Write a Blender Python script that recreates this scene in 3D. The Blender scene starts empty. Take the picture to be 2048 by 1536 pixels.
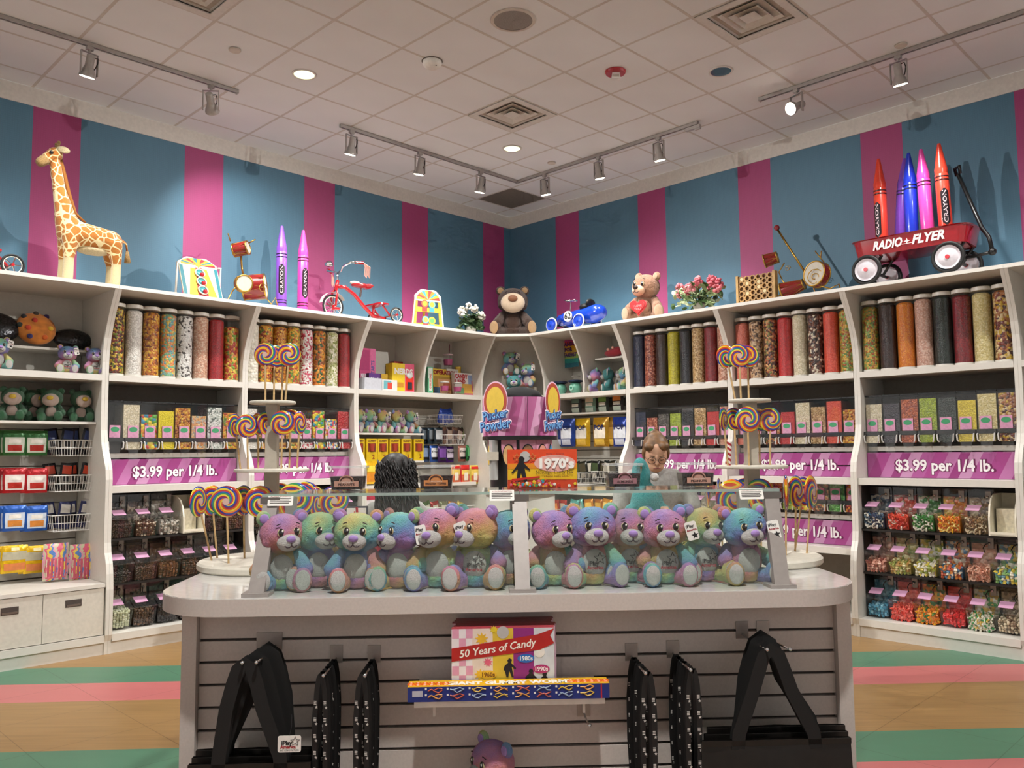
import bpy, math, random
from mathutils import Vector, Matrix, Euler
import numpy as np
R_ = math.radians
S2 = math.sqrt(0.5)
sc = bpy.context.scene
COL = sc.collection

# ---------------------------------------------------------------- camera
FPX = 1666.1
YAW, PITCH, ROLL = -0.0035, 0.0810, -0.0089
CAM = Vector((-0.0521, -6.2333, 1.5552))
IW, JW = 3.3253, 3.3469            # right wall plane i = IW, left wall plane j = JW
CEIL = 4.68
_f = Vector((-math.sin(YAW)*math.cos(PITCH), math.cos(YAW)*math.cos(PITCH), math.sin(PITCH)))
_r0 = Vector((math.cos(YAW), math.sin(YAW), 0)); _u0 = _r0.cross(_f)
_r = _r0*math.cos(ROLL) + _u0*math.sin(ROLL); _u = -_r0*math.sin(ROLL) + _u0*math.cos(ROLL)
cd = bpy.data.cameras.new('camera'); cam = bpy.data.objects.new('camera', cd); COL.objects.link(cam)
cd.sensor_width = 36; cd.lens = FPX*36/2048; cd.clip_start = 0.05; cd.clip_end = 60
M = Matrix(((_r.x, _u.x, -_f.x, CAM.x), (_r.y, _u.y, -_f.y, CAM.y), (_r.z, _u.z, -_f.z, CAM.z), (0, 0, 0, 1)))
cam.matrix_world = M
sc.camera = cam

# ---------------------------------------------------------------- world, exposure
w = bpy.data.worlds.new('world'); sc.world = w; w.use_nodes = True
w.node_tree.nodes['Background'].inputs[0].default_value = (1, .98, .955, 1)
w.node_tree.nodes['Background'].inputs[1].default_value = 0.52  # even glow added as soft fill through the open near sides
sc.view_settings.view_transform = 'Standard'; sc.view_settings.look = 'None'
sc.view_settings.gamma = 1; sc.view_settings.use_curve_mapping = False
sc.view_settings.exposure = 0.08
cy = sc.cycles
cy.use_denoising = True; cy.max_bounces = 6; cy.diffuse_bounces = 3; cy.glossy_bounces = 2
cy.transmission_bounces = 3; cy.transparent_max_bounces = 12; cy.caustics_reflective = False; cy.caustics_refractive = False
cy.sample_clamp_indirect = 4.0; cy.use_adaptive_sampling = True; cy.adaptive_threshold = 0.07; cy.adaptive_min_samples = 12
SPOT_W, DOWN_W = 105.0, 225.0
WARM = (1.0, 0.98, 0.945)

# ---------------------------------------------------------------- pixel -> place helpers
def ray(x, y): return _r*((x-1024)/FPX) + _u*(-(y-768)/FPX) + _f
def at_z(x, y, z): d = ray(x, y); return CAM + d*((z-CAM.z)/d.z)
def at_y(x, y, Y): d = ray(x, y); return CAM + d*((Y-CAM.y)/d.y)
def Lpx(x, y, d):
    n = Vector((-S2, S2, 0)); r = ray(x, y); X = CAM + r*(((JW-d)-CAM.dot(n))/r.dot(n)); return (X.x+X.y)*S2, X.z
def Rpx(x, y, d):
    n = Vector((S2, S2, 0)); r = ray(x, y); X = CAM + r*(((IW-d)-CAM.dot(n))/r.dot(n)); return (X.y-X.x)*S2, X.z
def ij(i, j, z=0): return Vector(((i-j)*S2, (i+j)*S2, z))
def Lw(u, d, z): return ij(u, JW-d, z)
def Rw(u, d, z): return ij(IW-d, u, z)
RZ = {'L': R_(45), 'R': R_(-45)}
def Wp(side, u, d, z): return Lw(u, d, z) if side == 'L' else Rw(u, d, z)
def Wpx(side, x, y, d): return Lpx(x, y, d) if side == 'L' else Rpx(x, y, d)

# ---------------------------------------------------------------- mesh builder
class MB:
    def __init__(s): s.v = []; s.f = []; s.mi = []; s.cur = 0
    def add(s, vs, fs):
        o = len(s.v); s.v += [tuple(v) for v in vs]; s.f += [tuple(i+o for i in f) for f in fs]; s.mi += [s.cur]*len(fs); return s
    def box(s, c, d, rot=None, taper=1.0):
        x, y, z = [k/2 for k in d]
        vs = [Vector((sx*x*(taper if sz > 0 else 1), sy*y*(taper if sz > 0 else 1), sz*z)) for sz in (-1, 1) for sx, sy in ((-1, -1), (1, -1), (1, 1), (-1, 1))]
        if rot is not None:
            m = Euler(rot).to_matrix() if not isinstance(rot, Matrix) else rot; vs = [m @ v for v in vs]
        c = Vector(c)
        return s.add([v+c for v in vs], [(3, 2, 1, 0), (4, 5, 6, 7), (0, 1, 5, 4), (1, 2, 6, 5), (2, 3, 7, 6), (3, 0, 4, 7)])
    def span(s, a, b): return s.box([(p+q)/2 for p, q in zip(a, b)], [abs(q-p) for p, q in zip(a, b)])
    def rbox(s, c, d, r, n=3):   # box with rounded vertical edges (plan)
        return s.prism(rrect(d[0], d[1], r, n), c[2]-d[2]/2, c[2]+d[2]/2, (c[0], c[1]))
    def prism(s, poly, z0, z1, off=(0, 0), top=1.0):
        n = len(poly)
        vs = [(p[0]+off[0], p[1]+off[1], z0) for p in poly] + [(p[0]*top+off[0], p[1]*top+off[1], z1) for p in poly]
        fs = [tuple(range(n-1, -1, -1)), tuple(range(n, 2*n))] + [(k, (k+1) % n, n+(k+1) % n, n+k) for k in range(n)]
        return s.add(vs, fs)
    def plate(s, poly, y0, y1, off=(0, 0)):   # polygon in x,z extruded along y (front at y0)
        n = len(poly)
        vs = [(p[0]+off[0], y0, p[1]+off[1]) for p in poly] + [(p[0]+off[0], y1, p[1]+off[1]) for p in poly]
        fs = [tuple(range(n)), tuple(range(2*n-1, n-1, -1))] + [((k+1) % n, k, n+k, n+(k+1) % n) for k in range(n)]
        return s.add(vs, fs)
    def side(s, poly, x0, x1):   # polygon in y,z extruded along x
        n = len(poly)
        vs = [(x0, p[0], p[1]) for p in poly] + [(x1, p[0], p[1]) for p in poly]
        fs = [tuple(range(n-1, -1, -1)), tuple(range(n, 2*n))] + [(k, (k+1) % n, n+(k+1) % n, n+k) for k in range(n)]
        return s.add(vs, fs)
    def lathe(s, prof, n=16, c=(0, 0, 0), axis=None, cap=True):
        vs = []; fs = []; m = len(prof)
        for r, z in prof:
            for k in range(n): a = 2*math.pi*k/n; vs.append(Vector((r*math.cos(a), r*math.sin(a), z)))
        for i in range(m-1):
            for k in range(n): fs.append((i*n+k, i*n+(k+1) % n, (i+1)*n+(k+1) % n, (i+1)*n+k))
        if cap: fs.append(tuple(range(n-1, -1, -1))); fs.append(tuple((m-1)*n+k for k in range(n)))
        if axis is not None:
            q = Vector((0, 0, 1)).rotation_difference(Vector(axis)); vs = [q @ v for v in vs]
        c = Vector(c); return s.add([v+c for v in vs], fs)
    def cyl(s, a, b, r0, r1=None, n=12):
        a = Vector(a); b = Vector(b); d = b-a; r1 = r0 if r1 is None else r1
        return s.lathe([(r0, 0), (r1, d.length)], n, a, d)
    def ball(s, c, r, n=16, m=10, rot=None):
        if not hasattr(r, '__len__'): r = (r, r, r)
        vs = [Vector((0, 0, -1))]; fs = []
        for i in range(1, m):
            t = math.pi*i/m
            for k in range(n): a = 2*math.pi*k/n; vs.append(Vector((math.sin(t)*math.cos(a), math.sin(t)*math.sin(a), -math.cos(t))))
        vs.append(Vector((0, 0, 1))); top = len(vs)-1
        for k in range(n): fs.append((0, 1+(k+1) % n, 1+k)); fs.append((top, top-n+k, top-n+(k+1) % n))
        for i in range(m-2):
            for k in range(n): a = 1+i*n; fs.append((a+k, a+(k+1) % n, a+n+(k+1) % n, a+n+k))
        vs = [Vector((v.x*r[0], v.y*r[1], v.z*r[2])) for v in vs]
        if rot is not None: mt = rot if isinstance(rot, Matrix) else Euler(rot).to_matrix(); vs = [mt @ v for v in vs]
        c = Vector(c); return s.add([v+c for v in vs], fs)
    def tube(s, pts, r, n=8, closed=False):
        pts = [Vector(p) for p in pts]; m = len(pts); rs = r if hasattr(r, '__len__') else [r]*m
        vs = []; fs = []; up = None
        for i, p in enumerate(pts):
            a = pts[(i-1) % m] if (closed or i) else p; b = pts[(i+1) % m] if (closed or i < m-1) else p
            t = (b-a).normalized()
            if up is None: up = Vector((0, 0, 1)) if abs(t.z) < .9 else Vector((1, 0, 0))
            x = t.cross(up)
            if x.length < 1e-6: x = t.orthogonal()
            x.normalize(); y = x.cross(t).normalized(); up = y
            for k in range(n): g = 2*math.pi*k/n; vs.append(p + x*(rs[i]*math.cos(g)) + y*(rs[i]*math.sin(g)))
        for i in range(m if closed else m-1):
            j = (i+1) % m
            for k in range(n): fs.append((i*n+k, i*n+(k+1) % n, j*n+(k+1) % n, j*n+k))
        if not closed: fs.append(tuple(range(n-1, -1, -1))); fs.append(tuple((m-1)*n+k for k in range(n)))
        return s.add(vs, fs)
    def torus(s, c, R, r, axis=(0, 0, 1), n=24, m=8):
        q = Vector((0, 0, 1)).rotation_difference(Vector(axis)); c = Vector(c)
        return s.tube([c + q @ Vector((R*math.cos(2*math.pi*k/n), R*math.sin(2*math.pi*k/n), 0)) for k in range(n)], r, m, True)
    def mesh(s, name, mats, smooth=False):
        me = bpy.data.meshes.new(name); me.from_pydata(s.v, [], s.f); me.update()
        if not isinstance(mats, (list, tuple)): mats = [mats]
        for m in mats: me.materials.append(m)
        if len(mats) > 1: me.polygons.foreach_set('material_index', s.mi)
        if smooth:
            me.polygons.foreach_set('use_smooth', [True]*len(me.polygons))
            if smooth != 'all':
                try: me.set_sharp_from_angle(angle=R_(40))
                except Exception: pass
        return me
def rrect(w, d, r, n=4):
    out = []
    for cx, cy_, a0 in ((w/2-r, d/2-r, 0), (-w/2+r, d/2-r, 90), (-w/2+r, -d/2+r, 180), (w/2-r, -d/2+r, 270)):
        for k in range(n+1): a = R_(a0+90*k/n); out.append((cx+r*math.cos(a), cy_+r*math.sin(a)))
    return out
def circ(r, n=24, c=(0, 0), sx=1, sy=1): return [(c[0]+sx*r*math.cos(2*math.pi*k/n), c[1]+sy*r*math.sin(2*math.pi*k/n)) for k in range(n)]

# ---------------------------------------------------------------- objects
def setp(o, label=None, cat=None, group=None, kind=None):
    if label: o['label'] = label
    if cat: o['category'] = cat
    if group: o['group'] = group
    if kind: o['kind'] = kind
    return o
def thing(name, label, cat, loc=(0, 0, 0), rz=0, group=None, scale=1, rot=None, kind=None):
    o = bpy.data.objects.new(name, None); COL.objects.link(o); o.empty_display_size = .05
    o.location = loc; o.rotation_euler = rot if rot is not None else (0, 0, rz); o.scale = (scale,)*3
    return setp(o, label, cat, group, kind)
def place(name, me, parent=None, loc=(0, 0, 0), rot=(0, 0, 0), mat=None, scale=None):
    o = bpy.data.objects.new(name, me); COL.objects.link(o)
    if parent is not None: o.parent = parent
    o.location = loc; o.rotation_euler = rot
    if scale is not None: o.scale = scale if hasattr(scale, '__len__') else (scale,)*3
    if mat is not None: o.material_slots[0].link = 'OBJECT'; o.material_slots[0].material = mat
    return o
def part(name, mb, mat, parent=None, smooth=False, loc=(0, 0, 0), rot=(0, 0, 0), label=None, kind=None):
    o = place(name, mb.mesh(name, mat, smooth), parent, loc, rot)
    return setp(o, label=label, kind=kind)
def part_loose(name, mb, mat_, parent, smooth=False):
    """one part for each connected piece of the builder"""
    par = list(range(len(mb.v)))
    def find(q):
        while par[q] != q: par[q] = par[par[q]]; q = par[q]
        return q
    for f in mb.f:
        for q in f[1:]: par[find(q)] = find(f[0])
    groups = {}
    for f in mb.f: groups.setdefault(find(f[0]), []).append(f)
    for fs in groups.values():
        ids = sorted({q for f in fs for q in f}); ix = {q: k for k, q in enumerate(ids)}
        m = MB(); m.add([mb.v[q] for q in ids], [tuple(ix[q] for q in f) for f in fs]); part(name, m, mat_, parent, smooth)
def copy_tree(o, parent=None):
    c = o.copy(); COL.objects.link(c); c.parent = parent
    for ch in list(o.children): copy_tree(ch, c)
    return c
MC = {}
def cached(key, fn):
    if key not in MC: MC[key] = fn()
    return MC[key]
_td = {}
def text_mb(txt, size, bold=0.0, shear=0.0, space=1.0, ext=0.0):
    key = (txt, size, bold, shear, space, ext)
    if key in _td: return _td[key]
    c = bpy.data.curves.new('t', 'FONT'); c.body = txt; c.size = size; c.align_x = 'CENTER'; c.align_y = 'CENTER'
    c.offset = bold; c.shear = shear; c.space_character = space; c.extrude = ext; c.resolution_u = 2
    o = bpy.data.objects.new('t', c); COL.objects.link(o)
    dg = bpy.context.evaluated_depsgraph_get(); me = bpy.data.meshes.new_from_object(o.evaluated_get(dg))
    vs = [v.co.copy() for v in me.vertices]; fs = [tuple(p.vertices) for p in me.polygons]
    bpy.data.objects.remove(o); bpy.data.curves.remove(c); bpy.data.meshes.remove(me)
    _td[key] = (vs, fs); return vs, fs
def letter(parent, txt, size, mat, loc, bold=0.0, shear=0.0, space=1.0, width=None, up=False, name='lettering', roll=0.0, rot=None, arc=None):
    """flat lettering standing in the x,z plane and facing -y (up=True: lying on top, facing +z)"""
    vs, fs = text_mb(txt, size, bold, shear, space)
    if not vs: return None
    xs = [v.x for v in vs]; k = 1.0
    if width: k = width/max(1e-6, max(xs)-min(xs))
    m = Matrix.Rotation(roll, 3, 'Z')
    if arc:   # wrap round a vertical cylinder of radius arc whose front is at y = 0
        P = []
        for v in vs:
            q = m @ Vector((v.x*k, v.y, 0)); a = q.x/arc; P.append(Vector((math.sin(a)*arc, arc-math.cos(a)*arc, q.y)))
    else:
        P = []
        for v in vs:
            q = m @ Vector((v.x*k, v.y, 0)); P.append(Vector((q.x, q.y, 0)) if up else Vector((q.x, 0, q.y)))
    mb = MB(); mb.add(P, fs)
    return part(name, mb, mat, parent, loc=loc, rot=rot or (0, 0, 0))

# ---------------------------------------------------------------- materials
def hx(h, a=1.0):
    h = h.lstrip('#'); c = [int(h[k:k+2], 16)/255 for k in (0, 2, 4)]
    return tuple((v/12.92 if v <= .04045 else ((v+.055)/1.055)**2.4) for v in c) + (a,)
class NT:
    def __init__(s, name):
        s.m = bpy.data.materials.new(name); s.m.use_nodes = True; s.t = s.m.node_tree; s.b = s.t.nodes['Principled BSDF']; s.out = s.t.nodes['Material Output']
    def n(s, typ, **kw):
        nd = s.t.nodes.new('ShaderNode'+typ)
        for k, v in kw.items():
            if k.startswith('i_'):
                key = k[2:].replace('_', ' '); (nd.inputs[int(key)] if key.isdigit() else nd.inputs[key]).default_value = v
            else: setattr(nd, k, v)
        return nd
    def l(s, a, b): s.t.links.new(a, b)
    def ramp(s, fac, stops, interp='LINEAR'):
        r = s.n('ValToRGB'); e = r.color_ramp; e.interpolation = interp
        while len(e.elements) > 1: e.elements.remove(e.elements[-1])
        for k, (p_, c_) in enumerate(stops):
            el = e.elements[0] if k == 0 else e.elements.new(p_); el.position = p_; el.color = c_
        s.l(fac, r.inputs[0]); return r.outputs[0]
    def math(s, op, a, b=None, c=None):
        nd = s.n('Math', operation=op)
        for k, v in enumerate((a, b, c)):
            if v is None: continue
            if isinstance(v, (int, float)): nd.inputs[k].default_value = v
            else: s.l(v, nd.inputs[k])
        return nd.outputs[0]
    def bump(s, h, strength=.3, dist=.01):
        b = s.n('Bump'); b.inputs['Strength'].default_value = strength; b.inputs['Distance'].default_value = dist
        s.l(h, b.inputs['Height']); s.l(b.outputs[0], s.b.inputs['Normal'])
    def coord(s, which='Object'): return s.n('TexCoord').outputs[which]
_M = {}
def mat(col, rough=.5, metal=0.0, coat=0.0, emit=0.0, sheen=0.0, grain=0.0, gscale=40.0, spec=.5, bump=0.0):
    key = (col, rough, metal, coat, emit, sheen, grain, gscale, spec, bump)
    if key in _M: return _M[key]
    t = NT('mat_'+col.strip('#')); c = hx(col); b = t.b
    b.inputs['Base Color'].default_value = c; b.inputs['Roughness'].default_value = rough; b.inputs['Metallic'].default_value = metal
    b.inputs['Coat Weight'].default_value = coat; b.inputs['Coat Roughness'].default_value = .08
    b.inputs['Specular IOR Level'].default_value = spec
    if sheen: b.inputs['Sheen Weight'].default_value = sheen; b.inputs['Sheen Roughness'].default_value = .5
    if emit: b.inputs['Emission Color'].default_value = c; b.inputs['Emission Strength'].default_value = emit
    nz = t.n('TexNoise', i_Scale=gscale, i_Detail=1.5); t.l(t.coord(), nz.inputs['Vector'])
    g = grain if grain else .05
    dk = tuple(v*(1-g) for v in c[:3])+(1,); lt = tuple(min(1, v*(1+g)) for v in c[:3])+(1,)
    t.l(t.ramp(nz.outputs[0], [(.3, dk), (.7, lt)]), b.inputs['Base Color'])
    if bump: t.bump(nz.outputs[0], bump, .004)
    _M[key] = t.m; return t.m
def clear_mat(name, tint=(1, 1, 1), alpha=.12, rough=.04):
    """clear acrylic / glass pane: mostly see-through with a reflective, faintly tinted skin"""
    t = NT(name); t.t.nodes.remove(t.b)
    tr = t.n('BsdfTransparent'); tr.inputs[0].default_value = tuple(tint)+(1,)
    gl = t.n('BsdfGlossy'); gl.inputs['Roughness'].default_value = rough; gl.inputs[0].default_value = (1, 1, 1, 1)
    df = t.n('BsdfDiffuse'); df.inputs[0].default_value = (.8, .82, .8, 1)
    lw = t.n('LayerWeight'); fr = t.math('ADD', t.math('MULTIPLY', t.math('POWER', lw.outputs['Facing'], 5.0), .9), .035)
    m1 = t.n('MixShader'); t.l(fr, m1.inputs[0]); t.l(tr.outputs[0], m1.inputs[1]); t.l(gl.outputs[0], m1.inputs[2])
    m2 = t.n('MixShader'); m2.inputs[0].default_value = alpha; t.l(m1.outputs[0], m2.inputs[1]); t.l(df.outputs[0], m2.inputs[2])
    t.l(m2.outputs[0], t.out.inputs[0]); return t.m
def candy_mat(name, cols, size, rough=.35, gap=.22):
    """heaped sweets: voronoi cells, each with its own colour of the palette"""
    t = NT(name); v = t.n('TexVoronoi', i_Scale=1.0/size); v.inputs['Randomness'].default_value = .85; t.l(t.coord(), v.inputs['Vector'])
    sp = t.n('SeparateColor'); t.l(v.outputs['Color'], sp.inputs[0])
    k = len(cols); c = t.ramp(sp.outputs[0], [(i/k, hx(q)) for i, q in enumerate(cols)], 'CONSTANT')
    edge = t.ramp(v.outputs['Distance'], [(.35, (1, 1, 1, 1)), (.85, (1-gap,)*3+(1,))])
    mx = t.n('MixRGB', blend_type='MULTIPLY'); mx.inputs[0].default_value = 1; t.l(c, mx.inputs[1]); t.l(edge, mx.inputs[2])
    t.l(mx.outputs[0], t.b.inputs['Base Color']); t.b.inputs['Roughness'].default_value = rough
    inv = t.math('SUBTRACT', 1.0, v.outputs['Distance']); t.bump(inv, .6, size*.5)
    return t.m
WHITE = mat('#dcd8cf', .38, grain=.02); WHITE2 = mat('#cfcabf', .5, grain=.03); TRIMW = mat('#e0dbd2', .6)
BLACK = mat('#141312', .5); BLKPL = mat('#0d0d0d', .35); CHROME = mat('#d8d8d8', .15, 1.0); STEEL = mat('#a9a6a2', .35, 1.0); BRASS = mat('#c29a4a', .3, 1.0)
PAPER = mat('#ece9e2', .7); INK = mat('#1b1a1c', .7); PINKTAG = mat('#d895b6', .5); REDP = mat('#b3161f', .25, coat=.6); WIREW = mat('#e6e4df', .3)
ACRYL = clear_mat('acrylic', (.985, .985, .98), .012); GLASS = clear_mat('glass', (.95, .98, .965), .015, .05); GREENG = clear_mat('glass_edge', (.45, .72, .62), .35, .05)
ORD = ['first', 'second', 'third', 'fourth', 'fifth', 'sixth', 'seventh', 'eighth', 'ninth', 'tenth', 'eleventh', 'twelfth', 'thirteenth']
rnd = random.Random(7)

# ================================================================ setting
def wall_mat(col):
    t = NT('wallpaper_'+col.strip('#')); b = t.b; co = t.coord()
    wv = t.n('TexBrick', i_Scale=1.0); wv.inputs['Color1'].default_value = (1, 1, 1, 1); wv.inputs['Color2'].default_value = (.9, .9, .9, 1); wv.inputs['Mortar'].default_value = (.6, .6, .6, 1)
    wv.inputs['Mortar Size'].default_value = .002; wv.inputs['Brick Width'].default_value = .018; wv.inputs['Row Height'].default_value = .018; wv.offset = 0
    mp = t.n('Mapping'); mp.inputs['Rotation'].default_value = (R_(90), 0, 0); t.l(co, mp.inputs[0]); t.l(mp.outputs[0], wv.inputs['Vector'])
    c = hx(col); nz = t.n('TexNoise', i_Scale=1.3, i_Detail=3.0); t.l(co, nz.inputs['Vector'])
    base = t.ramp(nz.outputs[0], [(.3, tuple(v*.93 for v in c[:3])+(1,)), (.7, c)])
    mx = t.n('MixRGB', blend_type='MULTIPLY'); mx.inputs[0].default_value = .18; t.l(base, mx.inputs[1]); t.l(wv.outputs[0], mx.inputs[2])
    t.l(mx.outputs[0], b.inputs['Base Color']); b.inputs['Roughness'].default_value = .55
    t.bump(wv.outputs['Fac'], .12, .002); return t.m
WBLUE, WPINK = wall_mat('#557f97'), wall_mat('#ab4479')
NEAR = -8.2
def striped_wall(side, name, edges, label):
    root = thing(name, label, 'wall', Wp(side, 0, 0, 0), RZ[side], kind='structure')
    sg = 1 if side == 'L' else -1
    end = IW if side == 'L' else JW
    bounds = sorted(edges)
    us = [NEAR]+bounds+[end]
    for k in range(len(us)-1):
        pink = k % 2 == 1
        a, b = sorted((us[k]*sg, us[k+1]*sg))
        mb = MB(); mb.span((a, 0, 0), (b, .06, CEIL)); part('stripe' if pink else 'panel', mb, WPINK if pink else WBLUE, root)
    return root
_p = 1.299
def stripe_edges(list_):
    e = sorted(list_); lo = e[0]
    while lo-_p > NEAR: e += [lo-_p, lo-_p+.382]; lo -= _p
    return e
striped_wall('L', 'wall_left', stripe_edges([-2.422, -2.041, -1.109, -.719, .195, .577, 1.505, 1.902, 2.82, 3.202]), 'left wall with blue and pink vertical stripes')
striped_wall('R', 'wall_right', stripe_edges([2.157, 2.539, .879, 1.26, -.403, -.033, -1.70, -1.322, -2.985, -2.605]), 'right wall with blue and pink vertical stripes')
# unseen near sides left open to admit added fill light: header and piers only
for nm, a, b in (('wall_back', (NEAR, NEAR), (NEAR, JW)), ('wall_front', (NEAR, NEAR), (IW, NEAR))):
    pa, pb = ij(*a), ij(*b); mid = (pa+pb)/2; d = pb-pa; L2 = d.length/2
    o = thing(nm, 'unseen side opened for added fill light behind the viewer, '+('left' if nm == 'wall_back' else 'right')+' side', 'wall', mid, math.atan2(d.y, d.x), kind='structure')
    mb = MB(); mb.box((0, 0, CEIL-.3), (d.length, .12, .6)); part('header', mb, TRIMW, o)
    for s_ in (-1, 1): mb = MB(); mb.box((s_*(L2-.2), 0, CEIL/2-.3), (.4, .12, CEIL-.6)); part('pier', mb, TRIMW, o)
for k, side in enumerate('LR'):
    sg = 1 if side == 'L' else -1; end = (IW if side == 'L' else JW)-.012
    mb = MB(); a, b = sorted((NEAR*sg, end*sg)); mb.span((a, -.012, 4.522), (b, 0, CEIL))
    o = part('trim_%d' % (k+1), mb, TRIMW); o.location = Wp(side, 0, 0, 0); o.rotation_euler = (0, 0, RZ[side])
    setp(o, 'off-white band along top of the %s striped wall' % ('left' if side == 'L' else 'right'), 'trim', kind='structure')

# floor: coloured vinyl strips laid across the room, aligned with the counter
def floor_mat(name, col, wood):
    t = NT(name); co = t.coord(); c = hx(col)
    mp = t.n('Mapping'); mp.inputs['Scale'].default_value = (1.2, 22 if wood else 5, 1); t.l(co, mp.inputs[0])
    nz = t.n('TexNoise', i_Scale=1.6, i_Detail=6.0); t.l(mp.outputs[0], nz.inputs['Vector'])
    g = .16 if wood else .05
    base = t.ramp(nz.outputs[0], [(.25, tuple(v*(1-g) for v in c[:3])+(1,)), (.75, tuple(min(1, v*(1+g)) for v in c[:3])+(1,))])
    br = t.n('TexBrick', i_Scale=1.0); br.inputs['Color1'].default_value = br.inputs['Color2'].default_value = (1, 1, 1, 1); br.inputs['Mortar'].default_value = (.62, .6, .58, 1)
    br.inputs['Mortar Size'].default_value = .0025; br.inputs['Brick Width'].default_value = .61; br.inputs['Row Height'].default_value = .61; br.offset = 0
    m2 = t.n('Mapping'); m2.inputs['Rotation'].default_value = (0, 0, R_(45)); t.l(co, m2.inputs[0]); t.l(m2.outputs[0], br.inputs['Vector'])
    mx = t.n('MixRGB', blend_type='MULTIPLY'); mx.inputs[0].default_value = 1; t.l(base, mx.inputs[1]); t.l(br.outputs[0], mx.inputs[2])
    t.l(mx.outputs[0], t.b.inputs['Base Color']); t.b.inputs['Roughness'].default_value = .38; return t.m
FW, FG, FP = floor_mat('floor_wood', '#97764a', True), floor_mat('floor_green', '#4f7c62', False), floor_mat('floor_pink', '#bd6c6b', False)
ISL_RZ = R_(2.35)
fl = thing('floor', 'vinyl floor in broad bands of wood beige, green and pink', 'floor', (0, 0, 0), 0, kind='structure')
mb = MB(); pts = [ij(NEAR, NEAR), ij(IW, NEAR), ij(IW, JW), ij(NEAR, JW)]
mb.prism([(p.x, p.y) for p in pts], -.08, -.004); part('subfloor', mb, mat('#8d7a58', .8), fl)
def clip(poly, n, c, keep):
    out = []
    for k in range(len(poly)):
        a, b = poly[k], poly[(k+1) % len(poly)]; da, db = (a.dot(n)-c)*keep, (b.dot(n)-c)*keep
        if da >= 0: out.append(a)
        if da*db < 0: out.append(a + (b-a)*(da/(da-db)))
    return out
nv = Vector((-math.sin(ISL_RZ), math.cos(ISL_RZ), 0))
bands = []; y = .19
k = 0
seq = [('green', .44, FG), ('pink', .43, FP), ('wood', .90, FW)]
yy = .19+1.77*3
while yy > -11.9:
    for nm, wd, m_ in seq: bands.append((yy, yy-wd, nm, m_)); yy -= wd
for y1, y0, nm, m_ in bands:
    q = clip(clip([Vector(p) for p in pts], nv, y0, 1), nv, y1, -1)
    if len(q) < 3: continue
    c_ = sum(q, Vector())/len(q)
    mb = MB(); mb.prism([(p.x, p.y) for p in q], -.004, 0); part('floor_band', mb, m_, fl, label='%s floor band' % nm)

# ceiling: 61 cm lay-in tiles in a metal grid
T = .6096
cl = thing('ceiling', 'suspended ceiling of off-white square tiles in a grid', 'ceiling', (0, 0, CEIL), R_(45), kind='structure')   # local x = i, local y = j
def tile_mat():
    t = NT('ceiling_tile'); co = t.coord(); nz = t.n('TexNoise', i_Scale=160.0, i_Detail=2.0); t.l(co, nz.inputs['Vector'])
    n2 = t.n('TexNoise', i_Scale=2.0); t.l(co, n2.inputs['Vector'])
    t.l(t.ramp(n2.outputs[0], [(.3, hx('#e2e3e2')), (.7, hx('#e7e8e7'))]), t.b.inputs['Base Color']); t.b.inputs['Roughness'].default_value = .9
    t.bump(nz.outputs[0], .25, .003); return t.m
TILE = tile_mat(); GRIDM = mat('#cbc4ba', .6)
SPECIAL = {(1, 1), (1, -3), (-4, 1)}            # diffusers sit here (tile index = floor of centre)
DARK = (4, 4)
tile_me = MB().box((0, 0, .010), (T-.022, T-.022, .016)).mesh('ceiling_tile', TILE)
lo = -13
hi_i, hi_j = IW/T, JW/T
for a in range(lo, 6):
    for b in range(lo, 6):
        if (a, b) in SPECIAL: continue
        x0, x1 = a*T, min((a+1)*T, IW); y0, y1 = b*T, min((b+1)*T, JW)
        if x1-x0 < .03 or y1-y0 < .03: continue
        if a < -8 and b < -8: pass
        full = x1-x0 > T-.001 and y1-y0 > T-.001
        if full and (a, b) != DARK: place('ceiling_tile', tile_me, cl, ((x0+x1)/2, (y0+y1)/2, 0))
        else:
            mb = MB(); mb.span((x0+.011, y0+.011, .002), (x1-.011, y1-.011, .018)); part('ceiling_tile', mb, mat('#6f675c', .8) if (a, b) == DARK else TILE, cl)
mb = MB(); mb.span((NEAR, NEAR, .021), (IW, JW, .08)); part('ceiling_deck', mb, mat('#b9b0a4', .9), cl)
for k in range(lo, 6):
    mb = MB(); mb.span((k*T-.0115, NEAR, .0012), (k*T+.0115, JW, .014)); part('grid_bar', mb, GRIDM, cl)
    mb = MB(); mb.span((NEAR, k*T-.0115, .001), (IW, k*T+.0115, .0135)); part('grid_bar', mb, GRIDM, cl)

# air diffusers
def diffuser(ci, cj, label):
    r = thing('air_diffuser', label, 'vent', ij(ci, cj, CEIL), R_(45), 'square ceiling air diffusers')
    w_ = T-.03; m_ = mat('#d6d1c8', .5)
    mb = MB(); h = w_/2
    for s_ in (-1, 1): mb.box((s_*(h-.03), 0, -.004), (.06, w_, .008)); mb.box((0, s_*(h-.03), -.004), (w_-.12, .06, .008))
    part('frame', mb, m_, r)
    mb = MB(); mb.box((0, 0, .055), (w_, w_, .01)); part('backing', mb, mat('#2a2724', .9), r)
    for q, (a, z) in enumerate(((.235, .0), (.175, -.006), (.118, -.012), (.062, -.016))):
        mb = MB(); b = a-.05
        vs = [(-a, -a, z+.012), (a, -a, z+.012), (a, a, z+.012), (-a, a, z+.012), (-b, -b, z+.045), (b, -b, z+.045), (b, b, z+.045), (-b, b, z+.045)]
        fs = [(k_, (k_+1) % 4, 4+(k_+1) % 4, 4+k_) for k_ in range(4)]
        if q == 3: fs.append((3, 2, 1, 0)); 
        mb.add(vs, fs); mb.add([(v[0], v[1], v[2]+.003) for v in vs], [tuple(reversed(f)) for f in fs])
        part('louvre', mb, m_, r)
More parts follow.
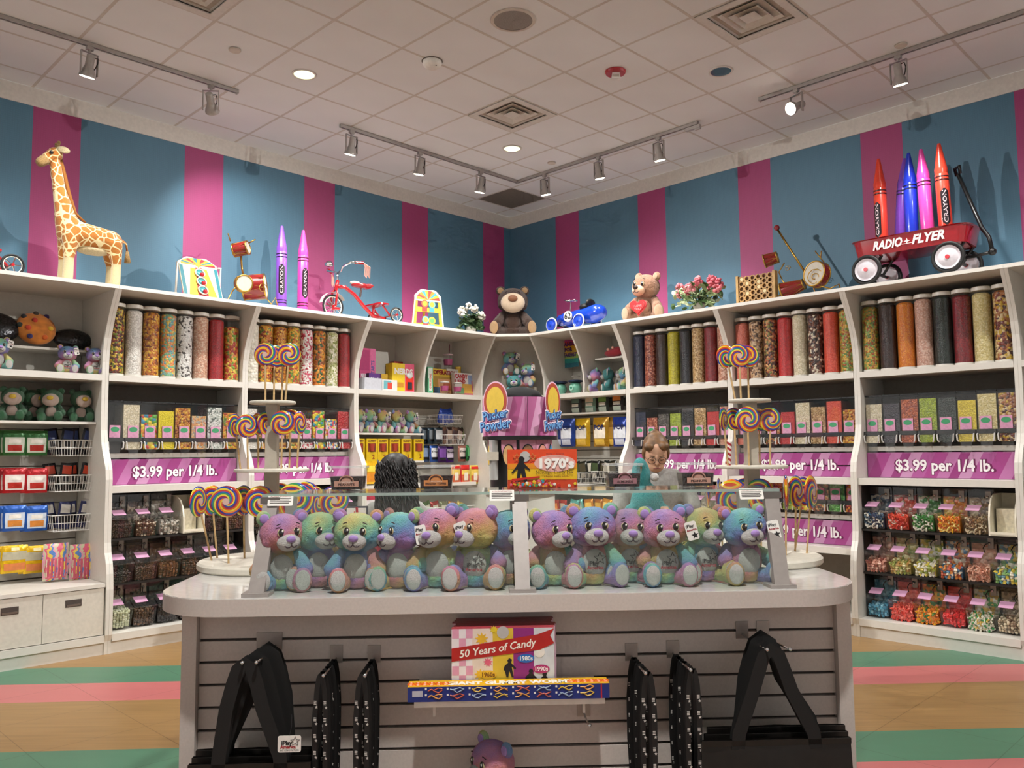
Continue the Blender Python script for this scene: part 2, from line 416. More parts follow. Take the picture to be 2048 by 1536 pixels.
diffuser(1.5*T, 1.5*T, 'square louvred air diffuser in the middle of the ceiling')
diffuser(1.5*T, -2.5*T, 'square louvred air diffuser at upper right of the ceiling')
diffuser(-3.5*T, 1.5*T, 'square louvred air diffuser cut off at upper left edge')

# small fittings
def on_ceiling(i, j): return ij(i*T, j*T, CEIL)
def downlight(i, j, lit, label, power=1.0):
    r = thing('downlight', label, 'ceiling light', on_ceiling(i, j), 0, 'recessed round downlights')
    mb = MB(); mb.lathe([(.085, -.006), (.1, -.006), (.102, 0), (.085, .0)], 28, cap=False); mb.lathe([(.085, -.006), (.078, .02)], 28, cap=False); part('trim_ring', mb, mat('#d8d2ca', .35), r, True)
    if lit:
        mb = MB(); mb.lathe([(.084, -.003), (.001, -.003)], 28, cap=False); part('lens', mb, mat('#dfe8c0', .5, emit=1.6), r)
        ld = bpy.data.lights.new('downlight_lamp', 'SPOT'); ld.energy = DOWN_W*power; ld.color = WARM; ld.spot_size = R_(150); ld.spot_blend = .8; ld.shadow_soft_size = .08
        lo_ = bpy.data.objects.new('downlight_lamp', ld); COL.objects.link(lo_); lo_.parent = r; lo_.location = (0, 0, -.03)
    else:
        mb = MB(); mb.lathe([(.084, -.004), (.07, -.002), (.05, -.0015), (.001, -.001)], 28, cap=False); part('reflector', mb, mat('#8b8680', .2, 1.0), r, True)
downlight(-1.5, 2.5, True, 'lit recessed downlight at left of the ceiling')
downlight(2.5, 2.5, True, 'lit recessed downlight nearest the room corner')
downlight(2.5, -1.5, False, 'unlit recessed downlight with a mirror-like cone at right')
for a, b, pw_, wh in ((-5.5, 2.5, 1.0, 'left of the picture'), (2.5, -5.5, 1.0, 'right of the picture'), (-1.5, -1.5, .8, 'above the picture, over the counter'), (-5.5, -5.5, 2.6, 'above the viewer')):  # unseen, assumed along the ceiling spacing; the viewer's raised to brighten the bears
    downlight(a, b, True, 'assumed lit recessed downlight overhead, '+wh, pw_)
for a, b, lb in ((-2.5, 2.5, 'small flat round cover plate at left of the ceiling'), (3.5, 2.5, 'small flat round cover plate near the room corner'), (3.5, -3.5, 'small flat round cover plate at right by the track')):
    mb = MB(); mb.lathe([(.042, -.012), (.046, -.008), (.046, 0)], 24); o = part('cover_plate', mb, mat('#cdc3b6', .6), smooth=True); o.location = on_ceiling(a, b); setp(o, lb, 'cover plate', 'round ceiling cover plates')
sp = thing('ceiling_speaker', 'large round grey speaker grille set in the ceiling', 'speaker', on_ceiling(-.48, -.48))
mb = MB(); mb.lathe([(.14, -.006), (.163, -.006), (.168, 0), (.14, 0)], 36, cap=False); part('rim', mb, mat('#cbc2b6', .5), sp, True)
mb = MB(); mb.lathe([(.141, -.004), (.001, -.008)], 36, cap=False); part('grille', mb, mat('#8e8780', .6, grain=.3, gscale=400), sp)
sd = thing('smoke_detector', 'white domed smoke detector on the ceiling', 'smoke detector', on_ceiling(-.5, 1.0))
mb = MB(); mb.lathe([(.075, 0), (.078, -.02), (.07, -.04), (.045, -.055), (.02, -.058)][::-1], 24); part('housing', mb, mat('#ded8ce', .45), sd, True)
mb = MB(); mb.lathe([(.085, -.003), (.085, 0)], 24); part('base', mb, mat('#6c645b', .6), sd)
mb = MB(); mb.box((.03, -.03, -.046), (.02, .02, .014)); part('sensor_slot', mb, mat('#4c463f', .6), sd)
fs_ = thing('fire_strobe', 'round red fire alarm strobe with clear lens on ceiling', 'alarm', on_ceiling(1.47, -.5))
mb = MB(); mb.lathe([(.078, -.022), (.085, -.01), (.085, 0)], 28); part('plate', mb, mat('#a52026', .4), fs_, True)
mb = MB(); mb.box((0, -.01, -.045), (.075, .05, .05), taper=.8); part('lens', mb, mat('#e4dcd3', .15), fs_)
mb = MB(); mb.box((0, -.036, -.05), (.05, .004, .02)); part('flash_tube', mb, mat('#b7a99b', .2), fs_)

# track lighting
GREY = mat('#b3aea9', .4, .2); DGREY = mat('#5b5752', .45)
def track(name, segs, label):
    r = thing(name, label, 'light track', (0, 0, 0), 0, 'ceiling light tracks')
    for (a, b) in segs:
        p, q = ij(a[0], a[1], CEIL-.012), ij(b[0], b[1], CEIL-.012); d = q-p; c = (p+q)/2
        mb = MB(); mb.box((0, 0, .0), (d.length, .036, .022)); mb.box((0, .012, -.014), (d.length, .011, .006)); mb.box((0, -.012, -.014), (d.length, .011, .006))
        part('rail', mb, GREY, r, loc=c, rot=(0, 0, math.atan2(d.y, d.x)))
        mb = MB(); mb.box((0, 0, -.0115), (d.length-.01, .012, .003)); part('slot', mb, mat('#2c2a28', .6), r, loc=c, rot=(0, 0, math.atan2(d.y, d.x)))
        mb = MB(); mb.box((0, 0, -.003), (.012, .042, .034)); part('end_cap', mb, GREY, r, loc=q, rot=(0, 0, math.atan2(d.y, d.x)))
TJ, TI = 2.19, 2.24
track('light_track', [((-6.5, TJ), (-1.165, TJ))], 'grey light track along the left side of the ceiling')
track('light_track', [((-.11, TJ+.02), (TI+.06, TJ+.02)), ((TI+.06, TJ+.02), (TI+.06, -.2))], 'grey L-shaped light track at the room corner')
track('light_track', [((TI, -6.5), (TI, -.88))], 'grey light track along the right side of the ceiling')
mb = MB(); mb.box((0, 0, -.03), (.16, .035, .03)); mb.box((.05, 0, -.05), (.06, .02, .02)); o = part('track_feed', mb, GREY); o.location = ij(TI+.06, -.15, CEIL-.02); o.rotation_euler = (0, 0, R_(-45)); setp(o, 'small grey power feed box at right end of L-shaped track', 'power feed')

def lamp_meshes():
    out = {}
    mb = MB(); mb.box((0, 0, -.02), (.05, .03, .035)); mb.cyl((0, 0, -.035), (0, 0, -.06), .012, n=10); out['adapter'] = mb.mesh('adapter', GREY)
    mb = MB()
    for s_ in (-1, 1): mb.box((s_*.064, 0, -.14), (.005, .022, .17))
    mb.box((0, 0, -.058), (.13, .022, .005)); out['yoke'] = mb.mesh('yoke', GREY)
    # head built pointing along -z from its pivot at the origin
    mb = MB(); mb.lathe([(.026, .085), (.03, .08), (.031, .0), (.036, -.015), (.055, -.055), (.06, -.075), (.06, -.085), (.054, -.085), (.05, -.07)], 20, cap=True); out['head'] = mb.mesh('lamp_head', GREY, True)
    mb = MB(); mb.lathe([(.053, -.083), (.001, -.081)], 20, cap=False); out['lens'] = mb.mesh('lens', mat('#fff4e0', .4, emit=14.0))
    mb = MB(); mb.tube([(.03, 0, .07), (.055, 0, .075), (.06, 0, .04), (.05, 0, .0), (.04, 0, -.02)], .004, 6); out['cable'] = mb.mesh('cable', BLACK)
    return out
LMP = lamp_meshes()
def spot(i, j, target, label, power=1.0, size=78):
    base = ij(i, j, CEIL-.02); tgt = Vector(target)
    piv = base+Vector((0, 0, -.16)); d = (tgt-piv); rz = math.atan2(d.y, d.x)-math.pi/2
    r = thing('track_spotlight', label, 'spotlight', base, rz, 'track spotlights')
    place('adapter', LMP['adapter'], r); place('yoke', LMP['yoke'], r)
    horiz = math.hypot(d.x, d.y); tilt = math.atan2(horiz, -d.z)     # 0 = straight down
    h = place('lamp_head', LMP['head'], r, (0, 0, -.16), (tilt, 0, 0))
    place('lens', LMP['lens'], h); place('cable', LMP['cable'], h)
    ld = bpy.data.lights.new('spot_lamp', 'SPOT'); ld.energy = SPOT_W*power; ld.color = WARM; ld.spot_size = R_(size); ld.spot_blend = .75; ld.shadow_soft_size = .045
    lo_ = bpy.data.objects.new('spot_lamp', ld); COL.objects.link(lo_); lo_.parent = h; lo_.location = (0, 0, -.095)
    return r
spot(-2.36, TJ, Lw(-2.5, .45, 2.2), 'track spotlight above the toy giraffe')
spot(-1.40, TJ, Lw(-.45, 0, 3.35), 'track spotlight turned away at inner end of left track')
spot(0.02, TJ+.02, Lw(-.02, .5, 2.2), 'track spotlight at left end of the L-shaped track')
spot(.86, TJ+.02, Lw(.82, .55, 2.2), 'second spotlight from left on the L-shaped track')
spot(1.72, TJ+.02, Lw(1.68, .55, 2.2), 'spotlight just left of the track corner')
spot(TI+.06, 1.78, Rw(1.76, .55, 2.2), 'spotlight just right of the track corner')
spot(TI+.06, 1.01, Rw(.95, .5, 2.2), 'second spotlight from right on the L-shaped track')
spot(TI+.06, .25, Rw(.2, .5, 2.2), 'track spotlight at right end of the L-shaped track')
spot(TI, -1.22, ij(-3.4, .6, 1.6), 'track spotlight facing the viewer at inner end of right track', .8)
spot(TI, -2.07, Rw(-2.12, .45, 2.2), 'track spotlight above the red wagon')
CROSS_FILL = 7.5  # unseen strong spots added to light the shelves from across the room
for k, u in enumerate((-3.6,)):
    spot(u, TJ, Rw(-.9, .5, 1.5), 'added fill spotlight on the left track outside the picture', CROSS_FILL, 58); spot(TI, u, Lw(-.9, .5, 1.5), 'added fill spotlight on the right track outside the picture', CROSS_FILL, 58)

# ================================================================ wall shelving
W_ = 1.2347; UL, UR = -1.955, 1.061
ZT, ZM, ZS = 2.93, 2.218, 1.305       # top board, middle shelf and price shelf: upper faces
DT, DM, DS, DB = .772, .53, .66, .765
PROF = [(DB, .15), (DB, .5), (DB-.012, .62), (.735, .70), (.70, .78), (.685, .86), (.68, 1.1), (.68, 1.36), (.668, 1.44), (.64, 1.5), (.59, 1.58), (.555, 1.66), (.535, 1.76), (.525, 2.0), (.525, 2.32),
        (.535, 2.42), (.56, 2.52), (.60, 2.62), (.65, 2.72), (.70, 2.80), (.74, 2.86), (.765, 2.90)]
def side_mesh():
    def f():
        mb = MB(); mb.side([(0, .0), (-DB+.02, .0), (-DB+.02, .1)] + [(-d, z) for d, z in PROF] + [(0, 2.90)], 0, .026); return mb.mesh('side_panel', WHITE)
    return cached('side', f)
LOWBACK_SHADED = mat('#8b8377', .55); RACK = mat('#221d1a', .45)  # lower backs coloured darker to stand in for shade under the middle shelf
UNITS = {}
def unit(key, side, u0, width, label, cat='shelving unit', lower='bins', slats=False, price=True, inner=None, right=True, backm=None):
    r = thing('shelving_unit', label, cat, Wp(side, u0, 0, 0), RZ[side], 'white wall shelving units')
    w = width
    place('side_panel', side_mesh(), r, (.0005, 0, 0))
    if right: place('side_panel', side_mesh(), r, (w-.0265, 0, 0))
    a, b = .028, w-.028
    mb = MB(); mb.span((.0005, -DT, 2.90), (w-.0005, 0, ZT)); part('top_board', mb, WHITE, r)
    mb = MB(); mb.span((a, -DM, ZM-.05), (b, -.001, ZM)); part('middle_shelf', mb, WHITE, r)
    mb = MB(); mb.span((a, -.012, ZM), (b, 0, 2.90)); part('back_panel', mb, WHITE2, r)
    if inner: place('divider', cached('divider', lambda: MB().side([(-.013, ZM), (-DM, ZM)]+[(-d, z) for d, z in PROF if z > ZM]+[(-.013, 2.90)], 0, .022).mesh('divider', WHITE)), r, (inner, 0, 0))
    mb = MB(); mb.span((a, -.012, .15), (b, 0, ZM-.05)); part('back_panel', mb, backm or LOWBACK_SHADED, r)
    if slats:
        z = .56 if lower == 'cab' else .25
        sm = MB().span((a+.002, -.03, 0), (b-.002, -.0125, .092)).mesh('slat', WHITE2)
        while z < ZM-.16: place('slat', sm, r, (0, 0, z)); z += .1016
    if price: mb = MB(); mb.span((a, -DS, ZS-.055), (b, -.013, ZS)); part('price_shelf', mb, WHITE, r)
    mb = MB(); mb.span((a, -DB+.01, .095), (b, -.013, .15)); part('plinth', mb, WHITE, r)
    mb = MB(); mb.span((.027, -DB+.03, 0), (w-.027, -DB+.045, .095)); part('kick_board', mb, WHITE, r)
    UNITS[key] = (side, u0, r); return r
def loc(key, x, d, z):
    side, u0, r = UNITS[key]; return Wp(side, u0+(x if side == 'L' else -x), d, z)
def rzk(key): return RZ[UNITS[key][0]]
unit('L0', 'L', UL-W_, W_, 'white shelving unit with cookie pillows and green plush, far left', slats=True, lower='cab', price=False)
unit('L1', 'L', UL, W_, 'white candy shelving unit below the tall carnival game board')
unit('L2', 'L', UL+W_, W_, 'white candy shelving unit below the two upright crayons')
unit('L3', 'L', UL+2*W_, 2.30-(UL+2*W_), 'white shelving unit with boxed games left of the room corner', slats=True, price=False, inner=.885)
unit('R0', 'R', 2.30, 2.30-UR, 'white shelving unit below the blue toy race car', slats=True, price=False, inner=.615)
unit('R1', 'R', UR, W_, 'white candy shelving unit below the teddy with a heart')
unit('R2', 'R', UR-W_, W_, 'white candy shelving unit below the wooden peg board')
unit('R3', 'R', UR-2*W_, W_, 'white candy shelving unit below the red toy wagon')
unit('R4', 'R', UR-3*W_, W_, 'white shelving unit cut off at the right edge', slats=True)
# corner unit
def cplan(d, back=.0): return [(2.301, JW-d), (IW-d, 2.301), (IW-back, 2.301), (IW-back, JW-back), (2.301, JW-back)]
r = thing('corner_shelving_unit', 'white corner shelving unit with an arched niche of teal bears', 'shelving unit', (0, 0, 0), R_(45), 'white wall shelving units')
mb = MB(); mb.prism(cplan(DT), 2.90, ZT); part('top_board', mb, WHITE, r)
mb = MB(); mb.prism(cplan(DM), ZM-.05, ZM); part('middle_shelf', mb, WHITE, r)
mb = MB(); mb.span((2.302, JW-.012, .15), (IW, JW, 2.90)); part('back_panel', mb, WHITE2, r)
mb = MB(); mb.span((IW-.012, 2.302, .15), (IW, JW-.012, 2.90)); part('back_panel', mb, WHITE2, r)
mb = MB(); q_ = [(2.303, JW-.14), (IW-.14, 2.303), (IW-.125, 2.303), (2.303, JW-.125)]; mb.prism(q_, ZM, 2.90); part('niche_back', mb, WHITE2, r)
mb = MB(); mb.prism(cplan(DB-.01), .0, .15); part('plinth', mb, WHITE, r)
for z in (.55, .95, 1.3): mb = MB(); mb.prism(cplan(DM-.08, .013), z-.03, z); part('lower_shelf', mb, WHITE, r)

# ---- sweets palettes
PAL = {
 'dark mixed': (['#5a2a12', '#c79a1e', '#7a8a1c', '#8c2418', '#3c1d10', '#d8b640'], .017), 'white': (['#e8e4dc', '#d9d4cc', '#f2efe8'], .012), 'amber mixed': (['#b5631a', '#d99a25', '#7a3512', '#c77c1c', '#e0b23a'], .016),
 'pastel mixed': (['#e59a54', '#7fb58c', '#6aa3ad', '#e3c55c', '#e88a5a', '#8fb7a5'], .018), 'white and black': (['#e9e8e4', '#dedcd8', '#efeeea', '#e4e2dd', '#55504c'], .016), 'peach': (['#dcb296', '#cf9f84', '#e4c4ab', '#c98f72'], .012),
 'red': (['#a8141f', '#8f0f19', '#b81c26'], .008), 'rainbow gummy': (['#d8a82a', '#c9512a', '#7d9a35', '#e0c04e', '#b2321f', '#e58a3a'], .021), 'white ball': (['#efe9d9', '#e6dfcc', '#f4efe2'], .027),
 'orange mixed': (['#d98a1c', '#e3b02c', '#8f2a14', '#c96f16', '#5d7a24'], .018), 'yellow mixed': (['#e0ac24', '#d88a20', '#b3401c', '#e9c648', '#6d8a2c'], .02), 'pink and white': (['#efe6e2', '#d6526e', '#e9d9d6', '#b3243c', '#f3eeea'], .016),
 'orange and green': (['#e0881a', '#c96a14', '#3f5a2a', '#e9a63a', '#8f4a14'], .021), 'pale green': (['#cfcf9f', '#b3b67a', '#e6e2c4', '#8f9a52', '#f0ecd8'], .016), 'navy': (['#18223f', '#141c36', '#1e2a4a'], .009),
 'brick red': (['#8f3a26', '#a8583c', '#702a1a', '#c9876a'], .012), 'dark brown': (['#2c1814', '#3a201a', '#241210'], .009), 'yellow green': (['#b3a814', '#c4ba1e', '#a3980f'], .009), 'midnight': (['#12151f', '#1a1e2a', '#0f1118'], .009),
 'tan': (['#c4a06a', '#a8834e', '#d6b98a', '#8f6d3c'], .012), 'crimson': (['#7c0d18', '#8f121e', '#6b0a14'], .008), 'rose tan': (['#c4876a', '#d69f86', '#a86a50', '#dcb7a0'], .011), 'salmon': (['#d9705c', '#e07f6a', '#cf6450'], .009),
 'speckled tan': (['#c9a47c', '#6b4a34', '#dcc0a0', '#a88058', '#4a3022'], .017), 'brown mixed': (['#5a2a1a', '#a8582c', '#3c1c12', '#d09a5c', '#7a7a34'], .018), 'bright red': (['#c01c22', '#b01419', '#cf2a2c'], .008),
 'cream': (['#dcd0b0', '#cfc29f', '#e8dec4'], .011), 'brown and white': (['#3c1f16', '#57301f', '#d9cbb4', '#2c150f', '#7a4a30'], .019), 'coral': (['#d9482f', '#e0563a', '#cf3e28'], .009), 'green and gold': (['#b3902c', '#5f7d2c', '#d0a63c', '#a3501c', '#8aa04a'], .016),
 'orange': (['#d97a14', '#e08a1e', '#cf6c0f'], .009), 'blush': (['#d0a38f', '#c4937e', '#dcb6a4'], .011), 'dark green': (['#16241c', '#1e3026', '#0f1a14'], .009), 'butter': (['#d9c98a', '#cdbb76', '#e3d69f'], .011), 'cola mixed': (['#4a1f14', '#a86a34', '#d9bf8a', '#702a1a', '#c4a02c'], .02),
 'bright mixed': (['#e8cc1c', '#c42a2a', '#2c8fb0', '#5fa83a', '#e88a1e', '#f0d83a'], .03), 'yellow': (['#f0dc10', '#e6d20c'], .010), 'pale orange': (['#e0a868', '#b9b4a4', '#e8c08a', '#a8a89c', '#d98c4a'], .014), 'white and grey': (['#dfe4de', '#c3cbc4', '#6f7a74', '#e9ece8'], .015), 'red ball': (['#b0141c', '#c4222a'], .017),
 'candy corn': (['#efe9df', '#d94f5a', '#3c7fb0', '#e8c83a', '#f4f0e8'], .017), 'grey': (['#4a4642', '#5f5a55', '#37332f'], .014), 'plum': (['#241a2c', '#2c2034', '#1a1220'], .009), 'lime': (['#93a814', '#a8bd20', '#83960f'], .011), 'lemon': (['#dcc414', '#e8d22a', '#cfb60c'], .010), 'rust': (['#a8481a', '#8f3a14', '#c46026'], .011),
 'green ball': (['#3f8f2c', '#57a83f', '#2f7a20'], .017), 'fire mixed': (['#a81c14', '#e08a1c', '#6b1410', '#c4441c'], .018)}
CM = {}
def cmat(n):
    if n not in CM: CM[n] = candy_mat('candy_'+n.replace(' ', '_'), *PAL[n])
    return CM[n]
SEC = {'L1': 'below the tall carnival game', 'L2': 'below the two upright crayons', 'R1': 'below the teddy with heart', 'R2': 'below the wooden peg board', 'R3': 'below the red wagon'}
TUBES = {'L1': ['dark mixed', 'white', 'amber mixed', 'pastel mixed', 'white and black', 'peach', 'red', 'rainbow gummy'], 'L2': ['white ball', 'orange mixed', 'amber mixed', 'yellow mixed', 'pink and white', 'orange and green', 'pale green', 'red'],
 'R1': ['navy', 'brick red', 'dark brown', 'yellow green', 'midnight', 'tan', 'crimson', 'rose tan'], 'R2': ['salmon', 'speckled tan', 'brown mixed', 'bright red', 'cream', 'brown and white', 'coral', 'green and gold'], 'R3': ['green and gold', 'dark brown', 'orange', 'blush', 'dark green', 'crimson', 'butter', 'cola mixed']}
BINS = {'L1': [None, 'cream', 'bright mixed', 'yellow', 'amber mixed', 'pale orange', 'white and grey', 'yellow mixed'], 'L2': ['white', 'orange mixed', 'amber mixed', 'yellow mixed', 'pink and white', 'bright mixed', 'candy corn', 'red ball'],
 'R1': ['navy', 'brick red', 'grey', 'lime', 'midnight', 'tan', 'bright red', 'rose tan'], 'R2': ['salmon', 'grey', 'brown mixed', 'bright red', 'cream', 'tan', 'coral', 'amber mixed'], 'R3': ['cream', 'plum', 'rust', 'lime', 'dark green', 'lemon', 'butter', 'cola mixed']}
# tall display tubes
TR = .0715; PITCH_T = (W_-.056)/8
tube_w = MB().lathe([(TR, .018), (TR, .585)], 28, cap=False).mesh('tube_wall', ACRYL, 'all')
tube_c = MB().lathe([(TR-.004, 0), (TR-.004, 1)], 28).mesh('candy', WHITE, True)
tube_b = MB().lathe([(TR+.001, 0), (TR+.001, .018)], 28).mesh('base', WHITE, True)
tube_l = MB().lathe([(TR+.002, 0), (TR+.002, .028), (TR-.004, .033)], 28).mesh('lid', WHITE, True)
for key, names in TUBES.items():
    for k, nm in enumerate(names):
        t = thing('candy_tube', 'tall tube of %s candy, %s in row %s' % (nm, ORD[k], SEC[key]), 'candy tube', loc(key, .028+PITCH_T*(k+.5), .435, ZM), rzk(key), 'tall candy tubes on the middle shelf')
        rr = random.Random(key+str(k)); h = .60
        place('base', tube_b, t); place('tube_wall', tube_w, t); place('lid', tube_l, t, (0, 0, .585))
        fill = (.56 if nm not in ('rainbow gummy',) else .50) - rr.random()*.015
        c = place('candy', tube_c, t, (0, 0, .019), (0, 0, rr.random()*6), cmat(nm)); c['kind'] = 'stuff'
        # geometry instead of scale so that sweets keep their size
        mb = cached('tc%.2f' % fill, lambda: MB().lathe([(TR-.004, 0), (TR-.004, fill*.97), (TR-.02, fill), (.001, fill+.004)], 28).mesh('candy', WHITE, True)); c.data = mb
        c.material_slots[0].link = 'OBJECT'; c.material_slots[0].material = cmat(nm)
# gravity bins
GB = {}
bw = PITCH_T-.004
def gb_meshes():
    x = bw/2
    mb = MB()
    mb.span((-x, -.45, 0), (x, -.447, .30)); mb.span((-x, -.45, 0), (-x+.003, -.22, .30)); mb.span((x-.003, -.45, 0), (x, -.22, .30)); GB['body'] = mb.mesh('body', ACRYL)
    mb = MB(); mb.span((-x, -.452, .30), (x, -.20, .312)); GB['lid'] = mb.mesh('lid', BLKPL)
    mb = MB(); mb.span((-.043, -.4545, .002), (.043, -.4515, .104)); GB['label'] = mb.mesh('label', mat('#d79ab8', .5, grain=.1, gscale=60))
    mb = MB(); mb.plate(circ(.034, 20, (0, .07), 1, .62), -.456, -.455); GB['emblem'] = mb.mesh('emblem', mat('#3f9a68', .5))
    mb = MB(); mb.plate(circ(.036, 20, (0, .07), 1, .64), -.4555, -.4548); GB['emblem_rim'] = mb.mesh('emblem_rim', mat('#b9a7c0', .5))
    mb = MB(); mb.plate([(-x+.004, .0), (x-.004, 0), (x-.004, -.07), (x-.03, -.105), (x-.034, -.19), (-x+.034, -.19), (-x+.03, -.105), (-x+.004, -.07)], -.505, -.50)
    mb.span((-x+.004, -.505, -.10), (-x+.007, -.42, -.03)); mb.span((x-.007, -.505, -.10), (x-.004, -.42, -.03)); GB['chute'] = mb.mesh('chute', ACRYL)
    for s_, q in ((-1, 'h0'), (1, 'h1')):
        mb = MB(); mb.tube([(s_*(x-.012), -.508, -.035), (s_*(x-.010), -.522, -.04), (s_*(x-.014), -.522, -.085), (s_*(x-.022), -.512, -.095)], .006, 6); GB[q] = mb.mesh('handle', mat('#e6e4e0', .2, .4))
    mb = MB(); mb.span((-x+.014, -.488, -.098), (x-.014, -.432, -.036)); GB['chute_candy'] = mb.mesh('candy_portion', WHITE)
gb_meshes()
def pf(h): return cached('gbc%.3f' % h, lambda: MB().box((0, -.34, h/2), (bw-.012, .21, h)).mesh('candy', WHITE))
def bin_row(key, names, dz, row=None):
    side, u0, r = UNITS[key]
    rk = thing('bin_rack', 'black rack holding the gravity bins %s%s' % (SEC[key], row or ''), 'rack', loc(key, 0, 0, dz), rzk(key), 'black bin racks')
    mb = MB(); mb.span((.03, -.499, 1.668), (W_-.03, -.30, 1.698)); part('rail', mb, BLKPL, rk)
    mb = MB(); mb.span((.03, -.215, 1.58), (W_-.03, -.20, 2.0)); part('back_plate', mb, RACK, rk)
    mb = MB(); mb.span((.03, -.43, 1.575), (W_-.03, -.415, 1.668)); part('lower_plate', mb, RACK, rk)
    mb = MB(); mb.span((.03, -.42, 1.53), (W_-.03, -.40, 1.57)); part('ledge', mb, WHITE, rk)
    for s_ in (.03, W_-.045): mb = MB(); mb.span((s_, -.40, 1.306), (s_+.015, -.013, 1.66)); part('upright', mb, RACK, rk)
    for k, nm in enumerate(names):
        rr = random.Random(key+'b'+str(k)+str(dz))
        lb = ('gravity bin of %s candy, %s in %s %s' % (nm, ORD[k], 'lower bin row' if row else 'bin row', SEC[key])) if nm else 'empty gravity bin, %s in bin row %s' % (ORD[k], SEC[key])
        t = thing('gravity_bin', lb, 'candy bin', loc(key, .028+PITCH_T*(k+.5), 0, 1.70+dz), rzk(key), 'clear gravity bins in the shelving')
        place('body', GB['body'], t); place('lid', GB['lid'], t)
        l = place('label', GB['label'], t, ((.01 if side == 'L' else -.012)+rr.uniform(-.004, .004), 0, 0), (0, rr.uniform(-.03, .03), 0)); place('emblem', GB['emblem'], l); place('emblem_rim', GB['emblem_rim'], l)
        place('chute', GB['chute'], t); place('handle', GB['h0'], t); place('handle', GB['h1'], t)
        if nm:
            h = rr.choice((.20, .235, .265, .28)); c = place('candy', pf(h), t, mat=cmat(nm)); c['kind'] = 'stuff'
            c = place('candy_portion', GB['chute_candy'], t, mat=cmat(nm)); c['kind'] = 'stuff'
def banner_mat():
    t = NT('price_banner'); sx = t.n('SeparateXYZ'); t.l(t.coord(), sx.inputs[0])
    v = t.math('ADD', t.math('MULTIPLY', sx.outputs[0], 2.2), t.math('MULTIPLY', sx.outputs[2], -1.1)); fr = t.math('FRACT', v)
    t.l(t.ramp(fr, [(0, hx('#a6468a')), (.22, hx('#bb74a8')), (.42, hx('#963c7c')), (.58, hx('#c48fb6')), (.78, hx('#ac5896'))], 'CONSTANT'), t.b.inputs['Base Color'])
    t.b.inputs['Roughness'].default_value = .3; return t.m
BANNER = banner_mat(); OUTL = mat('#6e1450', .5)
def banner(key, dz, row=''):
    t = thing('price_sign', 'striped magenta price sign %s%s' % (SEC[key], row), 'price sign', loc(key, .03, .452, 1.308+dz), rzk(key), 'magenta price signs')
    mb = MB(); mb.span((.002, 0, 0), (W_-.062, .004, .212)); part('panel', mb, BANNER, t)
    letter(t, '$3.99 per 1/4 lb.', .128, OUTL, (.612, -.0012, .098), bold=.0085, width=.775, name='lettering_outline'); letter(t, '$3.99 per 1/4 lb.', .128, mat('#f3eef0', .5), (.61, -.0025, .1), bold=.0035, width=.745)
for key in ('L1', 'L2', 'R1', 'R2', 'R3'):
    bin_row(key, BINS[key], 0); banner(key, 0)
# second tier of bins and sign in unit R2
DZ2 = -.60
side, u0, r2 = UNITS['R2']
mb = MB(); mb.span((.028, -DS+.02, ZS-.055+DZ2), (W_-.028, -.013, ZS+DZ2)); part('price_shelf', mb, WHITE, r2)
bin_row('R2', ['white', 'cola mixed', 'fire mixed', 'lime', 'bright mixed', 'brown mixed', 'green ball', 'fire mixed'], DZ2, ', lower tier')
banner('R2', DZ2, ', lower tier')

# ---- scoop bins
SB = {}
SW = (W_-.07)/6
def sb_meshes():
    x = SW/2-.004
    front = [(-.48, 0), (-.645, 0), (-.672, .15), (-.48, .15)]
    mb = MB()
    bow = [(-x, -.655), (-x*.5, -.672), (0, -.677), (x*.5, -.672), (x, -.655)]
    n = len(bow); vs = [(p[0]*.93, p[1]+.03, 0) for p in bow]+[(p[0], p[1], .15) for p in bow]
    fs = [(k, k+1, n+k+1, n+k) for k in range(n-1)]
    vs += [(-x*.93, -.45, 0), (-x, -.45, .15), (x*.93, -.45, 0), (x, -.45, .15)]
    fs += [(2*n, 0, n, 2*n+1), (n-1, 2*n+2, 2*n+3, 2*n-1)]
    mb.add(vs, fs); mb.span((-x, -.45, .15), (x, -.447, .34)); mb.span((-x, -.447, 0), (-x+.003, -.25, .34)); mb.span((x-.003, -.447, 0), (x, -.25, .34)); SB['body'] = mb.mesh('body', ACRYL)
    mb = MB(); vs = [(p[0], p[1]-.004, .152) for p in bow]+[(-x, -.50, .232), (x, -.50, .232)]
    mb.add(vs, [tuple(range(n))+(n+1, n)]); mb.add([(v[0], v[1], v[2]+.004) for v in vs], [tuple(range(n))+(n+1, n)])
    mb.tube([(p[0], p[1]-.006, .152) for p in bow], .004, 6); SB['lid'] = mb.mesh('lid', ACRYL)
    mb = MB(); mb.box((-.02, -.59, .2015), (.10, .085, .002), rot=(.445, 0, 0)); SB['label'] = mb.mesh('label', mat('#dfa9cb', .45))
    mb = MB(); x0 = .035
    mb.span((x0, -.463, .24), (x0+.04, -.451, .325)); SB['scoop_holder'] = mb.mesh('scoop_holder', mat('#a39d95', .2, .4))
    mb = MB(); mb.tube([(x0+.012, -.465, .28), (x0-.005, -.51, .275), (x0-.016, -.53, .25), (x0+.004, -.56, .215)], .004, 6); mb.ball((x0+.012, -.468, .28), .013, 8, 6); SB['scoop_handle'] = mb.mesh('scoop_handle', CHROME)
    mb = MB(); mb.span((-SW/2, -.45, .02), (-SW/2+.003, -.25, .30)); SB['b'] = mb
sb_meshes()
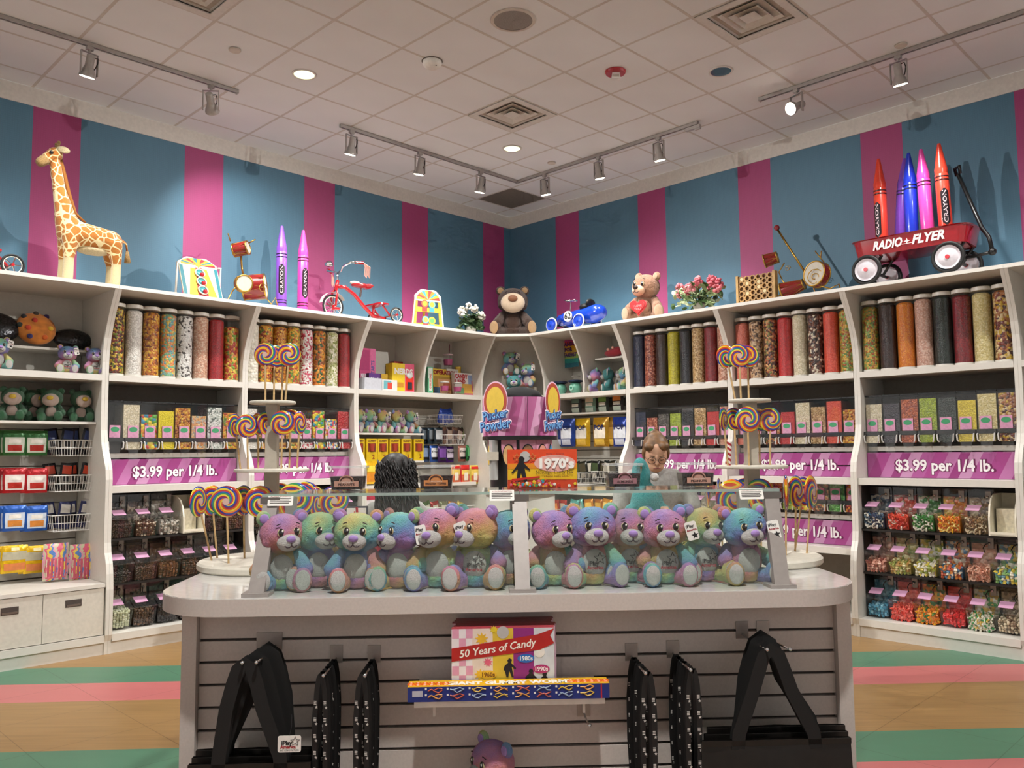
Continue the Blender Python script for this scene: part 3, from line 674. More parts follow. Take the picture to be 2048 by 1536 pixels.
def pile(style, seed, fill):
    """loose sweets heaped behind the front of a scoop bin"""
    rr = random.Random(seed); mb = MB(); x = SW/2-.02
    rad = {'ball': .0115, 'ring': .015, 'worm': .007, 'chunk': .013, 'choc': .0095}[style]
    def piece(c):
        mb.cur = rr.randrange(4); e = (rr.random()*6, rr.random()*6, rr.random()*6)
        if style in ('ball', 'choc'): mb.ball(c, rad*rr.uniform(.9, 1.1), 8, 6)
        elif style == 'ring':
            q = Euler(e).to_matrix(); mb.tube([Vector(c)+q @ Vector((rad*math.cos(a), rad*math.sin(a), 0)) for a in [k*.9 for k in range(6)]], rad*.42, 5)
        elif style == 'worm':
            q = Euler(e).to_matrix(); mb.tube([Vector(c)+q @ Vector(((k-2)*.012, .006*math.sin(k*1.6), 0)) for k in range(5)], rad, 5)
        else: mb.box(c, (rad*2, rad*1.5, rad*1.2), rot=e, taper=.7)
    nx = int(2*x/(rad*1.75))
    z = rad
    while z < fill:
        for k in range(nx):
            px_ = -x+2*x*(k+.5)/nx + rr.uniform(-.3, .3)*rad
            f_ = (z/.15)*.03
            bowd = -.655-.02*(1-(px_/x)**2)+.03-f_
            piece((px_, bowd+.012+rad*.4+rr.uniform(0, .4)*rad, z+rr.uniform(-.4, .4)*rad))
        z += rad*1.55
    for row in range(5):
        for k in range(nx): piece((-x+2*x*(k+.5)/nx+rr.uniform(-.4, .4)*rad, -.625+row*.028+rr.uniform(-.5, .5)*rad, fill+rr.uniform(-.4, .6)*rad+.004*row))
    mb.cur = 0; mb.span((-x, -.60, .004), (x, -.455, fill-.004))
    return mb.mesh('candy', [WHITE]*4, True)
SOLID = lambda h: mat(h, .35, grain=.08, gscale=90)
def scoop_bin(key, col, z, nm, cols, style, rowname, fill=.1):
    t = thing('scoop_bin', 'scoop bin of %s candy, %s in %s row %s' % (nm, ORD[col], rowname, SEC[key]), 'candy bin', loc(key, .035+SW*(col+.5), 0, z), rzk(key), 'clear scoop bins in the shelving')
    place('body', SB['body'], t); l = place('lid', SB['lid'], t); place('label', SB['label'], l); place('scoop_holder', SB['scoop_holder'], t); place('scoop_handle', SB['scoop_handle'], t)
    me = cached(('pile', style, round(fill, 2)), lambda: pile(style, style+str(fill), fill))
    o = place('candy', me, t); o['kind'] = 'stuff'
    for q in range(4): o.material_slots[q].link = 'OBJECT'; o.material_slots[q].material = SOLID(cols[q % len(cols)])
    nm2 = 'sc_'+'_'.join(c.strip('#') for c in cols); 
    if nm2 not in CM: CM[nm2] = candy_mat(nm2, cols, {'ball': .023, 'choc': .02, 'ring': .03, 'worm': .026, 'chunk': .026}[style])
    h = cached('sbk', lambda: MB().box((0, -.35, .14), (SW-.02, .18, .27)).mesh('candy_reserve', WHITE)); o = place('candy_reserve', h, t, mat=CM[nm2]); o['kind'] = 'stuff'
def scoop_rack(key):
    rk = thing('scoop_bin_rack', 'black stepped rack under the scoop bins %s' % SEC[key], 'rack', loc(key, 0, 0, 0), rzk(key), 'black scoop bin racks')
    for z in ROWZ[:2]: mb = MB(); mb.span((.03, -.63, z-.022), (W_-.03, -.02, z-.004)); part('tier', mb, RACK, rk)
    mb = MB(); mb.span((.03, -.235, .152), (W_-.03, -.22, 1.245)); part('back_plate', mb, RACK, rk)
    for x in (.029, W_-.033): mb = MB(); mb.span((x, -.6, .152), (x+.004, -.24, 1.24)); part('upright', mb, RACK, rk)
def bag_tray(key, x, z, label):
    t = thing('bag_tray', label, 'tray', loc(key, x, 0, z), rzk(key), 'white bag dispensers among scoop bins'); w = .19; m_ = mat('#e9e3cf', .4)
    pr = [(-.30, 0), (-.66, 0), (-.66, .05), (-.655, .14), (-.63, .22), (-.58, .28), (-.50, .31), (-.30, .31)]
    for x0 in (0, w-.012): mb = MB(); mb.side(pr, x0, x0+.012); part('side', mb, m_, t)
    mb = MB(); mb.span((.012, -.66, 0), (w-.012, -.30, .012)); mb.span((.012, -.66, 0), (w-.012, -.648, .03)); part('floor', mb, m_, t)
    mb = MB(); mb.span((.012, -.315, .012), (w-.012, -.30, .31)); part('back', mb, m_, t)
    mb = MB(); mb.span((.03, -.55, .012), (w-.03, -.36, .2)); part('bag_stack', mb, mat('#d6cdb4', .6, grain=.15), t)
ROWZ = (.885, .526, .165); RN = ('top', 'middle', 'bottom')
CH = [['#2a1811', '#3a2217', '#20110c'], ['#5a3a28', '#c9b8a4', '#3c2418'], ['#b8b2a8', '#d9d4ca', '#6b655d']]
DK = [('dark chocolate', ['#241510', '#1a0e0a', '#30201a'], 'choc'), ('milk chocolate', ['#4a2c1c', '#3a2014', '#56361f'], 'choc'), ('nut brown', ['#6b4326', '#57341c', '#7a5230'], 'chunk'), ('roasted brown', ['#3f2818', '#5f3f26', '#2f1c10'], 'ball'), ('blackberry', ['#17131a', '#221b26', '#0f0c12'], 'ball'), ('cocoa', ['#331d13', '#452a1b', '#27150d'], 'choc')]
scoop_rack('L1'); scoop_rack('L2'); scoop_rack('R3'); scoop_rack('R1')
for c, nm, cols, st in ((0, 'dark chip', CH[0], 'choc'), (1, 'brown and white', CH[1], 'choc'), (2, 'silver white', CH[2], 'chunk'), (4, 'dark bean', CH[0], 'choc'), (5, 'brown bean', DK[1][1], 'ball')): scoop_bin('L1', c, ROWZ[0], nm, cols, st, 'top')
bag_tray('L1', .035+SW*3+.005, ROWZ[0], 'white bag dispenser among the chocolate scoop bins at left')
for c in range(6): scoop_bin('L1', c, ROWZ[1], *DK[c], 'middle', .07 if c == 0 else .1)
scoop_bin('L1', 0, ROWZ[2], 'pale green ball', ['#b9bd9c', '#a8ad8c', '#cacdb2'], 'ball', 'bottom', .13)
for c in range(1, 6): scoop_bin('L1', c, ROWZ[2], *DK[(c+2) % 6], 'bottom', .12)
for q in range(3):
    for c in range(6): scoop_bin('L2', c, ROWZ[q], *DK[(c+q*2+1) % 6], RN[q])
R3S = [[('blue and white', ['#1f3f5f', '#dfe0d6', '#2c5472', '#e8e4d8'], 'ring'), ('red and white', ['#d9402c', '#f0d9cc', '#e0553c', '#c93424'], 'ring'), ('green and white', ['#2c7a34', '#dfe4cf', '#3f8f3c', '#e9e6d8'], 'ring'), ('orange and yellow', ['#e88a1c', '#f2c02c', '#e06a1a', '#f0d878'], 'ring'), ('brown ring', ['#8f6f4a', '#c9b48f', '#5f4630', '#d9c9a8'], 'ring')],
 [('pink bottle', ['#c98a78', '#8f4a3c', '#e0b3a0', '#d69a86'], 'chunk'), ('pale mixed', ['#c4b46a', '#8f9a4a', '#d9cf9a', '#b38a4a'], 'chunk'), ('yellow and white', ['#e0cf5a', '#e9e6da', '#8f9f3c', '#d9d4bc'], 'chunk'), ('blue and orange', ['#4a7a9f', '#d98a3c', '#e8dcc4', '#c45a3c'], 'chunk'), ('rosy ring', ['#d99f86', '#c98a70', '#e8bda6', '#b9745a'], 'ring'), ('pastel tropical', ['#5f9fb0', '#e0c84a', '#e8e2cc', '#7fae6a'], 'chunk')],
 [('sky blue', ['#3f8fae', '#5fa9c4', '#2f7a98', '#7fbcd0'], 'chunk'), ('coral red', ['#d9443a', '#e0584a', '#c9362f', '#e87060'], 'worm'), ('orange worm', ['#e88a1c', '#e0a81c', '#3f7a3a', '#d9701a'], 'worm'), ('scarlet', ['#d4161c', '#c40f16', '#e0282c', '#b00c12'], 'chunk'), ('foil mixed', ['#e0e0d0', '#2f8f4a', '#d9b45a', '#cfc9b4'], 'worm'), ('silver brown', ['#8f7a5f', '#c4b090', '#6b5840', '#d9c9ac'], 'ball')]]
for q, row in enumerate(R3S):
    for c, (nm, cols, st) in enumerate(row): scoop_bin('R3', c, ROWZ[q], nm, cols, st, RN[q], (.11, .09, .08)[q])
bag_tray('R3', .035+SW*5+.002, ROWZ[0], 'white bag dispenser beside the brown ring scoop bin at right')
for q in range(3):
    for c in range(6): scoop_bin('R1', c, ROWZ[q], *[('mint', ['#7fb08a', '#5f9a70', '#a8c9ac'], 'chunk'), ('cherry', ['#8f1c24', '#a82a30', '#701018'], 'ball'), ('gold', ['#c9a02c', '#d9b84a', '#a8821c'], 'chunk'), ('violet', ['#5f3a7a', '#7a529a', '#4a2c60'], 'ball'), ('ivory', ['#dcd2b8', '#cfc4a4', '#e8e0cc'], 'chunk'), ('olive', ['#7a7a34', '#94943f', '#5f5f24'], 'ball')][(c+q*2) % 6], RN[q])

# ================================================================ soft toys and other shared builders
def remeshed(mb, voxel, smooth=4, name='body', m=None, fuzz=0.0):
    me = mb.mesh(name, m or WHITE); o = bpy.data.objects.new('tmp', me); COL.objects.link(o)
    a = o.modifiers.new('r', 'REMESH'); a.mode = 'VOXEL'; a.voxel_size = voxel; a.use_smooth_shade = True
    b = o.modifiers.new('s', 'SMOOTH'); b.iterations = smooth; b.factor = .5
    dg = bpy.context.evaluated_depsgraph_get(); out = bpy.data.meshes.new_from_object(o.evaluated_get(dg)); out.name = name
    bpy.data.objects.remove(o); bpy.data.meshes.remove(me)
    if not out.materials: out.materials.append(m or WHITE)
    if fuzz:
        n = len(out.vertices); co = np.empty(n*3); no = np.empty(n*3); out.vertices.foreach_get('co', co); out.vertex_normals.foreach_get('vector', no)
        am = np.random.RandomState(n).uniform(-1, 1, n)*fuzz; out.vertices.foreach_set('co', co + no*np.repeat(am, 3)); out.update()
    return out
def capsule(mb, a, b, r0, r1, n=14):
    a, b = Vector(a), Vector(b); mb.cyl(a, b, r0, r1, n); mb.ball(a, r0, n, 8); mb.ball(b, r1, n, 8)
def fur_mat(name, stops, scale_z=1.0, tie=False, fur=220.0):
    """plush fabric; tie=True: pastel tie-dye bands shifted by each object's own colour value"""
    t = NT(name); co = t.coord(); nz = t.n('TexNoise', i_Scale=fur, i_Detail=5.0); t.l(co, nz.inputs['Vector'])
    if tie:
        sx = t.n('SeparateXYZ'); t.l(co, sx.inputs[0]); n2 = t.n('TexNoise', i_Scale=4.0, i_Detail=3.0); t.l(co, n2.inputs['Vector'])
        oi = t.n('ObjectInfo'); sc_ = t.n('SeparateColor'); t.l(oi.outputs['Color'], sc_.inputs[0])
        v = t.math('ADD', t.math('MULTIPLY', sx.outputs[2], -scale_z), t.math('MULTIPLY', n2.outputs[0], .42)); v = t.math('ADD', v, t.math('MULTIPLY', sx.outputs[0], .2)); v = t.math('ADD', v, sc_.outputs[0])
        base = t.ramp(t.math('FRACT', v), stops)
    else:
        base = t.ramp(nz.outputs[0], stops)
    n3 = t.n('TexNoise', i_Scale=fur*.35, i_Detail=3.0); t.l(co, n3.inputs['Vector'])
    sh = t.ramp(n3.outputs[0], [(.25, (.82, .82, .82, 1)), (.65, (1, 1, 1, 1))])
    mx = t.n('MixRGB', blend_type='MULTIPLY'); mx.inputs[0].default_value = .75; t.l(base, mx.inputs[1]); t.l(sh, mx.inputs[2]); t.l(mx.outputs[0], t.b.inputs['Base Color'])
    t.b.inputs['Roughness'].default_value = .95; t.b.inputs['Sheen Weight'].default_value = .35; t.b.inputs['Specular IOR Level'].default_value = .1
    ad = t.math('ADD', nz.outputs[0], n3.outputs[0]); t.bump(ad, .9, .012); return t.m
PASTEL = [(0, hx('#bd96ea')), (.13, hx('#f09ccc')), (.26, hx('#ff9f9a')), (.39, hx('#ffc87e')), (.52, hx('#f4ee8c')), (.64, hx('#aeecb4')), (.77, hx('#7ad8e0')), (.89, hx('#86b0f0')), (1, hx('#bd96ea'))]
TIE = fur_mat('tie_dye_plush', PASTEL, .62, True); TEALF = fur_mat('teal_plush', [(.3, hx('#2f8f94')), (.7, hx('#4fb3b2'))])
CREAMF = fur_mat('cream_plush', [(.3, hx('#e8e3dd')), (.7, hx('#f7f4ef'))]); LILAC = mat('#9a7dbb', .75, sheen=.3); EYEB = mat('#15100f', .08, coat=1.0); EYEW = mat('#f4f1ea', .3)
STITCH = mat('#3a2a30', .8); TAGW = mat('#efece6', .6); BROWNF = fur_mat('brown_plush', [(.3, hx('#3a2418')), (.7, hx('#523424'))]); TANF = fur_mat('tan_plush', [(.3, hx('#a97a5c')), (.7, hx('#c4977a'))], fur=160.0)
NOSEB = mat('#7a4a28', .6, sheen=.3); GOLDF = fur_mat('paw_tan', [(.3, hx('#b0885c')), (.7, hx('#cfa878'))]); GREENF = fur_mat('green_plush', [(.3, hx('#1d5a34')), (.7, hx('#2f7a48'))]); PALEF = fur_mat('pale_plush', [(.3, hx('#e0c4b4')), (.7, hx('#f0dacb'))])
def star_poly(r, n=5, k=.42, rot=90): return [((r if q % 2 == 0 else r*k)*math.cos(R_(rot+180*q/n)), (r if q % 2 == 0 else r*k)*math.sin(R_(rot+180*q/n))) for q in range(2*n)]
BM = {}
def bear_meshes():
    """seated plush bear, one unit tall, facing -y"""
    mb = MB(); mb.ball((0, .02, .27), (.21, .185, .27), 24, 16); mb.ball((0, .0, .12), (.2, .18, .13), 20, 12); BM['body'] = remeshed(mb, .014, 5, 'body', TIE, .005)
    mb = MB(); mb.ball((0, 0, .20), (.285, .24, .245), 28, 18); mb.ball((-.16, -.03, .13), (.12, .13, .12), 16, 10); mb.ball((.16, -.03, .13), (.12, .13, .12), 16, 10); BM['head'] = remeshed(mb, .014, 5, 'head', TIE, .005)
    for s_, q in ((-1, 'ear0'), (1, 'ear1')):
        mb = MB(); mb.ball((s_*.225, .03, .40), (.09, .05, .09), 16, 10, rot=(0, s_*.5, 0)); BM[q] = mb.mesh('ear', TIE, 'all')
        mb = MB(); mb.ball((s_*.228, -.012, .398), (.058, .018, .058), 12, 8, rot=(0, s_*.5, 0)); BM[q+'i'] = mb.mesh('inner_ear', LILAC, 'all')
        mb = MB(); mb.ball((s_*.095, -.225, .235), (.034, .02, .05), 14, 10); BM['eye%d' % (s_ > 0)] = mb.mesh('eye', EYEB, 'all')
        mb = MB(); mb.ball((s_*.095+.012, -.243, .253), (.011, .006, .014), 10, 8); BM['glint%d' % (s_ > 0)] = mb.mesh('eye_highlight', EYEW, 'all')
        mb = MB(); mb.torus((s_*.095, -.224, .235), .04, .007, (0, 1, 0), 18, 6); BM['rim%d' % (s_ > 0)] = mb.mesh('eye_rim', mat('#c7b98f', .5), 'all')
        mb = MB(); mb.tube([(s_*.145, -.205, .32), (s_*.12, -.215, .335), (s_*.095, -.22, .34)], .006, 5); BM['brow%d' % (s_ > 0)] = mb.mesh('brow', STITCH)
        mb = MB(); capsule(mb, (s_*.18, -.02, .42), (s_*.28, -.15, .25), .075, .098); BM['arm%d' % (s_ > 0)] = remeshed(mb, .013, 4, 'arm', TIE, .005)
        mb = MB(); capsule(mb, (s_*.13, -.05, .10), (s_*.21, -.28, .11), .09, .095); mb.ball((s_*.215, -.31, .145), (.115, .065, .15), 18, 12); BM['leg%d' % (s_ > 0)] = remeshed(mb, .013, 4, 'leg', TIE, .005)
        mb = MB(); mb.ball((s_*.217, -.366, .15), (.088, .02, .12), 16, 10); BM['sole%d' % (s_ > 0)] = mb.mesh('sole', CREAMF, 'all')
    mb = MB(); mb.ball((0, -.21, .11), (.145, .10, .105), 22, 14); BM['muzzle'] = mb.mesh('muzzle', CREAMF, 'all')
    mb = MB(); mb.ball((0, -.30, .158), (.058, .032, .042), 16, 10); BM['nose'] = mb.mesh('nose', LILAC, 'all')
    mb = MB(); mb.tube([(0, -.315, .115), (0, -.318, .085)], .006, 5)
    for s_ in (-1, 1): mb.tube([(0, -.316, .085), (s_*.025, -.314, .06), (s_*.055, -.30, .06), (s_*.075, -.285, .085)], .006, 5)
    BM['mouth'] = mb.mesh('mouth', STITCH)
    mb = MB(); mb.ball((0, -.135, .27), (.14, .06, .165), 18, 12); BM['belly'] = mb.mesh('belly_patch', CREAMF, 'all')
    mb = MB(); n_ = star_poly(.075); mb.tube([(p[0]+.055, -.197, p[1]+.33) for p in n_], .006, 4, True); BM['star'] = mb.mesh('star_print', INK)
    mb = MB(); mb.plate(rrect(.12, .19, .02, 3), -.003, .003); BM['tag'] = mb.mesh('hang_tag', TAGW)
    mb = MB(); mb.plate(star_poly(.04), -.0045, -.0035, (.02, -.05)); BM['tagstar'] = mb.mesh('tag_star', INK)
bear_meshes()
def bear(label, loc_, rz, size, group, hue=0.0, yaw=0.0, tilt=0.0, nod=0.0, fur=None, muzzle=None, nose=None, sole=None, logo=False, tag=None, name='plush_bear', arms=(0, 0), legs=(0, 0), detail=True, cat='plush toy', snout=1.0):
    t = thing(name, label, cat, loc_, rz, group, size); rr = random.Random(label)
    def P(nm, key, par, hs=0.0, m=None, loc_=(0, 0, 0), rot=(0, 0, 0)):
        o = place(nm, BM[key], par, loc_, rot, mat=m); o.color = ((hue+hs) % 1.0, 0, 0, 1); return o
    P('body', 'body', t, .35, fur)
    hd = P('head', 'head', t, 0, fur, (0, -.03, .475), (nod, tilt, yaw))
    for q in '01':
        e = P('ear', 'ear'+q, hd, .55 if q == '0' else .8, fur); 
        if detail: P('inner_ear', 'ear'+q+'i', hd, 0, sole)
        if detail: P('eye', 'eye'+q, hd); P('eye_rim', 'rim'+q, hd); P('brow', 'brow'+q, hd); P('eye_highlight', 'glint'+q, hd)
        else: P('eye', 'eye'+q, hd)
        k = int(q); s_ = -1 if k == 0 else 1
        P('arm', 'arm'+q, t, .2+.45*k+rr.random()*.2, fur, (0, 0, 0), (arms[k], 0, 0) if arms[k] else (0, 0, 0))
        lg = P('leg', 'leg'+q, t, .5+.3*k+rr.random()*.2, fur, (0, 0, 0), (0, 0, legs[k])); P('sole', 'sole'+q, lg, 0, sole)
    mz = P('muzzle', 'muzzle', hd, 0, muzzle); nz_ = P('nose', 'nose', hd, 0, nose)
    if snout != 1:
        for q in (mz, nz_): q.scale = (snout, 1, snout); q.location.z = -.12*(snout-1)
        mz.scale.z = snout*1.15; nz_.location.z = -.05; nz_.location.y = -.01
    if detail and snout == 1: P('mouth', 'mouth', hd)
    b = P('belly_patch', 'belly', t, 0, fur if fur in (BROWNF, TANF) else muzzle)
    if logo:
        P('star_print', 'star', t); letter(t, 'iPlay', .07, INK, (-.02, -.2, .27), bold=.002); letter(t, 'America', .06, mat('#9a2030', .7), (0, -.2, .22), bold=.002, width=.2)
    if tag:
        g = place('hang_tag', BM['tag'], t, tag, (rr.uniform(-.2, .1), rr.uniform(-.35, .35), rr.uniform(-.3, .3)), scale=1.2); place('tag_star', BM['tagstar'], g)
        letter(g, 'iPlay', .045, INK, (-.01, -.005, .05), bold=.001); letter(g, 'America', .03, mat('#9a2030', .7), (0, -.005, .01), bold=.001)
    return t

# ================================================================ things on the top boards
def TW(side, x, y, d):   # place on the top board under a pixel, at depth d from the wall
    u, z = Wpx(side, x, y, d); return Wp(side, u, d, ZT)
# --- giraffe
def giraffe_mat():
    t = NT('giraffe_plush'); co = t.coord(); v = t.n('TexVoronoi', feature='DISTANCE_TO_EDGE', i_Scale=17.0); t.l(co, v.inputs['Vector'])
    n = t.n('TexNoise', i_Scale=150.0, i_Detail=4.0); t.l(co, n.inputs['Vector'])
    pat = t.ramp(v.outputs['Distance'], [(.055, hx('#ecd9a4')), (.085, hx('#b26d22'))]); sx = t.n('SeparateXYZ'); t.l(co, sx.inputs[0])
    k = t.ramp(sx.outputs[2], [(.19, (0, 0, 0, 1)), (.20, (1, 1, 1, 1))]); mx = t.n('MixRGB'); t.l(k, mx.inputs[0]); mx.inputs[1].default_value = hx('#d6c497'); t.l(pat, mx.inputs[2])
    t.l(mx.outputs[0], t.b.inputs['Base Color']); t.b.inputs['Roughness'].default_value = .95; t.b.inputs['Sheen Weight'].default_value = .3; t.bump(n.outputs[0], .5, .01); return t.m
GIR = giraffe_mat(); GIRC = fur_mat('giraffe_cream', [(.3, hx('#d9c08c')), (.7, hx('#efe0b8'))]); GIRN = fur_mat('giraffe_muzzle', [(.3, hx('#a8844c')), (.7, hx('#c9a468'))])
uf, _ = Lpx(178, 556, .55)
g = thing('toy_giraffe', 'tall standing plush giraffe with orange brown patches on top shelf', 'plush toy', Lw(uf, .55, ZT), RZ['L'])
mb = MB()
capsule(mb, (-.13, 0, .41), (.15, 0, .385), .115, .105); capsule(mb, (-.15, 0, .42), (-.19, 0, .52), .11, .085); capsule(mb, (-.19, 0, .52), (-.245, 0, .75), .08, .05); capsule(mb, (-.245, 0, .75), (-.29, 0, 1.0), .05, .042)
for sx in (-1, 1):
    capsule(mb, (-.165, sx*.055, .38), (-.175, sx*.06, .2), .066, .043); capsule(mb, (-.175, sx*.06, .2), (-.18, sx*.06, .03), .04, .042)
    capsule(mb, (.165, sx*.055, .36), (.19, sx*.06, .2), .07, .04); capsule(mb, (.19, sx*.06, .2), (.185, sx*.06, .03), .037, .04)
me = remeshed(mb, .014, 5, 'body', GIR); place('body', me, g)
mb = MB(); capsule(mb, (-.285, 0, 1.03), (-.345, 0, .98), .06, .045); place('head', remeshed(mb, .01, 4, 'head', GIR), g)
mb = MB(); capsule(mb, (-.35, 0, .975), (-.385, 0, .945), .045, .04); place('muzzle', remeshed(mb, .01, 4, 'muzzle', GIRN), g)
mb = MB(); mb.ball((0, 0, .30), (.13, .08, .035), 16, 10); part('belly', mb, GIRC, g, 'all', loc=(.02, 0, -.005))
for s_ in (-1, 1):
    mb = MB(); mb.ball((-.245, s_*.07, 1.06), (.05, .012, .028), 12, 8, rot=(0, .25, s_*.5)); part('ear', mb, GIRC, g, 'all')
    mb = MB(); mb.cyl((-.275, s_*.025, 1.07), (-.268, s_*.03, 1.12), .01, .012, 8); mb.ball((-.268, s_*.03, 1.125), .015, 8, 6); part('horn', mb, GIRN, g, 'all')
    mb = MB(); mb.ball((-.325, s_*.05, 1.025), (.016, .012, .016), 10, 8); part('eye', mb, EYEB, g, 'all')
mb = MB(); mb.tube([(.25, 0, .42), (.285, 0, .40), (.295, 0, .33)], [.012, .009, .008], 8); part('tail', mb, GIR, g, 'all')
mb = MB(); mb.cyl((.295, 0, .335), (.30, 0, .24), .012, .028, 10); part('tail_tuft', mb, GIRN, g, 'all')
mb = MB(); mb.tube([(-.255, 0, 1.05), (-.205, 0, .86), (-.175, 0, .74), (-.12, 0, .58), (-.04, 0, .52)], [.012, .016, .016, .014, .008], 6); part('mane', mb, mat('#8f5a20', .9), g, 'all')

# --- crayons
def crayon_mats(c): return mat(c, .32, coat=.3)
def crayon(label, loc_, rz, col, dark, lean=(0, 0), h=.86, turn=0.0, text=True):
    t = thing('giant_crayon', label, 'crayon', loc_, 0, 'giant crayon coin banks'); t.rotation_euler = (lean[0], lean[1], rz)
    r = .052; m1 = mat(col, .3, coat=.3); m2 = mat(dark, .35)
    mb = MB(); mb.lathe([(r*.96, 0), (r*.96, .04), (r, .045), (r, h*.69), (r*.95, h*.695)], 28); part('wrapper', mb, m1, t, True)
    mb = MB(); mb.lathe([(r*.95, h*.69), (r*.96, h*.745), (r*.9, h*.76), (r*.30, h*.985), (r*.24, h)], 28); part('wax_tip', mb, mat(col, .25), t, True)
    for z in (.098, .128, .625, .658): mb = MB(); mb.lathe([(r+.0008, h*z), (r+.0008, h*z+.011)], 28, cap=False); part('band', mb, m2, t, True)
    if text:
        pv = thing_part(t, turn)
        # label: dark rounded patch wrapped on the barrel
        mb = MB(); vs = []; fs = []; zz = np.linspace(h*.19, h*.545, 14); hw = .031
        for z in zz:
            e = min(z-h*.19, h*.545-z); ww = hw*math.sqrt(max(0.05, min(1, e/.028))); 
            for q in range(7): a = (-1+2*q/6)*ww/r; vs.append((math.sin(a)*(r+.0012), -math.cos(a)*(r+.0012), z))
        for i in range(13):
            for q in range(6): fs.append((i*7+q, i*7+q+1, (i+1)*7+q+1, (i+1)*7+q))
        mb.add(vs, fs); part('label', mb, m2 if text == 'dark' else mat('#1b0c14', .4), t, True, rot=(0, 0, turn))
        vs, fs = text_mb('CRAYON', .042, .0004); xs = [v.x for v in vs]; k = .27/(max(xs)-min(xs))
        P = []
        for v in vs: a = -v.y/r; P.append((math.sin(a)*(r+.002), -math.cos(a)*(r+.002), h*.37+v.x*k))
        mb = MB(); mb.add(P, fs); part('lettering', mb, mat('#e6c9cf', .4), t, rot=(0, 0, turn))
    return t
def thing_part(t, turn): return None
crayon('upright purple giant crayon on the left top shelf', TW('L', 562, 605, .45), R_(20), '#8a55cc', '#2c1240')
crayon('upright pink giant crayon on the left top shelf', TW('L', 605, 612, .45), R_(20), '#e04aa8', '#5a1038', turn=.4)

# --- wheels
def wheel(par, c, r, axis='y', tire=.16, rimc='#e8e2d2', hubc='#b3161f', spokes=8, disc=None, w=.03, tc='#121212'):
    """wheel as part: tire, white wall, spokes or disc, hub"""
    ax = {'y': (0, 1, 0), 'x': (1, 0, 0)}[axis]
    p = MB(); p.torus((0, 0, 0), r*(1-tire/2), r*tire/2, ax, 28, 8); t = part('wheel', p, mat(tc, .55), par, 'all', loc=c)
    p = MB(); p.torus((0, 0, 0), r*(1-tire*1.25), r*.045, ax, 28, 6); part('rim', p, mat(rimc, .35), t, 'all')
    if disc:
        p = MB(); p.lathe([(r*.02, -w*.45), (r*.35, -w*.4), (r*.6, -w*.15), (r*(1-tire*1.1), -w*.35), (r*(1-tire*1.1), w*.35), (.01, w*.2)], 28, (0, 0, 0), ax); part('disc', p, mat(disc, .3), t, True)
    else:
        p = MB()
        for k in range(spokes):
            a = 2*math.pi*k/spokes; e = Vector((math.cos(a), 0, math.sin(a)))*r*(1-tire*1.2); p.cyl((0, 0, 0), e if axis == 'y' else (0, e.x, e.z), .005, n=6)
        part('spokes', p, CHROME, t)
    p = MB(); p.lathe([(r*.13, -w*.62), (r*.13, w*.62)], 14, (0, 0, 0), ax); part('hub', p, mat(hubc, .3), t, True)
    return t
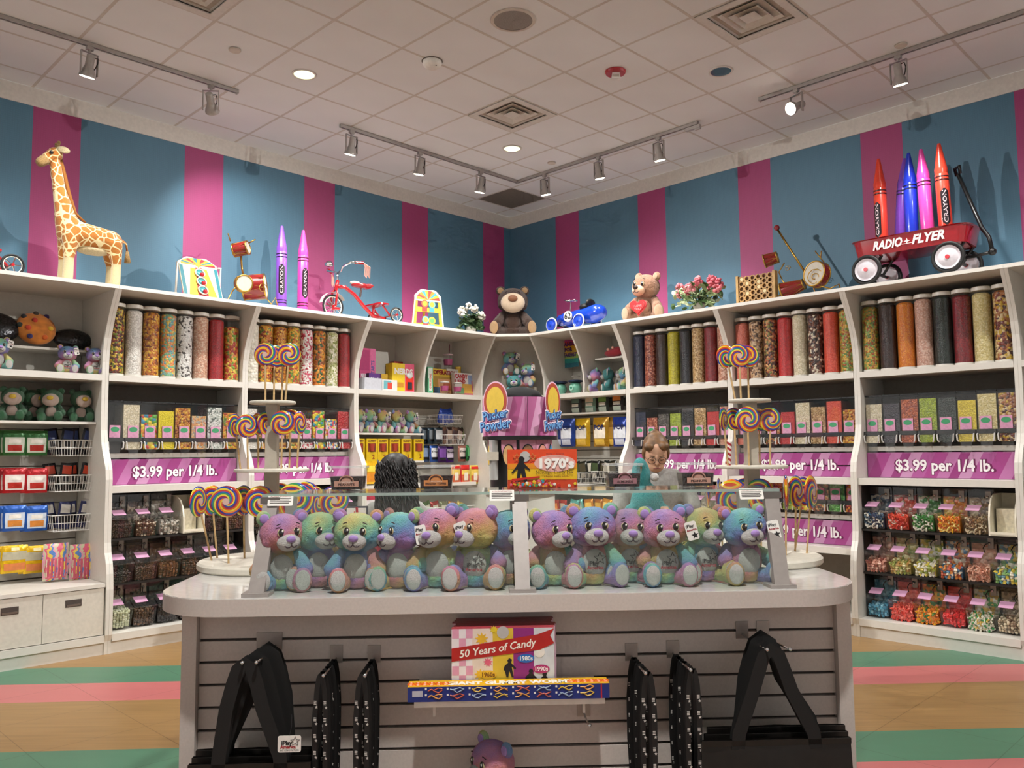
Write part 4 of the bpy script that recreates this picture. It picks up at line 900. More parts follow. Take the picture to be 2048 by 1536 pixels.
def tricycle(label, loc_, rz):
    t = thing('tricycle', label, 'tricycle', loc_, rz); f = -.36; R1, R2 = .125, .085
    wheel(t, (f, 0, R1), R1, spokes=12); 
    for s_ in (-1, 1): wheel(t, (.30, s_*.2, R2), R2, spokes=5, rimc='#ece6d6', tire=.2)
    mb = MB(); mb.cyl((.30, -.2, R2), (.30, .2, R2), .01); part('rear_axle', mb, STEEL, t)
    mb = MB(); mb.tube([(f+.05, 0, .34), (f+.14, 0, .345), (f+.26, 0, .28), (.02, 0, .17), (.14, 0, .08), (.30, 0, R2-.02)], .02, 10); part('frame', mb, REDP, t, 'all')
    mb = MB()
    for s_ in (-1, 1): mb.tube([(f, s_*.05, R1), (f+.02, s_*.045, .27), (f+.04, 0, .33)], .012, 8)
    mb.cyl((f+.03, 0, .30), (f+.055, 0, .40), .018, n=10); part('fork', mb, REDP, t, 'all')
    mb = MB(); mb.tube([(f+.11*math.cos(a)*1.25, 0, R1+.14*math.sin(a)) for a in [R_(q) for q in (35, 60, 85, 110, 135, 160)]], .008, 6)
    vs = []; fs = []
    for q, dg in enumerate(range(30, 171, 14)):
        a = R_(dg)
        for s_ in (-.03, .03): vs.append((f+(R1+.02)*math.cos(a), s_, R1+(R1+.02)*math.sin(a)))
    for q in range(len(vs)//2-1): fs.append((2*q, 2*q+1, 2*q+3, 2*q+2))
    mb = MB(); mb.add(vs, fs); part('mudguard', mb, mat('#d9cfc0', .3), t, True)
    for s_ in (-1, 1): mb = MB(); mb.cyl((f, s_*.05, R1), (f+s_*.03, s_*.06, R1+s_*.04), .006); mb.box((f+s_*.03, s_*.095, R1+s_*.04), (.05, .07, .02)); part('pedal', mb, REDP, t)
    mb = MB(); mb.tube([(f+.055, 0, .39), (f+.05, 0, .47), (f+.06, .06, .50), (f+.02, .14, .52), (f+.07, .22, .56), (f+.12, .27, .555)], .011, 8); mb.tube([(f+.05, 0, .47), (f+.06, -.06, .50), (f+.02, -.14, .52), (f+.07, -.22, .56), (f+.12, -.27, .555)], .011, 8); part('handlebar', mb, CHROME, t, 'all')
    for s_ in (-1, 1):
        mb = MB(); mb.cyl((f+.10, s_*.24, .557), (f+.17, s_*.30, .55), .016, n=10); part('grip', mb, REDP, t, True)
        mb = MB()
        for q in range(6): mb.tube([(f+.17, s_*.30, .55), (f+.18+.008*q, s_*(.305+.006*q), .51), (f+.175+.01*q, s_*(.30+.004*q), .42-.01*(q % 3))], .004, 4)
        part('streamers', mb, mat('#d9a08f', .5), t)
    mb = MB(); mb.lathe([(.001, .05), (.025, .045), (.042, .02), (.045, 0), (.02, -.01)][::-1], 16, (f+.03, .13, .575)); part('bell', mb, CHROME, t, 'all')
    mb = MB(); mb.ball((f+.33, 0, .385), (.11, .075, .028), 18, 10); mb.ball((f+.42, 0, .385), (.05, .10, .03), 16, 10); place('seat', remeshed(mb, .012, 4, 'seat', REDP), t)
    mb = MB(); mb.ball((f+.27, 0, .405), (.065, .035, .02), 14, 8); part('seat_pad', mb, mat('#e8e0d0', .4), t, 'all')
    mb = MB(); mb.cyl((f+.33, 0, .26), (f+.35, 0, .37), .012, n=8); part('seat_post', mb, CHROME, t)
    mb = MB(); mb.prism(rrect(.14, .34, .04), .19, .205, (.17, 0)); mb.cyl((.14, 0, .09), (.15, 0, .195), .015); mb.cyl((.30, -.09, R2), (.2, -.09, .19), .01); mb.cyl((.30, .09, R2), (.2, .09, .19), .01); part('rear_step', mb, REDP, t)
    return t
uc = (Lpx(668, 600, .5)[0]+Lpx(775, 625, .5)[0])/2
tricycle('red tricycle with handlebar streamers on the left top shelf', Lw(uc+.03, .47, ZT), RZ['L'])
u0_, _ = Lpx(30, 520, .52)
tricycle('red tricycle cut off at the left edge of picture', Lw(u0_-.33, .38, ZT), RZ['L'])

# --- carnival games
def carnival_tall():
    u, _ = Lpx(402, 588, .55); t = thing('carnival_game_board', 'tall toss game board with red centre leaning on easel legs', 'game board', Lw(u, .62, ZT), RZ['L'])
    lean = R_(-24); w, h = .36, .45
    def pl(poly, col, y, nm): mb = MB(); mb.plate(poly, y-.002, y); return part(nm, mb, mat(col, .45), t, rot=(lean, 0, 0))
    out = [(-w/2, 0), (w/2, 0), (w/2, h*.8)]+[(w/2*math.cos(R_(a))*1.0, h*.82+.075*math.sin(R_(a))+.01*math.cos(R_(a*6))) for a in range(0, 181, 12)]+[(-w/2, h*.8)]
    mb = MB(); mb.plate(out, 0, .014); part('board', mb, mat('#d9d0ba', .5), t, rot=(lean, 0, 0))
    pl([(-w/2+.006, .004), (-w/2+.035, .004), (-w/2+.035, h*.76), (-w/2+.006, h*.76)], '#1f7f8c', 0, 'border'); pl([(w/2-.035, .004), (w/2-.006, .004), (w/2-.006, h*.76), (w/2-.035, h*.76)], '#1f7f8c', 0, 'border')
    pl([(-.13, .01), (-.05, .01), (-.03, h*.72), (-.075, h*.72)], '#e3b92c', 0, 'yellow_wedge'); pl([(.05, .01), (.13, .01), (.075, h*.72), (.03, h*.72)], '#e3b92c', 0, 'yellow_wedge')
    pl([(-.05, .01), (.05, .01), (.03, h*.74), (-.03, h*.74)], '#b3282c', -.0005, 'red_lane')
    for k, z in enumerate((.09, .18, .27)):
        mb = MB(); mb.torus((0, -.012, z), .042, .007, (0, 1, 0), 24, 6); part('target_ring', mb, mat('#e6ddd0', .4), t, 'all', rot=(lean, 0, 0))
        mb = MB(); mb.lathe([(.04, 0), (.03, .012), (.001, .014)], 20, (0, -.002, z), (0, -1, 0), cap=False); part('target_cup', mb, mat('#3f9a9f', .3), t, 'all', rot=(lean, 0, 0))
        mb = MB(); mb.ball((.012, -.02, z-.02), .02, 12, 8); part('red_ball', mb, mat('#c4202a', .3), t, 'all', rot=(lean, 0, 0))
    cols = ['#b3282c', '#e3a92c', '#1f7f8c', '#e3a92c']
    for k in range(12):
        a0, a1 = R_(15*k), R_(15*k+15); c = (0, h*.80)
        pl([c, (c[0]+.165*math.cos(a0), c[1]+.075*math.sin(a0)), (c[0]+.165*math.cos(a1), c[1]+.075*math.sin(a1))], cols[k % 4], -.0005, 'ray')
    pl([(p[0], p[1]+h*.82) for p in star_poly(.04, 8)], '#f0c22c', -.0015, 'sun')
    for s_ in (-1, 1): mb = MB(); mb.box((s_*.2, .13, .16), (.012, .02, .33), rot=(R_(4), 0, 0)); mb.box((s_*.19, .12, .325), (.03, .03, .012)); part('easel_leg', mb, mat('#e9e4da', .4), t)
carnival_tall()
def carnival_small():
    u, _ = Lpx(856, 650, .6); t = thing('carnival_shelf_game', 'small yellow game stand with four round target faces', 'game board', Lw(u, .6, ZT), RZ['L']-R_(12))
    w, h = .40, .44; Y = mat('#e9bf2c', .45); Wt = mat('#ece6d8', .5)
    for s_ in (-1, 1):
        mb = MB(); mb.plate([(s_*w/2, 0), (s_*(w/2-.05), 0), (s_*(w/2-.075), h*.72), (s_*(w/2-.035), h*.72)][::s_], 0, .012); part('side_post', mb, Y, t)
        mb = MB(); mb.plate([(s_*(w/2+.002), 0), (s_*(w/2-.014), 0), (s_*(w/2-.048), h*.72), (s_*(w/2-.033), h*.72)][::s_], -.002, 0); part('post_edge', mb, Wt, t)
    for z, ww in ((.02, .36), (.20, .33)): mb = MB(); mb.plate([(-ww/2, z-.02), (ww/2, z-.02), (ww/2, z+.03), (-ww/2, z+.03)], -.004, .02); part('shelf_rail', mb, Y, t)
    out = [(-.165, h*.68), (.165, h*.68)]+[(.165*math.cos(R_(a)), h*.78+.09*math.sin(R_(a))+.008*math.cos(R_(a*6))) for a in range(0, 181, 10)]
    mb = MB(); mb.plate(out, -.004, .012); part('header', mb, Wt, t)
    cols = ['#c93a34', '#e9bf2c', '#3f9fae', '#e88a2c']
    for k in range(10):
        a0, a1 = R_(18*k), R_(18*k+18); c = (0, h*.72)
        mb = MB(); mb.plate([c, (c[0]+.145*math.cos(a0), c[1]+.105*math.sin(a0)), (c[0]+.145*math.cos(a1), c[1]+.105*math.sin(a1))], -.006, -.004); part('ray', mb, mat(cols[k % 4], .45), t)
    for x, z, c1, c2 in ((-.045, .27, '#e0663a', '#e9a92c'), (.045, .265, '#6fbcae', '#e6c23a'), (-.035, .09, '#5fb0c0', '#e8d04a'), (.045, .085, '#e9c83a', '#5faa5a')):
        mb = MB(); mb.plate(circ(.042, 20, (x, z)), -.012, -.006); f_ = part('target_face', mb, mat(c1, .45), t); mb = MB(); mb.plate(circ(.028, 18, (x, z)), -.0135, -.012); part('face_centre', mb, mat(c2, .45), f_)
        mb = MB(); mb.plate([(x-.03, z-.085), (x+.03, z-.085), (x+.03, z-.04), (x-.03, z-.04)], -.010, -.005); part('target_base', mb, mat('#3f9fae' if x > 0 else '#c93a34', .45), t)
    mb = MB(); mb.box((0, .10, .17), (.02, .02, .36), rot=(R_(18), 0, 0)); part('back_leg', mb, Y, t)
carnival_small()

# --- drum ornaments
DRUMR = mat('#8a1a18', .3, coat=.4); SKIN_D = mat('#cfc7b8', .5)
def drum(par, c, axis, r0, r1, L):
    ax = Vector(axis).normalized(); c = Vector(c)
    p = MB(); p.lathe([(r0, 0), ((r0+r1)/2*1.05, L/2), (r1, L)], 20, c, ax); b = part('drum', p, DRUMR, par, True)
    p = MB(); p.torus(c, r0, .008, ax, 22, 6); part('hoop', p, BRASS, b, 'all'); p = MB(); p.torus(c+ax*L, r1, .008, ax, 22, 6); part('hoop', p, BRASS, b, 'all')
    for e, r in ((c-ax*.002, r0), (c+ax*(L-.001), r1)): p = MB(); p.lathe([(r*.96, 0), (r*.96, .003)], 22, e, ax); part('drum_head', p, SKIN_D, b)
    q = Vector((0, 0, 1)).rotation_difference(ax); p = MB()
    for k in range(8):
        a0, a1 = 2*math.pi*k/8, 2*math.pi*(k+.5)/8; p.tube([c+q @ Vector((r0*math.cos(a0)*1.03, r0*math.sin(a0)*1.03, 0)), c+q @ Vector((r1*math.cos(a1)*1.04, r1*math.sin(a1)*1.04, L)), c+q @ Vector((r0*math.cos(a0+.785)*1.03, r0*math.sin(a0+.785)*1.03, 0))], .003, 4)
    part('cords', p, BRASS, b)
u, _ = Lpx(487, 590, .5); t = thing('drum_ornament', 'wire ornament with three red drums on the left top shelf', 'ornament', Lw(u, .5, ZT), RZ['L'])
drum(t, (-.10, 0, .52), (.55, -.6, .15), .062, .062, .13); drum(t, (.03, .06, .19), (.75, -.55, .1), .115, .115, .2); drum(t, (-.05, -.11, .2), (.25, .95, .1), .075, .075, .07)
mb = MB(); mb.tube([(-.02, .02, .53), (-.03, 0, .45), (-.02, 0, .36), (.0, 0, .28)], .009, 6); mb.tube([(.0, 0, .28), (-.1, .02, .14), (-.16, .02, .02), (-.2, 0, .0)], .007, 6); mb.tube([(.1, 0, .05), (.13, -.04, .0)], .007, 6); mb.tube([(.2, -.03, .12), (.26, -.05, .05), (.3, -.05, .12), (.34, -.05, .0)], .006, 6); mb.tube([(.05, .05, .04), (.0, .08, .0)], .007, 6)
mb.tube([(.12+.05*(1-k*.06)*math.cos(k*.7), -.14, .17+.05*(1-k*.06)*math.sin(k*.7)) for k in range(14)], .004, 5); mb.tube([(-.14, 0, .6), (-.18, -.03, .66)], .006, 5); mb.tube([(.02, -.05, .6), (.07, -.08, .64)], .006, 5); part_loose('wire', mb, BRASS, t, 'all')
u, _ = Rpx(1612, 585, .45); t = thing('drum_ornament', 'gold wire ornament with drums and a tilted rod, right top shelf', 'ornament', Rw(u, .45, ZT), RZ['R'])
drum(t, (-.26, -.02, .44), (-.9, -.3, -.2), .05, .062, .12); drum(t, (-.02, 0, .15), (-.95, -.1, -.25), .045, .085, .2); drum(t, (.13, .02, .21), (-.25, -.95, .12), .115, .115, .08)
mb = MB(); mb.tube([(-.27, .02, .72), (.02, .03, .2)], .010, 6); part('rod', mb, BRASS, t, 'all'); mb = MB(); mb.ball((-.275, .02, .735), .028, 14, 10); part('red_knob', mb, mat('#8f1420', .15, coat=1), t, 'all')
mb = MB(); mb.tube([(-.2, 0, .38), (-.26, 0, .3), (-.22, 0, .2), (-.16, 0, .16)], .006, 6); mb.tube([(-.17+.03*(1-k*.06)*math.cos(k*.7), 0, .32+.03*(1-k*.06)*math.sin(k*.7)) for k in range(14)], .0035, 5)
mb.tube([(-.2, 0, .12), (-.3, 0, .05), (-.27, 0, .0)], .007, 6); mb.tube([(-.18, .05, .1), (-.28, .06, .04), (-.24, .06, .0)], .006, 6); mb.tube([(.12+.085*(1-k*.045)*math.cos(k*.6), -.075, .18+.085*(1-k*.045)*math.sin(k*.6)) for k in range(20)], .0045, 5); mb.tube([(.16, -.07, .1), (.25, -.05, .06), (.31, 0, .1), (.33, .02, .0)], .007, 6); mb.tube([(.18, .0, .32), (.14, 0, .38), (.1, 0, .44)], .006, 5); mb.tube([(.15, 0, .36), (.16, 0, .43)], .005, 5); mb.tube([(.05, .05, .12), (.06, .1, 0)], .007, 5); part_loose('wire', mb, BRASS, t, 'all')

# --- flowers in pots
def flowers(label, loc_, pot, petal, r, h, n, seed, leafc, spread=1.0):
    rr = random.Random(seed); t = thing('potted_flowers', label, 'flower pot', loc_)
    mb = MB(); mb.lathe([(.045, 0), (.06, .08), (.066, .085), (.066, .1), (.055, .1), (.05, .085)], 20); part('pot', mb, mat(pot, .5), t, True)
    heads = []; stems = MB()
    for k in range(n):
        a = 2*math.pi*k/n+rr.uniform(-.3, .3); d = r*rr.uniform(.35, 1)*spread; z = h*rr.uniform(.55, 1)*(1-.25*d/r); p = Vector((d*math.cos(a), d*math.sin(a)*.7, z)); heads.append(p)
        stems.tube([(0, 0, .08), (p.x*.4, p.y*.4, p.z*.6), p], .004, 5)
    part('stems', stems, mat('#3f5a2a', .7), t)
    for k in range(int(n*8)):
        a = rr.random()*6.28; d = r*rr.uniform(.2, 1.0)*spread; z = h*rr.uniform(.15, .62); s_ = rr.uniform(.04, .075); mb = MB()
        mb.add([(-s_*.5, 0, 0), (0, -s_*.6, .01), (s_*.5, 0, .0), (s_*.35, s_*.7, -.012), (0, s_*1.0, -.02), (-s_*.35, s_*.7, -.012), (0, .15*s_, .012)], [(0, 1, 6), (1, 2, 6), (2, 3, 6), (3, 4, 6), (4, 5, 6), (5, 0, 6)])
        part('leaf', mb, mat(rr.choice(leafc), .5), t, loc=(d*math.cos(a), d*math.sin(a)*.75, z), rot=(rr.uniform(-.9, .9), rr.uniform(-.9, .9), a+rr.uniform(-.6, .6)))
    for p in heads:
        mb = MB()
        for q in range(16):
            v = Vector((rr.gauss(0, 1), rr.gauss(0, 1), rr.gauss(0, 1))).normalized()*rr.uniform(.025, .042); mb.ball(v, (.02, .02, .013), 7, 5, rot=(rr.random()*3, rr.random()*3, 0))
        part('blossom', mb, mat(rr.choice(petal), .6), t, loc=p)
flowers('white flowers in a small white pot near the room corner', Lw(Lpx(942, 650, .5)[0], .5, ZT), '#e9e6dd', ['#e9e6dc', '#dcd8c8', '#f0eee6'], .15, .40, 11, 3, ['#2f4a2c', '#3f5a38', '#56704a'])
flowers('pink flowers with variegated leaves on the right top shelf', Rw(Rpx(1398, 612, .52)[0], .52, ZT), '#cfc9bc', ['#e07f88', '#d96a78', '#ec9aa0'], .24, .45, 16, 5, ['#a8bd8a', '#5f7f4a', '#cfd9b0', '#48663a'], 1.1)

# --- big bears, race car, peg board
bear('big dark brown plush bear with a long cream snout in corner', ij(2.62, 2.62, ZT), 0, .64, None, fur=BROWNF, muzzle=mat('#c9b49a', .85, sheen=.3), nose=NOSEB, sole=GOLDF, detail=True, nod=.0, legs=(-.45, .45), snout=1.55)
hb = bear('tan teddy bear holding a red heart on right top shelf', Rw(Rpx(1290, 625, .5)[0], .48, ZT), RZ['R']+R_(15), .55, None, fur=TANF, muzzle=mat('#d9b090', .85, sheen=.3), nose=mat('#2a1a14', .4), sole=fur_mat('pale_tan', [(.3, hx('#cfa684')), (.7, hx('#e3c2a2'))]), yaw=-.35, tilt=.12, legs=(-.4, .4))
mb = MB(); hp = [(.17*16*math.sin(a)**3/16, .17*(13*math.cos(a)-5*math.cos(2*a)-2*math.cos(3*a)-math.cos(4*a))/16) for a in [2*math.pi*k/28 for k in range(28)]]
mb.plate(hp[::-1], -.06, .0, (0, 0)); mb.plate([(p[0]*.8, p[1]*.8) for p in hp[::-1]], -.085, -.06); o = part('heart_pillow', mb, mat('#c4262a', .8, sheen=.3), hb, True, loc=(-.04, -.27, .25)); letter(hb, 'I LOVE', .06, mat('#e8a0a0', .7), (-.04, -.358, .26), bold=.001); letter(hb, 'YOU', .06, mat('#e8a0a0', .7), (-.04, -.358, .2), bold=.001)
u = (Rpx(1122, 650, .55)[0]+Rpx(1174, 640, .55)[0])/2
BLUEC = mat('#1440b8', .18, coat=.8); t = thing('pedal_race_car', 'blue toy race car with white wheels and number 62', 'toy car', Rw(u-.02, .50, ZT), RZ['R'])
mb = MB()
capsule(mb, (-.24, 0, .15), (.24, 0, .165), .072, .105); mb.ball((.27, 0, .175), (.14, .105, .10), 18, 12); mb.ball((-.1, 0, .155), (.2, .105, .085), 18, 12)
place('body', remeshed(mb, .012, 5, 'body', BLUEC), t)
for x in (-.27, .14):
    for s_ in (-1, 1): wheel(t, (x, s_*.155, .085), .085, disc='#1c46c0', rimc='#e9e6e0', tire=.2, hubc='#1c46c0', w=.05, tc='#e6e2da'); 
    mb = MB(); mb.cyl((x, -.15, .085), (x, .15, .085), .012); part('axle', mb, BLACK, t)
mb = MB(); mb.plate(circ(.062, 28, (-.06, .165)), -.112, -.1); part('number_disc', mb, mat('#ece9e0', .4), t); letter(t, '62', .10, INK, (-.06, -.1135, .165), bold=.002)
mb = MB(); mb.cyl((-.12, 0, .2), (-.1, 0, .36), .006, n=8); part('steering_column', mb, CHROME, t); mb = MB(); mb.torus((-.1, 0, .365), .07, .008, (.15, -.1, 1), 24, 6); mb.cyl((-.17, 0, .36), (-.03, 0, .37), .006, n=6); part('steering_wheel', mb, CHROME, t, 'all')
mb = MB(); mb.ball((.13, 0, .26), (.09, .08, .045), 16, 10); mb.ball((.19, 0, .30), (.03, .08, .05), 14, 8); place('seat', remeshed(mb, .01, 3, 'seat', BLACK), t)
WOOD = mat('#b08446', .5, grain=.25, gscale=14)
u, _ = Rpx(1514, 600, .5); t = thing('wooden_peg_board', 'wooden board game frame with rows of round holes', 'board game', Rw(u, .5, ZT), RZ['R'])
w, h = .36, .29; mb = MB(); N = 6
for a in range(N):
    for b in range(N):
        cx, cz = -w/2+w*(a+.5)/N, .01+h*(b+.5)/N; q = w/N/2; qz = h/N/2; r_ = .019; n = 12
        vs = []; sq = []
        for k in range(n):
            an = 2*math.pi*k/n; c_, s_ = math.cos(an), math.sin(an); m_ = max(abs(c_), abs(s_)); vs.append((cx+r_*c_, -.02, cz+r_*s_)); sq.append((cx+q*c_/m_, -.02, cz+qz*s_/m_))
        bk = [(v[0], .0, v[2]) for v in vs]; mb.add(vs+sq+bk, [(k, n+k, n+(k+1) % n, (k+1) % n) for k in range(n)]+[(2*n+k, k, (k+1) % n, 2*n+(k+1) % n) for k in range(n)])
part('hole_panel', mb, WOOD, t); mb = MB(); mb.span((-w/2, .0, .01), (w/2, .006, h)); part('back_panel', mb, mat('#5f4020', .7), t)
for s_ in (-1, 1): mb = MB(); mb.span((s_*(w/2+.012)-.012, -.03, 0), (s_*(w/2+.012)+.012, .03, h+.02)); mb.box((s_*(w/2+.012), 0, .012), (.03, .12, .024)); part('side_post', mb, mat('#c49a58', .5, grain=.2, gscale=14), t)
rr = random.Random(4)
for k in range(9):
    mb = MB(); a, b = rr.randrange(6), rr.randrange(6); mb.lathe([(.017, 0), (.017, .012)], 12, (-w/2+w*(a+.5)/N, -.005, .01+h*(b+.5)/N), (0, -1, 0)); part('peg', mb, mat('#e0cf9a', .5), t)

# --- wagon with crayons
um = (Rpx(1737, 550, .72)[0]+Rpx(1895, 525, .72)[0])/2
WX = um; WD = .50
t = thing('toy_wagon', 'red pull wagon with white wheels on right top shelf', 'wagon', Rw(um, WD, ZT), RZ['R'])
WR = .128; hw = .23
for x in (-.32, .32):
    for s_ in (-1, 1): wheel(t, (x, s_*hw, WR), WR, disc='#dcd6dc', tire=.24, rimc='#e3dde0', hubc='#d9404a', w=.045)
    mb = MB(); mb.cyl((x, -hw, WR), (x, hw, WR), .014); mb.tube([(x, -.12, WR), (x+.10, -.12, .27)], .012, 6); mb.tube([(x, .12, WR), (x+.10, .12, .27)], .012, 6); mb.tube([(x, -.12, WR), (x-.10, -.12, .27)], .012, 6); part('axle_bracket', mb, BLKPL, t)
L_, B_ = .92, .40
mb = MB(); po = rrect(L_, B_, .09, 5); pi = rrect(L_-.03, B_-.03, .08, 5); n = len(po)
vs = [(p[0]*.94, p[1]*.94, .25) for p in po]+[(p[0], p[1], .385) for p in po]+[(p[0]*1.035, p[1]*1.06, .392) for p in po]+[(p[0], p[1], .40) for p in pi]+[(p[0]*.93, p[1]*.93, .262) for p in pi]
fs = [tuple(range(n-1, -1, -1)), tuple(range(4*n, 5*n))]
for q in range(4): fs += [(q*n+k, q*n+(k+1) % n, (q+1)*n+(k+1) % n, (q+1)*n+k) for k in range(n)]
mb.add(vs, fs); part('tray', mb, mat('#a3131c', .16, coat=.8), t, True)
LT = mat('#ece6e2', .4); letter(t, 'RADIO', .105, LT, (-.155, -B_/2-.002, .322), bold=.004, shear=.25, width=.24, rot=(R_(-3), 0, 0)); letter(t, 'FLYER', .105, LT, (.165, -B_/2-.002, .322), bold=.004, shear=.25, width=.25, rot=(R_(-3), 0, 0))
mb = MB(); mb.plate(star_poly(.026, 4, .35), -.002, 0, (.005, .322)); mb.plate([(-.04, .30), (.05, .30), (.05, .304), (-.04, .304)], -.002, 0); part('emblem', mb, LT, t, loc=(0, -B_/2-.001, 0), rot=(0, 0, 0))
hb_ = Vector((.58, -.02, .16)); ht = Vector((.33, .10, .87))
mb = MB(); mb.tube([(.36, 0, .15), (.45, 0, .15), hb_], .013, 8); mb.ball(hb_, .03, 12, 8); mb.tube([hb_, hb_+Vector((-.02, .01, .12)), hb_.lerp(ht, .3)+Vector((.0, 0, 0)), ht], .016, 8); part('pull_handle', mb, BLKPL, t, 'all'); mb = MB(); mb.tube([ht+Vector((-.02, .03, .0)), ht+Vector((-.03, .02, .06)), ht+Vector((.02, -.03, .06)), ht+Vector((.02, -.02, 0))], .014, 8); part('hand_grip', mb, BLKPL, t, 'all')
def wc(x): return Rpx(x, 455, WD)[0]
for x, d, col, dk, lean, lb, tx, tn in ((1763, WD+.02, '#d9412c', '#3a0c10', 0, 'orange red giant crayon at left end of the wagon', True, -.25), (1797, WD-.12, '#7a45b8', '#24103c', .09, 'leaning purple giant crayon in the wagon', False, 0), (1824, WD-.02, '#1a35c0', '#08123c', .0, 'dark blue giant crayon in the wagon', False, 0), (1857, WD, '#e04aa8', '#4a0c34', -.035, 'pink giant crayon in the wagon', False, 0), (1893, WD+.03, '#dc4430', '#3a0c10', -.03, 'orange red giant crayon at handle end of the wagon', True, .5)):
    u, _ = Rpx(x, 455, d); c = crayon(lb, Rw(u, d, ZT+.265), RZ['R'], col, dk, turn=tn, text=tx); c.rotation_mode = 'QUATERNION'; c.rotation_quaternion = Matrix.Rotation(RZ['R'], 3, 'Z').to_quaternion() @ Euler((0, lean, 0)).to_quaternion()

# ================================================================ goods on the open shelves
def WL(side, x, y, d): u, z = Wpx(side, x, y, d); return Wp(side, u, d, z)
def shelf_z(p, z): p = p.copy(); p.z = z; return p
def pouch_me(w, h, t, u0=-1., u1=1., v0=0., v1=1., lift=0.0, nx=8, ny=10, back=True):
    mb = MB()
    def f(a, b, s_):
        e = max(0, 1-abs(a)**2.6)*max(0, 1-abs(2*b-1)**3.2); wr = .004*math.sin(9*b+5*a)*e
        return (a*w/2*(1-.03*math.cos(6*b)), s_*(t/2*e**.6)+(-lift if s_ < 0 else 0)+wr*.5, b*h)
    for s_ in ((-1, 1) if back else (-1,)):
        vs = [f(u0+(u1-u0)*i/nx, v0+(v1-v0)*j/ny, s_) for j in range(ny+1) for i in range(nx+1)]
        fs = [(j*(nx+1)+i, j*(nx+1)+i+1, (j+1)*(nx+1)+i+1, (j+1)*(nx+1)+i) for j in range(ny) for i in range(nx)]
        if s_ > 0: fs = [q[::-1] for q in fs]
        mb.add(vs, fs)
    return mb
FOIL = lambda c, r=.26, m=.25: mat(c, r, m, grain=.15, gscale=28, bump=.9)
def pouch(label, loc_, rz, w, h, t, col, patches=(), text=None, group=None, name='candy_bag', cat='bag', tilt=0.0, foil=True, roll=0.0):
    """sealed bag; patches: (u0,u1,v0,v1,colour) printed areas; text: (string,size,colour,z)"""
    o = thing(name, label, cat, loc_, group=group, rot=(tilt, roll, rz)); m_ = FOIL(col) if foil else mat(col, .45)
    place('pouch', cached(('pouch', w, h, t, col, foil), lambda: pouch_me(w, h, t).mesh('pouch', m_, 'all')), o)
    for k, (a, b, c, d, q) in enumerate(patches):
        place('print', cached(('pp', w, h, t, a, b, c, d, q, k), lambda: pouch_me(w, h, t, a, b, c, d, .0012+.0006*k, 6, 6, False).mesh('print', mat(q, .35, grain=.1, gscale=30), 'all')), o)
    if text: letter(o, text[0], text[1], mat(text[2], .45), (0, -t/2-.004, text[3]), bold=text[1]*.03, width=min(w*.8, text[1]*.62*len(text[0])))
    return o
def carton(label, loc_, rz, w, d, h, col, patches=(), texts=(), group=None, name='candy_box', cat='box', tilt=0.0, rough=.4):
    o = thing(name, label, cat, loc_, group=group, rot=(tilt, 0, rz)); mb = MB(); mb.box((0, 0, h/2), (w, d, h)); part('box', mb, mat(col, rough), o)
    for k, p in enumerate(patches):
        mb = MB(); poly = p[0] if hasattr(p[0], '__len__') else [(p[0], p[2]), (p[1], p[2]), (p[1], p[3]), (p[0], p[3])]
        mb.plate(poly, -d/2-.0008*(k+1), -d/2); part('print', mb, mat(p[-1], rough), o)
    for k, (s, size, c, x, z, kw) in enumerate(texts): letter(o, s, size, mat(c, .5), (x, -d/2-.0009*(len(patches)+1)-.0006*k, z), **kw)
    return o
def basket(label, loc_, rz, w, d, h, group='wire baskets on the slat walls', m=None):
    o = thing('wire_basket', label, 'basket', loc_, rz, group); mb = MB(); m = m or WIREW
    def ring(z, k, r): x, y = w/2*k, d/2*k; mb.tube([(-x, -y, z), (x, -y, z), (x, y, z), (-x, y, z)], r, 5, True)
    ring(h, 1, .004); ring(0, .88, .0025); ring(h*.5, .94, .0025)
    n = max(5, int(w/.022))
    for k in range(n+1):
        x = -w/2+w*k/n
        mb.tube([(x, -d/2, h), (x*.88, -d/2*.88, 0), (x*.88, d/2*.88, 0), (x, d/2, h)], .0018, 4)
    for k in range(1, 5):
        y = -d/2+d*k/5; mb.tube([(-w/2, y, h), (-w/2*.88, y*.88, 0), (w/2*.88, y*.88, 0), (w/2, y, h)], .0018, 4)
    part('wire_frame', mb, m, o); return o
def board(unit_key, x0, x1, d, z, name='small_shelf', th=.02, d0=.031):
    _, _, r = UNITS[unit_key]; mb = MB(); mb.span((x0, -d, z-th), (x1, -d0, z)); return part(name, mb, WHITE, r)

